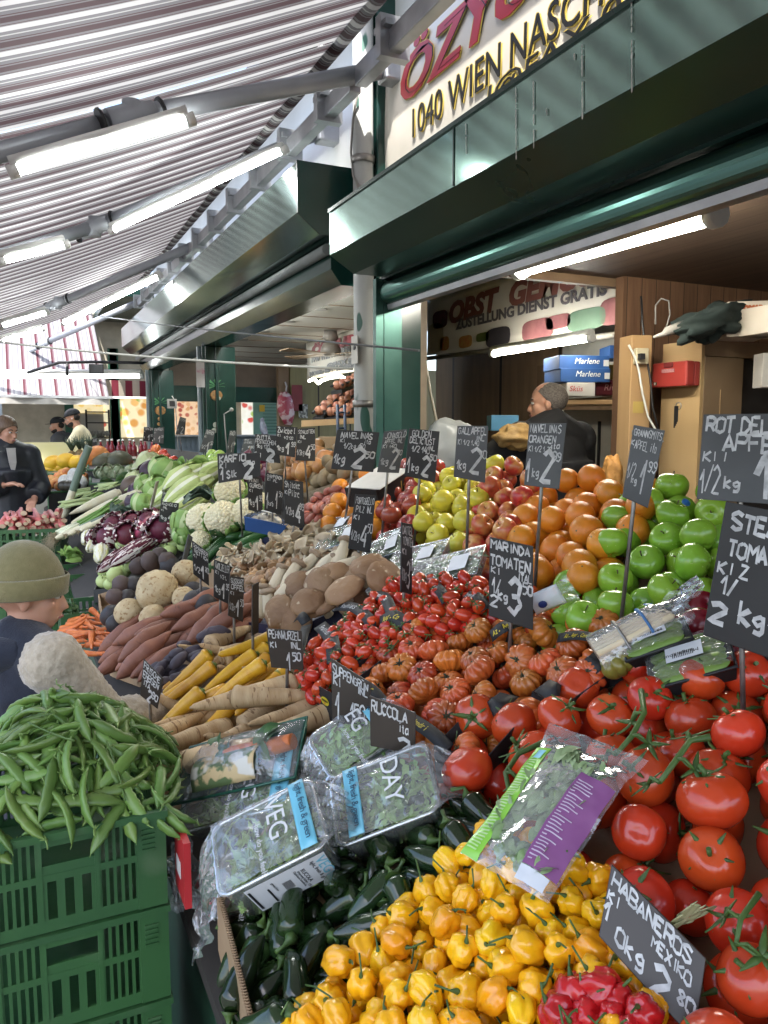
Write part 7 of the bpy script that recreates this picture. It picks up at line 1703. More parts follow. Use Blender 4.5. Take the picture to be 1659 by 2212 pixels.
# white sheets and shelf with cartons behind the stallholder
p = atd(1295,920,5.6); e = boxthing('refrigerator', (p.x,p.y,.1), (.62,.4,1.68), -YAW, pmat('dirty_white_panel', (.42,.41,.36), (.33,.32,.27), scale=4, rough=.5), 'tall dirty white cabinet panels behind the stallholder', 'cabinet')
for x in (-.20,-.06,.14): mm = M(); mm.tube([(x,-.212,0),(x,-.212,1.6)], .012, 6); mm.build('dark_rod', BLACKP, e)
p = atd(1270,866,5.2); e = boxthing('shelf', (p.x,p.y,p.z-.03), (.62,.4,.03), -YAW, WOOD, 'wooden shelf board carrying the blue and white cartons', 'shelf')
BLUC = pmat('blue_carton', (.022,.08,.25), (.018,.065,.20), rough=.55)
for i, (yy, lab) in enumerate(((829,'lower of two blue fruit cartons on the shelf behind the stallholder'),(802,'upper of two blue fruit cartons on the shelf behind the stallholder'))):
    q = atd(1245-2*i, yy-1, 5.15); e = boxthing('fruit_carton', q, (.34,.30,.088), -YAW+R(8), BLUC, lab, 'carton'); ftext(e, 'Marlene', -.07, .035, .052, WHT0 if False else pmat('white_print', (.72,.72,.70), rough=.5), .30, .25)
    mm = M(); mm.box((.13,-.154,.02),(.165,-.151,.06)); mm.build('paper_patch', STWH if False else pmat('sticker_white0', (.7,.7,.7)), e)
q = atd(1240, 857, 5.1); e = boxthing('fruit_carton', q, (.19,.25,.085), -YAW+R(6), pmat('white_carton', (.60,.58,.54)), 'white carton with red script under the blue ones', 'carton'); ftext(e, 'Sküs', -.08, .03, .05, pmat('red_print', (.50,.04,.04)), .25, .2)
q = atd(1306, 855, 5.25); e = boxthing('fruit_carton', q, (.22,.25,.10), -YAW+R(6), pmat('maroon_carton', (.15,.02,.035)), 'maroon carton with pale letters beside the white one', 'carton'); ftext(e, 'Riv', -.06, .03, .06, pmat('pink_print', (.55,.30,.30)), .25, .2)
q = atd(1322, 822, 5.4); e = boxthing('fruit_carton', q, (.16,.25,.10), -YAW, pmat('ochre_carton', (.30,.22,.05)), 'ochre carton right of the blue ones', 'carton'); q = atd(1325, 778, 5.4); e = boxthing('fruit_carton', q, (.13,.25,.09), -YAW, BLUC, 'small blue carton standing on top at the right', 'carton')
# post, cabinet, first aid case, cartons
p = atd(1375,900,4.05); mm = M(); e = empty('timber_post', (p.x,p.y,0)); tag(e, 'yellowish pine post with socket, stickers and a white cable at the stall side wall', 'post'); e.matrix_world = Matrix.Translation((p.x,p.y,0)) @ Matrix.Rotation(-R(14), 4, 'Z')
M().box((-.058,-.03,0),(.058,.10,2.13)).build('timber', WOOD, e, bevel=.004); M().box((-.050,-.068,1.98),(.02,-.031,2.06)).build('socket', pmat('old_socket', (.50,.44,.30)), e, bevel=.005); M().box((-.045,-.10,2.0),(-.02,-.069,2.03)).build('plug', BLACKP, e)
for x, z, s, m_ in ((-.03,1.63,.012,STEEL),(-.005,1.63,.008,pmat('sticker_white0',(.7,.7,.7))),(-.02,1.56,.016,pmat('sticker_white0',(.7,.7,.7))),(-.03,1.50,.007,BLUC),(-.01,1.76,.03,pmat('yellow_note',(.50,.36,.10)))): M().box((x-s,-.0325,z-s),(x+s,-.0305,z+s)).build('sticker', m_, e)
pp = [atd(x, y, 3.95) for x, y in ((1358,745),(1372,772),(1380,800),(1388,850),(1400,900),(1420,935),(1432,955))]; cable('cable', pp, .006, pmat('white_cable', (.6,.6,.55)), 'white cable running down from the socket on the pine post')
pp = [atd(x, y, 4.0) for x, y in ((1385,640),(1388,700),(1395,760),(1405,820),(1410,880),(1425,940))]; cable('cable', pp, .006, BLACKP, 'black cable running down the plank wall right of the pine post')
pp = [atd(x, y, 4.1) for x, y in ((1416,700),(1416,660),(1428,645),(1445,650),(1447,680),(1440,705))]; cable('cable', pp, .005, pmat('grey_cable', (.3,.29,.27)), 'looped grey cable on the plank wall above the first aid case')
p = atd(1510,900,3.95); CX, CY_ = p.x, p.y
e = empty('cupboard', (CX,CY_,0)); tag(e, 'tall cupboard with pine side and brown door showing a diamond inlay', 'cupboard'); q = onx(1427,900,CX)
M().box((0,0,0),(.02,q.y-CY_,2.10)).build('side_panel', pmat('light_pine', (.45,.32,.17), (.40,.27,.13), scale=4, rough=.5, stretch=(1,1,.15)), e); M().box((.021,.0,2.02),(2.0,q.y-CY_,2.10)).build('top_panel', PLYD, e)
DOORM = pmat('brown_laminate', (.23,.155,.09), (.20,.135,.078), scale=2, rough=.5)
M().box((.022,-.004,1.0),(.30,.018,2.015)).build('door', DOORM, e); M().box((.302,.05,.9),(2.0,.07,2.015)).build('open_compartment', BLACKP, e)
dd = e.children[2]
M().prism([Vector((.14+x,-.006,1.60+z)) for x, z in ((-.035,0),(0,-.055),(.035,0),(0,.055))], (0,.001,0)).build('diamond_inlay', pmat('grey_inlay', (.16,.15,.11)), dd); M().box((.138,-.0065,1.68),(.142,-.0045,1.85)).build('inlay_line', WOOD, dd); M().box((.138,-.0065,1.40),(.142,-.0045,1.52)).build('inlay_line', WOOD, dd)
pa, pb, pc = onx(1407,838,CX-.10), onx(1482,834,CX-.10), onx(1407,786,CX-.10)
e = empty('first_aid_case', pa); tag(e, 'red first aid case with white cross hanging on the pine cupboard side', 'first aid case'); REDP = pmat('red_case', (.36,.045,.035), (.30,.035,.03), rough=.35)
hh = pc.z-pa.z; ll = pa.y-pb.y
M().box((0,-ll,0),(.055,0,hh)).build('front_shell', REDP, e, bevel=.008); M().box((.057,-ll+.002,.002),(.098,-.002,hh-.002)).build('rear_shell', REDP, e, bevel=.008)
M().box((-.006,-ll*.62,hh*.78),(.0,-ll*.36,hh*.98)).build('handle', pmat('dark_red', (.16,.02,.02)), e, bevel=.003)
for a_, b_ in ((.22,.02),): M().box((-.003,-ll*.16,hh*.09),(.0,-ll*.07,hh*.22)).build('emblem', pmat('emblem_green', (.03,.10,.05)), e); M().box((-.004,-ll*.13,hh*.11),(-.003,-ll*.10,hh*.20)).build('cross', PAPER if False else pmat('sticker_white0',(.7,.7,.7)), e); M().box((-.0041,-ll*.145,hh*.14),(-.0031,-ll*.085,hh*.17)).build('cross', pmat('sticker_white0',(.7,.7,.7)), e)
M().box((-.003,-ll*.66,hh*.58),(.0,-ll*.30,hh*.72)).build('paper_label', pmat('faded_print', (.30,.12,.16), (.45,.25,.22), scale=60), e)
c = atd(1465,890,3.9); e = empty('key_bunch', c); tag(e, 'bunch of dark keys hanging below the first aid case', 'keys'); inv = Matrix.Identity(4)
for k in range(4): M().box((-.012,-.01+.006*k,-.05-.01*k),(-.009,-.002+.006*k,.03)).build('key', BLACKP, e)
M().tube([(0,.018*math.cos(a),.03+.018*math.sin(a)) for a in [.5236*i for i in range(13)]], .003, 5).build('ring', STEEL, e)
q = atd(1600, 726, 3.9); e = boxthing('fruit_carton', (q.x,q.y,2.10), (.20,.25,.17), -R(35), pmat('pale_carton', (.52,.47,.40), (.46,.40,.33), scale=4), 'pale carton printed EJIDOMAR on top of the cupboard, left one', 'carton'); ftext(e, 'EJIDOMAR', -.085, .125, .032, pmat('orange_print', (.45,.12,.04)), .25, .0, bold=.004); M().box((-.08,-.129,.105),(.08,-.126,.109)).build('printed_line', BLUC, e)
q = atd(1690, 722, 3.75); e = boxthing('fruit_carton', (q.x,q.y,2.10), (.34,.25,.13), R(20)-YAW, pmat('pale_carton', (.52,.47,.40)), 'pale carton printed EJIDO in large letters at the right edge of the cupboard top', 'carton'); ftext(e, 'EJIDOMAR', -.15, .05, .07, pmat('orange_print', (.45,.12,.04)), .25, .0, bold=.006); M().box((-.17,-.129,.0),(.17,-.126,.03)).build('printed_band', pmat('orange_band', (.36,.09,.04)), e)
q = atd(1690, 838, 3.9); e = boxthing('fruit_carton', (q.x,q.y,q.z), (.26,.1,.17), -YAW, pmat('white_carton', (.60,.58,.54)), 'white carton with an oval hand hole inside the cupboard', 'carton'); M().ell((-.02,-.052,.10),(.012,.003,.02),10,6).build('hand_hole', BLACKP, e)
# dark cloth on the cupboard with a silicone gun
mm = M(); a, b = atd(1490,742,3.75), atd(1600,650,3.85)
mm.lump(lambda d: (a+b)/2 + Vector((.24*d.x,.10*d.y,.09*d.z+.05*d.x))*(1+.6*nz(d,1.8,3)+.22*nz(d,5,1)), 36, 26); o = mm.build('cloth_bundle', pmat('dark_green_cloth', (.012,.022,.02), (.02,.03,.028), scale=10, rough=.9)); tag(o, 'crumpled dark green cloth lying on top of the cupboard', 'cloth')
mm = M(); mm.tube([atd(1412,728,3.7), atd(1432,722,3.7), atd(1440,716,3.7), atd(1480,702,3.72)], [.006,.012,.022,.024], 8); o = mm.build('silicone_gun', pmat('grey_tool', (.35,.33,.30), rough=.5)); tag(o, 'grey silicone gun poking out from under the dark cloth', 'tool')
# net sack of oranges hanging on the post, sack on the counter, scale pan
def netsack(c, r, label, mat, k=0):
    mm = M(); mm.lump(lambda d: c+Vector((d.x*r[0],d.y*r[1],d.z*r[2]))*(1+.42*nz(d,1.9,k)+.12*nz(d,5,k)+.05*nz(d,11,k)), 28, 20); o = mm.build('net_sack', mat); tag(o, label, 'net sack'); return o
ORN = pmat('orange_net', (.44,.21,.05), (.32,.15,.035), scale=40, rough=.6, bump=.8, bscale=90)
netsack(atd(1322,1030,3.7), (.05,.05,.10), 'orange net sack hanging beside the pine post', ORN, 2)
netsack(atd(1118,945,4.1), (.13,.08,.065), 'large ochre net sack held by the stallholder', pmat('ochre_net', (.40,.25,.09), (.28,.17,.06), scale=30, rough=.6, bump=.8, bscale=70), 5)
M().add([],[])
mm = M(); c = atd(975,965,4.0); mm.lump(lambda d: c+Vector((d.x*.16,d.y*.1,d.z*.14))*(1+.25*nz(d,2,8)), 24, 16); o = mm.build('plastic_bag', pmat('cloudy_bag', (.55,.56,.55), (.42,.44,.43), scale=6, rough=.3, alpha=.6)); tag(o, 'cloudy white plastic bag left of the stallholder', 'plastic bag')
q = atd(1085,912,4.6); boxthing('fruit_carton', (q.x,q.y,q.z-.05), (.16,.2,.09), -YAW, pmat('light_blue_carton', (.10,.32,.52)), 'light blue carton behind the ochre net sack', 'carton')
q = atd(1195,1040,4.6); e = boxthing('work_counter', (q.x,q.y,0), (2.0,.5,1.12), -YAW, PLYD, 'brown work counter behind the heaps in the near stall', 'counter')
q = atd(1280,1010,4.4); e = empty('plastic_crate', (q.x,q.y,1.10)); tag(e, 'green crate standing on the work counter right of the stallholder', 'crate')
for z in (0, .09): M().box((-.2,-.12,z),(.2,.12,z+.03)).build('rail', GCRATE, e)
for x in (-.19,-.06,.06,.19): M().box((x-.012,-.121,.031),(x+.012,.121,.089)).build('slat', GCRATE, e)
# small white and black carton between onions and far oranges
c = onp(815,1032,.10); e = empty('fruit_carton', c); tag(e, 'open white and black carton with gold mark between the potatoes and the dark green post', 'carton'); e.matrix_world = Matrix.Translation(c) @ Matrix.Rotation(R(25), 4, 'Z') @ Matrix.Rotation(R(-20), 4, 'Y')
M().box((-.11,-.08,-.08),(.10,.08,.0)).build('carton', BLACKP, e); M().box((-.11,-.10,.002),(.09,.07,.005)).build('white_flap', pmat('white_carton', (.60,.58,.54)), e); textobj('14', 'lettering', pmat('gold_print', (.45,.30,.06)), e, Matrix.Translation((.02,-.082,-.06)) @ Matrix.Rotation(R(90),4,'X'), .05, .2, extrude=.0005)

# ================================================================= inside the far stall
XR = 2.85
c0, c1 = onx(663,820,XR), onx(790,795,XR); zt = onx(663,742,XR).z
mm = M(); mm.grid(lambda s, t: Vector((XR+.006*math.sin(7*s+4*t), c0.y+(c1.y-c0.y)*s, c0.z+(zt-c0.z)*t)), 16, 6); o3 = mm.build('banner', pmat('cream_banner', (.48,.44,.36), (.42,.38,.31), scale=3, rough=.4), solid=.002); tag(o3, 'small cream banner with red and black lettering inside the far stall', 'banner')
btext('ÖZYURT', (674,765), (790,735), 17, XR-.010, .05, pmat('banner_red_dark', (.25,.02,.03)), o3, None, bold=.01, off=0)
btext('1040 WIEN NASCH MARKT', (672,783), (800,751), 13, XR-.010, 0, TB, o3, None, bold=.004, off=0)
btext('@FAX 01/', (706,797), (775,780), 10, XR-.010, 0, TB, o3, None, bold=.006, off=0)
btext('MOBIL: 0699 11005433/06', (669,812), (790,788), 7, XR-.010, 0, TB, o3, None, bold=.006, off=0)
led([onx(x, y, XR-.06) for x, y in ((668,823),(678,818),(688,828),(695,822),(712,816),(735,812),(752,822),(768,812))], 'wavy lit strip along the lower edge of the small cream banner', emat('dim_strip', (1,.98,.85), 4))
e = empty('fruit_shelf', onx(700,905,2.55)); tag(e, 'sloping wooden shelf with black trays of onions at the back of the far stall', 'shelf'); 
def sh(x, y): return atd(x, y, 6.4)
inv = Matrix.Translation(-Vector(e.location)); dv = Vector((.3,.5,0)).normalized()
M().prism([inv @ p for p in (sh(652,908),sh(765,903),sh(765,915),sh(652,922))], (.1,.3,0)).build('shelf_board', WOOD, e)
TRAYB = pmat('black_tray', (.02,.02,.022), rough=.5)
ON2 = pmat('shelf_onion', (.36,.16,.09), (.30,.11,.08), rough=.4, var=.2)
for k, (x0, y0, x1, y1) in enumerate(((675,903,725,838),(700,906,752,840),(728,906,775,850),(715,845,765,812))):
    a, b = sh(x0, y0), sh(x1, y1)+Vector((.2,.35,0)); w_ = (sh(x0+24, y0-3)-sh(x0, y0))
    M().prism([inv @ p for p in (a, a+w_, b+w_, b)], Vector((0,0,-.03))).build('tray', TRAYB, e)
    for s in (0, 1): M().tube([inv @ (a+w_*s+Vector((0,0,.04))), inv @ (b+w_*s+Vector((0,0,.04)))], .012, 5).build('tray_edge', TRAYB, e)
    for i in range(9):
        t = (i//2+.5)/5; p = a.lerp(b, t)+w_*(.3+.4*(i % 2)); o = M().ell((0,0,0), .04, 10, 7).build('onion', ON2); o.location = p+Vector((0,0,.035)); tag(o, 'reddish onion in the black trays at the back of the far stall', 'onion', 'onions in the back trays')
p = ony(618,880,YE-.24); e = empty('hanging_bag', p); tag(e, 'red and white plastic bag hanging from the timber post of the far stall', 'plastic bag'); M().lump(lambda d: Vector((d.x*.13,d.y*.05,d.z*.24-.05*d.x))*(1+.25*nz(d,2,4)), 18, 14).build('bag', pmat('red_white_bag', (.35,.05,.08), (.60,.45,.45), scale=9, rough=.3, ramp=(.5,.58)), e); M().tube([(0,0,.22),(.01,0,.30),(0,.03,.36)], .012, 6).build('handles', STEEL if False else pmat('bag_white', (.6,.55,.55)), e)
p = ony(645,865,YE-.26); e = empty('notice', p); tag(e, 'dark red notice pinned to the olive wall', 'notice'); M().box((-.10,0,-.15),(.06,.006,.22)).build('sheet', pmat('dark_red_paper', (.20,.03,.035)), e)
p = ony(655,888,YE-.26); e = empty('notice', p); tag(e, 'small grey newspaper cutting pinned to the olive wall', 'notice'); M().box((-.07,0,-.10),(.07,.006,.10)).build('sheet', pmat('news_paper', (.40,.40,.37), (.12,.12,.11), scale=30, ramp=(.45,.55)), e)
for i, (x, y, lab) in enumerate(((717,957,'brown carton on the stack below the back shelf'),(717,985,'white carton in the middle of the stack below the back shelf'),(717,1010,'yellow and white carton at the foot of the stack'))):
    p = atd(x, y, 6.2); boxthing('fruit_carton', (p.x,p.y,p.z-.04), (.20,.25,.09), -YAW, (CARD, pmat('white_carton',(.60,.58,.54)), pmat('yellow_carton',(.42,.36,.08)))[i], lab, 'carton')
mm = M(); a = atd(737,925,5.9); 
for dx in (-.03,.03): mm.tube([a+Vector((dx,0,.18)), a+Vector((dx+.01,0,-.5))], .012, 6)
for z in (.12,0,-.12): mm.tube([a+Vector((-.03,0,z)), a+Vector((.03,0,z))], .009, 6)
o = mm.build('hand_truck', pmat('blue_steel', (.03,.05,.10), rough=.4)); tag(o, 'dark blue hand truck standing below the back shelf', 'hand truck')
# stickers, sockets and cables on the far posts
def dec(x, y, X, r, mat, nm, label, cat):
    c = onx(x, y, X); e = empty(nm, c); tag(e, label, cat); M().ell((0,0,0), (.003, r[0], r[1]), 10, 6).build('sticker_face', mat, e); return e
PALM = pmat('palm_green', (.05,.22,.08)); FRU = pmat('fruit_print', (.42,.20,.06), (.15,.10,.04), scale=50); TT = pmat('pale_dot', (.40,.42,.35))
def onpost(x, y, yy): return ony(x, y, yy)
for (xc, yc, s, post) in ((465,838,1.0,433),(346,873,1.2,321)):
    yq = onx(post,900,1.60).y-.126; c = ony(xc+ (2 if post == 433 else 0), yc, yq); e = empty('palm_sticker', c); tag(e, 'palm tree and basket sticker on the %s dark green post' % ('nearer slim' if post == 433 else 'farther slim'), 'sticker')
    mm = M(); 
    for k in range(7): a = R(-20+k*37); mm.prism([(0,0,.02),(math.cos(a)*.09*s,0,.03+math.sin(a)*.06*s),(math.cos(a+.25)*.085*s,0,.02+math.sin(a+.25)*.055*s)], (0,-.003,0))
    mm.build('palm', PALM, e); M().ell((0,0,-.07*s),(.06*s,.003,.05*s),12,8).build('basket', FRU, e)
for i, (xc, yc) in enumerate(((472,859),(466,918),(463,930),(345,893),(345,905),(344,916),(345,930))):
    yq = onx(433 if i < 3 else 321,900,1.60).y-.126; c = ony(xc, yc, yq); o = M().ell((0,0,0),(.028,.003,.026),10,6).build('round_sticker', TT if i < 3 else FRU); o.location = c; tag(o, 'round pale sticker on the nearer slim post' if i < 3 else 'round fruit sticker in the column on the farther slim post', 'sticker', 'pale stickers on the nearer post' if i < 3 else 'fruit stickers on the farther post')
c = ony(372,872,10.25); e = empty('socket', c); tag(e, 'white socket with looping cable on the farther slim post', 'socket'); M().box((-.06,0,-.06),(.06,.03,.06)).build('frame', pmat('grey_cable', (.3,.29,.27)), e); M().box((-.035,-.004,-.035),(.035,-.001,.035)).build('hole', BLACKP, e); M().tube([(0,0,.1),(.04,0,.02),(.05,0,-.3),(.06,0,-.6),(.09,0,-.65),(.10,0,-.5)], .006, 6).build('cable', pmat('grey_cable', (.3,.29,.27)), e)
c = ony(500,885,7.1); e = empty('socket', c); tag(e, 'white plug and cable on the side of the nearer slim post', 'socket'); M().ell((0,0,.0),(.02,.02,.02),10,6).build('plug', pmat('grey_cable', (.3,.29,.27)), e); M().tube([(0,0,0),(-.07,0,-.04),(-.06,0,-.25),(-.04,0,-.5)], .006, 6).build('cable', pmat('grey_cable', (.3,.29,.27)), e)
c = ony(432,803,7.1); e = empty('notice', c); tag(e, 'white and pink paper slip on the edge of the nearer slim post', 'notice'); M().box((-.04,-.03,-.14),(.035,-.025,.1)).build('sheet', pmat('slip_paper', (.55,.52,.52), (.50,.20,.28), scale=6, ramp=(.55,.6)), e)
# pigeon on the window ledge
c = atd(569,925,8.0); e = empty('pigeon', c); tag(e, 'blue grey pigeon perched behind the DITTA price board', 'pigeon'); PIG = pmat('pigeon_feathers', (.16,.18,.24), (.24,.25,.33), scale=12, rough=.7)
bm_ = M(); bm_.lump(lambda d: Vector((.035*d.x,.07*d.y+.01*d.z,.06*d.z))*(1 if d.z < .5 else .95), 16, 12, Matrix.Rotation(R(35),4,'X')); bm_.lump(lambda d: Vector((0,.035,.085))+Vector((.022*d.x,.027*d.y,.026*d.z)), 12, 9); bm_.tube([(0,.025,.04),(0,.035,.075)], [.03,.02], 10); bm_.tube([(0,-.04,-.02),(0,-.10,-.07)], [.025,.018], 8, flat=1.3)
b_ = bm_.build('body', PIG, e); r_ = b_.modifiers.new('r','REMESH'); r_.mode = 'VOXEL'; r_.voxel_size = .006; r_.use_smooth_shade = True
M().tube([(0,.060,.085),(0,.078,.078)], [.006,.001], 6).build('beak', pmat('beak', (.10,.09,.08)), e)
for s in (-1,1): M().ell((.019*s,.047,.09),(.004,.004,.004),6,5).build('eye', pmat('pigeon_eye', (.4,.12,.02)), e); M().tube([(.015*s,0,-.05),(.015*s,.005,-.09)], .004, 5).build('leg', pmat('pigeon_leg', (.35,.10,.09)), e)

# ================================================================= market beyond: neighbour stall with pictures, awning, posts
YN = 14.0
nb = empty('market_stall', (2, YN, 0)); tag(nb, 'neighbouring stall at the market end with lit food pictures and a grey corrugated counter', 'market stall')
mm = M(); mm.box((-.2,YN+.05,0),(7,YN+.3,3.6)); part('wall', mm, pmat('pale_wall', (.50,.46,.36)), nb)
def picture(x0, y0, x1, y1, cols, sc, nm, Y=YN, fr=None):
    a, b = ony(x0, y1, Y), ony(x1, y0, Y)
    m = pmat('picture_'+nm, (.7,.6,.35), rough=.4)
    n = m.node_tree.nodes; L = m.node_tree.links; bs = n['Principled BSDF']; tc = [q for q in n if q.type == 'TEX_COORD'][0]
    vo = n.new('ShaderNodeTexVoronoi'); vo.inputs['Scale'].default_value = sc*1.7; vo.inputs['Randomness'].default_value = 1; L.new(tc.outputs['Object'], vo.inputs['Vector'])
    cr = n.new('ShaderNodeValToRGB'); e_ = cr.color_ramp; sep = n.new('ShaderNodeSeparateColor'); L.new(vo.outputs['Color'], sep.inputs[0]); L.new(sep.outputs[0], cr.inputs[0])
    e_.interpolation = 'CONSTANT'; e_.elements[0].color = C4(cols[0]); e_.elements[1].position = 1/len(cols); e_.elements[1].color = C4(cols[1])
    for i, c in enumerate(cols[2:]): q = e_.elements.new((i+2)/len(cols)); q.color = C4(c)
    mr = n.new('ShaderNodeMapRange'); mr.inputs[1].default_value = .38; mr.inputs[2].default_value = .62; L.new(vo.outputs['Distance'], mr.inputs[0])
    mx = n.new('ShaderNodeMixRGB'); mx.inputs[2].default_value = C4((cols[-1])); L.new(mr.outputs[0], mx.inputs[0]); L.new(cr.outputs[0], mx.inputs[1]); L.new(mx.outputs[0], bs.inputs['Base Color'])
    L.new(mx.outputs[0], bs.inputs['Emission Color']); bs.inputs['Emission Strength'].default_value = .22
    mm = M(); mm.box((a.x,Y-.01,a.z),(b.x,Y+.03,b.z)); o = part('lit_picture', mm, m, nb); return o
picture(257,858,326,945,[(.62,.30,.08),(.70,.42,.14),(.55,.24,.05),(.30,.36,.06),(.66,.45,.18),(.75,.66,.42)], 4.2, 'pastries')
picture(376,858,437,942,[(.42,.12,.08),(.55,.28,.12),(.62,.36,.18),(.34,.07,.05),(.66,.46,.28),(.70,.50,.32)], 7.5, 'nuts')
picture(523,858,546,942,[(.72,.70,.60),(.55,.08,.06),(.74,.72,.62),(.36,.50,.12),(.76,.74,.66)], 5, 'salads')
picture(157,858,226,892,[(.72,.50,.14),(.70,.56,.26),(.66,.38,.10),(.74,.62,.36)], 6, 'flames')
picture(226,856,250,945,[(.74,.68,.46),(.75,.70,.50),(.50,.10,.06),(.76,.70,.48),(.74,.68,.46)], 5.5, 'column')
a, b = ony(370,990,YN-.05), ony(620,942,YN-.05); mm = M()
k = a.x
while k < b.x: mm.box((k,YN-.08,0),(k+.06,YN-.045,b.z)); mm.box((k+.06,YN-.07,0),(k+.09,YN-.04,b.z)); k += .09
part('corrugated_front', mm, pmat('grey_corrugated', (.30,.36,.40), (.26,.32,.36), rough=.4, metal=.3), nb)
mm = M(); mm.box((a.x-.1,YN-.2,b.z),(b.x+.2,YN-.03,b.z+.03)); part('ledge', mm, pmat('pale_ledge', (.55,.57,.57)), nb)
a, b = ony(547,942,YN), ony(600,862,YN); mm = M(); mm.box((a.x,YN-.04,a.z),(b.x+.3,YN+.02,b.z)); dr = part('green_shutter_door', mm, pmat('sage_green', (.16,.30,.23), (.18,.33,.25), rough=.5), nb)
mm = M()
for i in range(12): z = a.z+(b.z-a.z)*i/12; mm.box((a.x+.18,YN-.055,z),(b.x+.3,YN-.041,z+.015))
part('louvre', mm, pmat('sage_dark', (.09,.18,.14)), dr)
p = ony(566,882,YN-.06); mm = M(); mm.box((p.x-.05,YN-.065,p.z-.06),(p.x+.05,YN-.056,p.z+.06)); part('yellow_box', mm, pmat('yellow_box', (.65,.42,.03)), dr)
a, b = ony(-40,862,YN-.5), ony(620,842,YN-.5)
mm = M(); mm.box((a.x,YN-.45,ony(300,861,YN-.45).z),(b.x,YN-.40,ony(300,855,YN-.45).z)); o = part('light_bar', mm, emat('bar_white', (1,.98,.92), .5), nb)
FR = stripes('fringe_cloth', 'X', .22, [(0,(.50,.44,.36)),(.5,(.20,.03,.05))], trans=.2)
mm = M(); mm.grid(lambda s, t: Vector((a.x+(b.x-a.x)*s, YN-.6+.02*math.sin(s*90), ony(300,857,YN-.6).z+.26*t)), 120, 2); part('valance', mm, FR, nb)
q = ony(245,900,YN-.02)
for xx in (250, 150, 247): c = ony(xx,900,YN-.02); mm = M(); mm.box((c.x-.07,YN-.06,0),(c.x+.07,YN+.045,3.0)); part('green_post', mm, pmat('mid_green', (.02,.10,.06)), nb)
mm = M(); mm.box((1.25,11.25,3.45),(7,14.4,3.55)); part('added_sunshade', mm, GREEN, nb)  # unseen slab added to keep direct sun off the neighbour's front
# salesroom opening behind the two men
a, b = ony(178,1000,YN-.005), ony(226,894,YN-.005); mm = M(); mm.box((a.x,YN+.01,0),(b.x,YN+.048,b.z)); part('doorway', mm, pmat('doorway_tiles', (.46,.45,.40), (.40,.39,.34), scale=3), nb)
e = empty('shelf_rack', ony(212,930,YN-.1)); tag(e, 'dark metal shelf rack with bundled goods behind the two salesmen', 'shelf')
for x in (-.18,.18): M().box((x-.015,-.02,-1.6),(x+.015,.02,.35)).build('upright', BLACKP, e)
for z in (-.12,.12,.3): M().box((-.18,-.05,z),(.18,.02,z+.02)).build('shelf_board', BLACKP, e)
for i in range(6): M().ell((-.14+.055*i,-.04,-.05),(.04,.04,.05),8,6).build('bundle', pmat('grey_goods', (.20,.20,.17)), e)
# sloping awning at the market end
dst = [(0,(.25,.25,.255)),(.16,(.19,.185,.20)),(.30,(.13,.127,.145)),(.36,(.245,.24,.245)),(.52,(.07,.02,.028)),(.66,(.13,.085,.10)),(.76,(.25,.245,.25)),(.90,(.15,.145,.16))]
DR = stripes('far_striped_cloth', 'X', .20, dst, trans=.12, dirt=.15)
e = empty('awning', (0,11.4,2.1)); tag(e, 'sloping red and white striped awning closing the view at the market end', 'awning')
zb = ony(150,858,11.6).z
mm = M(); mm.grid(lambda s, t: Vector((-5+6.2*s, 11.6+2.6*t, zb+1.75*t)), 30, 6); part('cloth', mm, DR, e)
mm = M(); mm.grid(lambda s, t: Vector((-5+6.2*s, 11.6+.02*math.sin(s*70), zb-.10*t)), 80, 2); part('valance', mm, pmat('white_valance', (.36,.35,.33)), e)
mm = M(); mm.box((-5,11.58,zb-.015),(1.25,11.63,zb+.02)); part('front_rail', mm, ALU, e)
a, b = atd(-30,813,10.3), atd(303,812,10.3); lamp(a, b, 'long dim tube lamp across the aisle under the far striped awning', r=.03, mat=emat('pale_tube', (.95,1,1), 3))
mm = M(); mm.tube([atd(60,805,10.2), atd(128,783,10.2), atd(200,782,10.2), atd(310,784,10.2)], .022, 6); mm.tube([atd(145,783,10.2), atd(145,812,10.2)], .02, 6); o = mm.build('lamp_bracket', BLACKP); tag(o, 'dark bent bracket above the long dim tube lamp', 'bracket')
c = atd(208,797,10.0); e = empty('floodlight', c); tag(e, 'small black floodlight hanging from the dark bracket', 'floodlight'); M().box((-.09,-.03,-.06),(.09,.03,.06)).build('housing', BLACKP, e, bevel=.005); M().box((-.075,-.034,-.05),(.075,-.031,.05)).build('glass', pmat('lamp_glass', (.10,.10,.11), rough=.1), e); M().tube([(0,0,.06),(0,0,.12)], .01, 6).build('hanger', BLACKP, e)
# pavilion behind on the left: green framed glazing
e = empty('pavilion', (-3,17,0)); tag(e, 'distant pavilion with dark green window frames at the left edge', 'pavilion'); GRF = pmat('mid_green', (.02,.10,.06))
M().box((-9,17.4,0),(-.2,17.6,1.1)).build('base_wall', GRF, e).location = (3,-17,0)
for x in range(12): M().box((-9+.75*x,17.38,1.1),(-8.93+.75*x,17.45,3.6)).build('mullion', GRF, e).location = (3,-17,0)
M().box((-9,17.46,1.1),(-.2,17.5,2.6)).build('glazing', pmat('glazing', (.40,.44,.43), (.55,.57,.55), scale=2, rough=.15), e).location = (3,-17,0)
M().box((-9,17.3,2.61),(-.2,17.6,3.7)).build('upper_panel', pmat('lattice_green', (.16,.24,.22), (.08,.13,.12), scale=9, ramp=(.48,.52)), e).location = (3,-17,0)
M().box((-9.3,15.9,3.7),(0,18,3.9)).build('roof', pmat('pale_roof', (.45,.46,.46)), e).location = (3,-17,0)
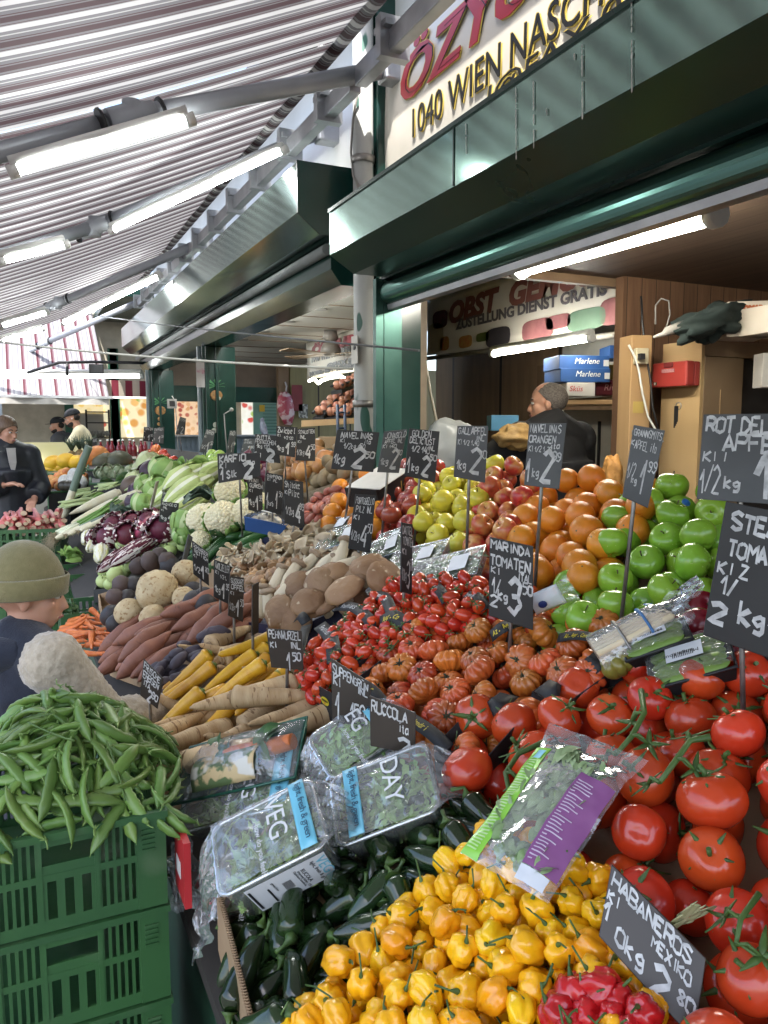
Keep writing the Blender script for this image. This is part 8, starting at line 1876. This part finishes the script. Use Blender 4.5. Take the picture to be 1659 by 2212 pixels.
# fish-stall like counter in front of the two men
c = atd(135,985,9.4); e = empty('sales_counter', c); tag(e, 'glazed sales counter with yellow lit goods in front of the two men', 'counter'); e.matrix_world = Matrix.Translation((c.x,c.y,0)) @ Matrix.Rotation(R(8),4,'Z')
M().box((-.7,-.2,0),(.35,.5,1.12)).build('counter_body', pmat('pale_counter', (.42,.40,.34), rough=.6), e); M().prism([(-.7,-.15,1.13),(-.7,.45,1.13),(-.7,.45,1.48),(-.7,.25,1.48)], (1.0,0,0)).build('glass_hood', pmat('yellow_glass', (.60,.54,.26), (.66,.60,.36), scale=2, rough=.1), e); M().ell((-.35,-.05,1.25), .07, 12, 8).build('light', emat('bulb', (1,.95,.8), 6), e)
# ================================================================= people
SKIN = pmat('skin', (.50,.27,.18), (.44,.22,.145), scale=14, rough=.5, sss=.12, bump=.08, bscale=200)
EYEW = pmat('eye_white', (.6,.58,.55), rough=.2); EYED = pmat('eye_dark', (.03,.02,.015), rough=.2); LIP = pmat('lips', (.36,.13,.11), rough=.4)
def remesh(o, s, sm=2):
    r = o.modifiers.new('one_surface', 'REMESH'); r.mode = 'VOXEL'; r.voxel_size = s; r.use_smooth_shade = True
    k = o.modifiers.new('soften', 'SMOOTH'); k.factor = .5; k.iterations = sm
    return o
def person(loc, yaw, h, head_yaw, head_pitch, elbows, wrists, label, group=None, wide=1.0, hs=1.0, step=.04, curl=.5, detail=.0065, lean=0):
    """one continuous body: x forward, y left; elbows and wrists given for (left, right)"""
    e = empty('person', loc); e.matrix_world = Matrix.Translation(loc) @ Matrix.Rotation(yaw, 4, 'Z'); tag(e, label, 'person', group)
    k = h/1.75; S = lambda x, y, z: Vector((x+lean*max(0,z-.95)*1.0, y*wide, z))*k
    m = M(); sh = [S(-.01,.175,1.43), S(-.01,-.175,1.43)]; hip = [S(0,.09,.92), S(0,-.09,.92)]
    m.ell(S(-.01,0,1.30), Vector((.105,.165*wide,.19))*k, 18, 12); m.ell(S(0,0,1.08), Vector((.095,.135*wide,.17))*k, 16, 10); m.ell(S(-.01,0,.95), Vector((.11,.155*wide,.12))*k, 16, 10)
    m.tube([S(-.01,.12,1.42), S(-.015,0,1.46), S(-.01,-.12,1.42)], [.06*k,.07*k,.06*k], 10)
    hc = S(.02,0,1.635); q = Matrix.Rotation(head_yaw, 3, 'Z') @ Matrix.Rotation(head_pitch, 3, 'Y'); K = k*hs
    m.tube([S(-.015,0,1.42), S(.0,0,1.52), hc+Vector((-.01,0,-.04))*K], [.066*k,.058*k,.056*k], 12)
    def hd(x, y, z): return hc + q @ (Vector((x, y, z))*K)
    def he(x, y, z, a, b, c): m.ell(hd(x, y, z), (a*K, b*K, c*K), 16, 12, q)
    he(-.008,0,.030,.096,.075,.088); he(.030,0,-.030,.062,.056,.080); he(.052,0,-.078,.032,.034,.026); he(.070,0,.022,.022,.052,.020)   # skull, face, chin, brow
    for s in (-1,1): he(.052,.036*s,-.020,.030,.022,.026); he(-.004,.074*s,-.008,.018,.009,.030)                                    # cheeks, ears
    m.tube([hd(.083,0,.012), hd(.098,0,-.014), hd(.108,0,-.030), hd(.088,0,-.040)], [.010*K,.012*K,.0145*K,.010*K], 8)                  # nose
    he(.088,0,-.056,.011,.023,.0075); he(.086,0,-.067,.011,.020,.0075)
    for i in (0,1):
        el, wr = S(*elbows[i]), S(*wrists[i]); m.tube([sh[i], sh[i].lerp(el,.5), el], [.056*k,.047*k,.039*k], 12); m.tube([el, el.lerp(wr,.35), wr], [.041*k,.042*k,.027*k], 12); m.ell(sh[i], .064*k); m.ell(el, .040*k)
        f = (wr-el).normalized(); up = Vector((0,0,1)); side = f.cross(up).normalized(); up = side.cross(f); sg = 1 if i == 0 else -1
        pc = wr+f*.048*k; m.tube([wr, pc, wr+f*.092*k], [.027*k,.040*k,.037*k], 10, flat=.5 if abs(f.z) < .7 else .6, up=side)
        for j, (off, ln) in enumerate(((.030,.072),(.010,.082),(-.010,.076),(-.028,.058))):                                              # four fingers
            a = wr+f*.085*k+side*off*k*sg; b = a+f*ln*.5*k-up*.010*k*curl*2; c = b+f*ln*.35*k-up*ln*.55*k*curl; d = c+f*ln*.05*k-up*ln*.35*k*curl
            m.tube([a,b,c,d], [.0095*k,.009*k,.0085*k,.007*k], 7)
        a = wr+f*.028*k+side*.030*k*sg; m.tube([a, a+f*.028*k+side*.022*k*sg-up*.006*k, a+f*.055*k+side*.024*k*sg-up*.018*k*curl], [.012*k,.0105*k,.009*k], 7)   # thumb
        kn, an = S(step*(1 if i else -1)+.02,.10*(1-2*i),.50), S(step*(1 if i else -1)*1.5-.02,.10*(1-2*i),.09)
        m.tube([hip[i], hip[i].lerp(kn,.5), kn], [.088*k,.075*k,.056*k], 12); m.tube([kn, kn.lerp(an,.35), an], [.056*k,.056*k,.036*k], 12); m.tube([an, an+S(.05,0,-.05), an+S(.15,0,-.065)], [.04*k,.04*k,.028*k], 10)
    b = remesh(m.build('body', SKIN, e), detail)
    for s in (-1,1):
        m = M(); m.ell(hd(.082,.030*s,.006), (.011*K,.013*K,.008*K), 10, 8, q); ey = m.build('eye', EYEW, e); m = M(); m.ell(hd(.0915,.031*s,.006), (.003*K,.0055*K,.0055*K), 8, 6, q); m.build('iris', EYED, ey)
        m = M(); m.tube([hd(.090,.016*s,.024), hd(.088,.033*s,.030), hd(.076,.050*s,.024)], [.004*K,.005*K,.003*K], 6); m.build('eyebrow', pmat('brow_hair', (.05,.035,.025)), e)
    m = M(); m.tube([hd(.092,.020,-.062), hd(.099,0,-.060), hd(.092,-.020,-.062)], [.003*K,.0062*K,.003*K], 6); m.build('lips', LIP, e)
    def coat(nm, mat, puff=.022, long=.0, arms=True, z0=.90, neck=1.50, vox=.011, torso=True, hem=0, only=None):
        m = M(); p = puff
        if torso:
            m.ell(S(-.01,0,1.30), Vector((.105+p,.172*wide+p,.20+p))*k, 18, 12); m.tube([S(0,0,1.32), S(0,0,1.12), S(0,0,z0+.04), S(0,0,z0)], [(.15+p)*k*wide,(.142+p)*k*wide,(.16+p+hem)*k*wide,(.15+p+hem)*k*wide], 18, flat=1.0)
            m.v = [Vector((v.x*.78 if v.z < 1.25*k else v.x, v.y, v.z)) for v in m.v]
            m.tube([S(-.012,.13,1.435), S(-.02,0,neck-.03), S(-.012,-.13,1.435)], [(.062+p)*k,(.072+p)*k,(.062+p)*k], 12)
            m.tube([S(-.012,0,1.44), S(-.006,0,neck)], [(.085+p*.6)*k,(.070+p*.5)*k], 14)
        for i in (0,1):
            if only is not None and i != only: continue
            if arms:
                el, wr = S(*elbows[i]), S(*wrists[i]); wr = wr if arms is True else el.lerp(sh[i], .25); m.ell(sh[i], (.068+p)*k); m.tube([sh[i], sh[i].lerp(el,.5), el], [(.062+p)*k,(.053+p)*k,(.046+p)*k], 14)
                if arms is True: m.ell(el, (.047+p)*k); m.tube([el, el.lerp(wr,.4), wr-(wr-el).normalized()*.01], [(.047+p)*k,(.046+p)*k,(.036+p)*k], 14)
        return remesh(m.build(nm, mat, e), vox, 2)
    def trousers(mat, p=.018):
        m = M(); m.ell(S(-.01,0,.95), Vector((.115+p,.16*wide+p,.13))*k, 16, 10)
        for i in (0,1):
            kn, an = S(step*(1 if i else -1)+.02,.10*(1-2*i),.50), S(step*(1 if i else -1)*1.5-.02,.10*(1-2*i),.08); m.tube([hip[i], kn, an], [(.09+p)*k,(.062+p)*k,(.05+p)*k], 12)
        t = remesh(m.build('trousers', mat, e), .013)
        for i in (0,1):
            an = S(step*(1 if i else -1)*1.5-.02,.10*(1-2*i),.08); m = M(); m.lump(lambda d: an+S(.055,0,-.03)+Vector((d.x*.145,d.y*.052,max(-.048,d.z*.06)))*k, 16, 10); m.build('shoe', BLACKP, e)
        return t
    return e, hd, K, q, S, k, coat, trousers
def cap_lump(e, hd, q, K, mat, nm, c, r, zcut, k=0, amp=.03, thick=1.0, fx=None):
    """hair or cap: a shell round the skull, kept only above a sloping line"""
    m = M(); rs = r
    m.lump(lambda d: Vector((d.x*rs[0], d.y*rs[1], max(d.z*rs[2], zcut + (fx(d) if fx else 0)*1.0)))*(1+amp*nz(d, 5, k)), 30, 22)
    m.v = [hd(c[0]+p.x, c[1]+p.y, c[2]+p.z) for p in m.v]; return m.build(nm, mat, e)
# child in an olive beanie at the left
hcv = atd(66,1272,2.0); hC = 1.30
e, hd, K, q, S, k, coat, trousers = person((hcv.x-.02, hcv.y, 0), R(32), 1.24/1.0*1.05, R(-36), R(6), ((.05,.27,1.18),(.15,-.25,1.18)), ((.22,.22,1.02),(.44,-.22,1.12)), 'child in an olive beanie and navy coat with cream fleece sleeve reaching towards the carrots', hs=1.16, wide=.95)
OLI = pmat('olive_knit', (.20,.175,.08), (.17,.15,.066), scale=60, rough=.95, bump=.5, bscale=320, sheen=.3)
m = M(); m.lump(lambda d: Vector((d.x*.116-.006*max(0,d.z), d.y*.098, max(d.z*.135, -.014-.022*(d.x < 0)*abs(d.x)))), 32, 24); m.v = [hd(p.x-.010, p.y, p.z+.034) for p in m.v]; bn = m.build('beanie', OLI, e)
m = M(); ring = [hd(-.010+.117*math.cos(a), .099*math.sin(a), .026-.010*math.cos(a)*-1) for a in [6.2832*i/28 for i in range(29)]]; rg = M(); v = []
for i in range(29):
    a = 6.2832*i/28
    for z, o_ in ((-.030,.003),(-.026,.009),(.028,.010),(.033,.004)): v.append(hd(-.010+(.1145+o_)*math.cos(a), (.0965+o_)*math.sin(a), .030+z+.012*math.cos(a)))
rg.add(v, [(4*i+j, 4*i+4+j, 4*i+5+j, 4*i+1+j) for i in range(28) for j in range(3)], True); rg.build('folded_brim', OLI, bn, solid=.002)
NAVY = pmat('navy_wool', (.010,.013,.024), (.016,.02,.033), scale=40, rough=.95, bump=.4, bscale=220, sheen=.2); FLEE = pmat('cream_fleece', (.44,.38,.29), (.34,.29,.215), scale=70, rough=1, bump=1.0, bscale=85, sheen=.5)
c = coat('coat', NAVY, .032, neck=1.515, z0=.80, vox=.011)
fl = coat('fleece_sleeve', FLEE, .039, torso=False, only=1, vox=.009); d_ = fl.modifiers.new('curls', 'DISPLACE'); tx = bpy.data.textures.new('curls', 'CLOUDS'); tx.noise_scale = .011; d_.texture = tx; d_.strength = .011; d_.mid_level = .5
m = M(); m.tube([S(-.06,.10,1.47), S(-.13,0,1.45), S(-.06,-.10,1.47)], [.05*k,.075*k,.05*k], 12); remesh(m.build('collar', NAVY, e), .01)
trousers(pmat('dark_denim', (.02,.028,.05)))
# woman in a dark quilted jacket
wv = atd(20,930,6.4); e, hd, K, q, S, k, coat, trousers = person((wv.x-.03, wv.y, 0), R(-75), 1.74, R(28), R(10), ((.02,.25,1.16),(.02,-.25,1.16)), ((.16,.16,1.08),(.20,-.08,1.20)), 'woman with brown hair tied back in a dark quilted jacket standing at the left edge')
HB = pmat('brown_hair', (.10,.06,.035), (.16,.10,.06), scale=30, rough=.5, stretch=(1,6,1)); cap_lump(e, hd, q, K, HB, 'hair', (-.010,0,.034), (.100,.086,.100), -.060, 3, .05, fx=lambda d: .105*max(0, d.x-.15)**.8)
m = M(); m.tube([hd(-.10,0,.01), hd(-.14,0,-.02), hd(-.13,0,-.09)], [.035*K,.04*K,.02*K], 10); m.build('ponytail', HB, e)
QUI = pmat('dark_quilted', (.012,.014,.02), (.02,.023,.03), scale=10, rough=.45, bump=.3, bscale=20); c = coat('quilted_jacket', QUI, .042, z0=.74, neck=1.53, vox=.014); dq = c.modifiers.new('quilt', 'DISPLACE'); tq = bpy.data.textures.new('quilt', 'WOOD'); tq.wood_type = 'BANDS'; tq.noise_basis_2 = 'SIN'; dq.texture = tq; dq.strength = .012; dq.direction = 'NORMAL'; dq.texture_coords = 'LOCAL'
m = M(); m.prism([S(.135,.035,1.50), S(.165,.028,1.38), S(.170,0,1.26), S(.165,-.028,1.38), S(.135,-.035,1.50)], S(.012,0,0)); m.build('pale_top', pmat('pale_top', (.42,.40,.38)), e); M().ell(hd(-.002,.078,-.040), .006, 8, 6).build('earring', STW, e)
trousers(pmat('black_trousers', (.012,.012,.014)))
# two salesmen far away
tv = atd(158,905,10.5); e, hd, K, q, S, k, coat, trousers = person((tv.x+.21, tv.y, .11), R(170), 1.80, R(0), R(16), ((.22,.24,1.20),(.24,-.22,1.20)), ((.46,.16,1.04),(.46,-.14,1.05)), 'bearded salesman in a cream T-shirt and black cap leaning over the counter', lean=.28, detail=.009)
coat('tshirt', pmat('cream_cotton', (.78,.70,.46), (.72,.63,.40), rough=.9), .016, arms='short', vox=.014); BEA = pmat('black_beard', (.018,.013,.010), rough=.8)
def capbeard(e, hd, q, K, beard=True):
    CP_ = pmat('black_cap', (.012,.013,.016), rough=.8); cap_lump(e, hd, q, K, CP_, 'cap', (-.010,0,.045), (.104,.086,.082), -.012, 1, .0); m = M(); m.prism([hd(x, y, .036-.1*abs(y)*abs(y)/.08) for x, y in ((.075,-.06),(.135,-.045),(.160,0),(.135,.045),(.075,.06))], q @ Vector((0,0,.006))); m.build('cap_peak', CP_, e)
    if beard: m = M(); m.lump(lambda d: Vector((.040+d.x*.062, d.y*.064, -.070+min(d.z*.048,.022-.03*d.x))), 18, 12); m.v = [hd(*p) for p in m.v]; m.build('beard', BEA, e)
    m = M(); m.lump(lambda d: Vector((-.045+d.x*.052, d.y*.082, .004+d.z*.055)), 16, 10); m.v = [hd(*p) for p in m.v]; m.build('hair', BEA, e)
capbeard(e, hd, q, K); M().ell(hd(.0,.082,-.012), .008, 8, 6).build('earbud', STW, e); trousers(pmat('black_trousers', (.012,.012,.014)))
for i in (0,1):
    wr = S(*(((.46,.16,1.04),(.46,-.14,1.05))[i])); m = M(); m.lump(lambda d: wr+Vector((.06+d.x*.09, d.y*.055, -.02+d.z*.045))*k, 12, 9); m.build('black_glove', BLACKP, e)
tv = atd(127,917,11.2); e, hd, K, q, S, k, coat, trousers = person((tv.x, tv.y, .05), R(165), 1.76, R(5), R(8), ((.05,.25,1.15),(.05,-.25,1.15)), ((.25,.18,1.02),(.25,-.16,1.02)), 'bearded salesman in a dark grey hoodie and black cap behind the one in the T-shirt', detail=.009)
coat('hoodie', pmat('grey_hoodie', (.05,.052,.055), (.065,.067,.07), rough=.95), .03, vox=.014); capbeard(e, hd, q, K); trousers(pmat('black_trousers', (.012,.012,.014)))
m = M(); m.tube([S(-.05,.10,1.49), S(-.14,0,1.46), S(-.05,-.10,1.49)], [.045*k,.075*k,.045*k], 10); m.build('hood', pmat('grey_hoodie', (.05,.052,.055)), e)
# stallholder seen from behind
sv = atd(1182,890,4.4); e, hd, K, q, S, k, coat, trousers = person((sv.x+.02, sv.y, .13), R(100), 1.78, R(42), R(4), ((.16,.34,1.24),(.10,-.30,1.14)), ((.42,.34,1.24),(.32,-.22,1.08)), 'stallholder with short greying hair in a black jacket seen from behind, holding a net sack', wide=1.32)
GRH = pmat('short_grey_hair', (.075,.062,.052), (.15,.13,.115), scale=90, rough=.8, bump=.6, bscale=260, stretch=(1,1,2)); cap_lump(e, hd, q, K, GRH, 'hair', (-.016,0,.026), (.1005,.0815,.0905), -.075, 4, .012, fx=lambda d: .145*max(0, d.x+.12)**.7)
m = M(); m.lump(lambda d: Vector((.034+d.x*.060, d.y*.062, -.066+min(d.z*.05, .018-.03*d.x))), 18, 12); m.v = [hd(*p) for p in m.v]; m.build('beard', pmat('dark_stubble', (.07,.05,.04), (.11,.085,.07), scale=90, rough=.9), e)
coat('black_jacket', pmat('black_cloth', (.010,.010,.011), (.016,.016,.017), scale=8, rough=.85, bump=.3, bscale=18), .04, neck=1.535, z0=.84, vox=.012); trousers(pmat('black_trousers', (.012,.012,.014)))
# leek leaning on the melons beside the woman
single(leek(.60, .030, 9), Matrix.Translation(atd(175,1012,6.0)) @ turn(Vector((.34,-.16,.92))) @ Matrix.Rotation(R(-90), 4, 'Y') @ Matrix.Rotation(0,4,'X'), 'single long leek propped upright with its green end up beside the woman', 'leek')
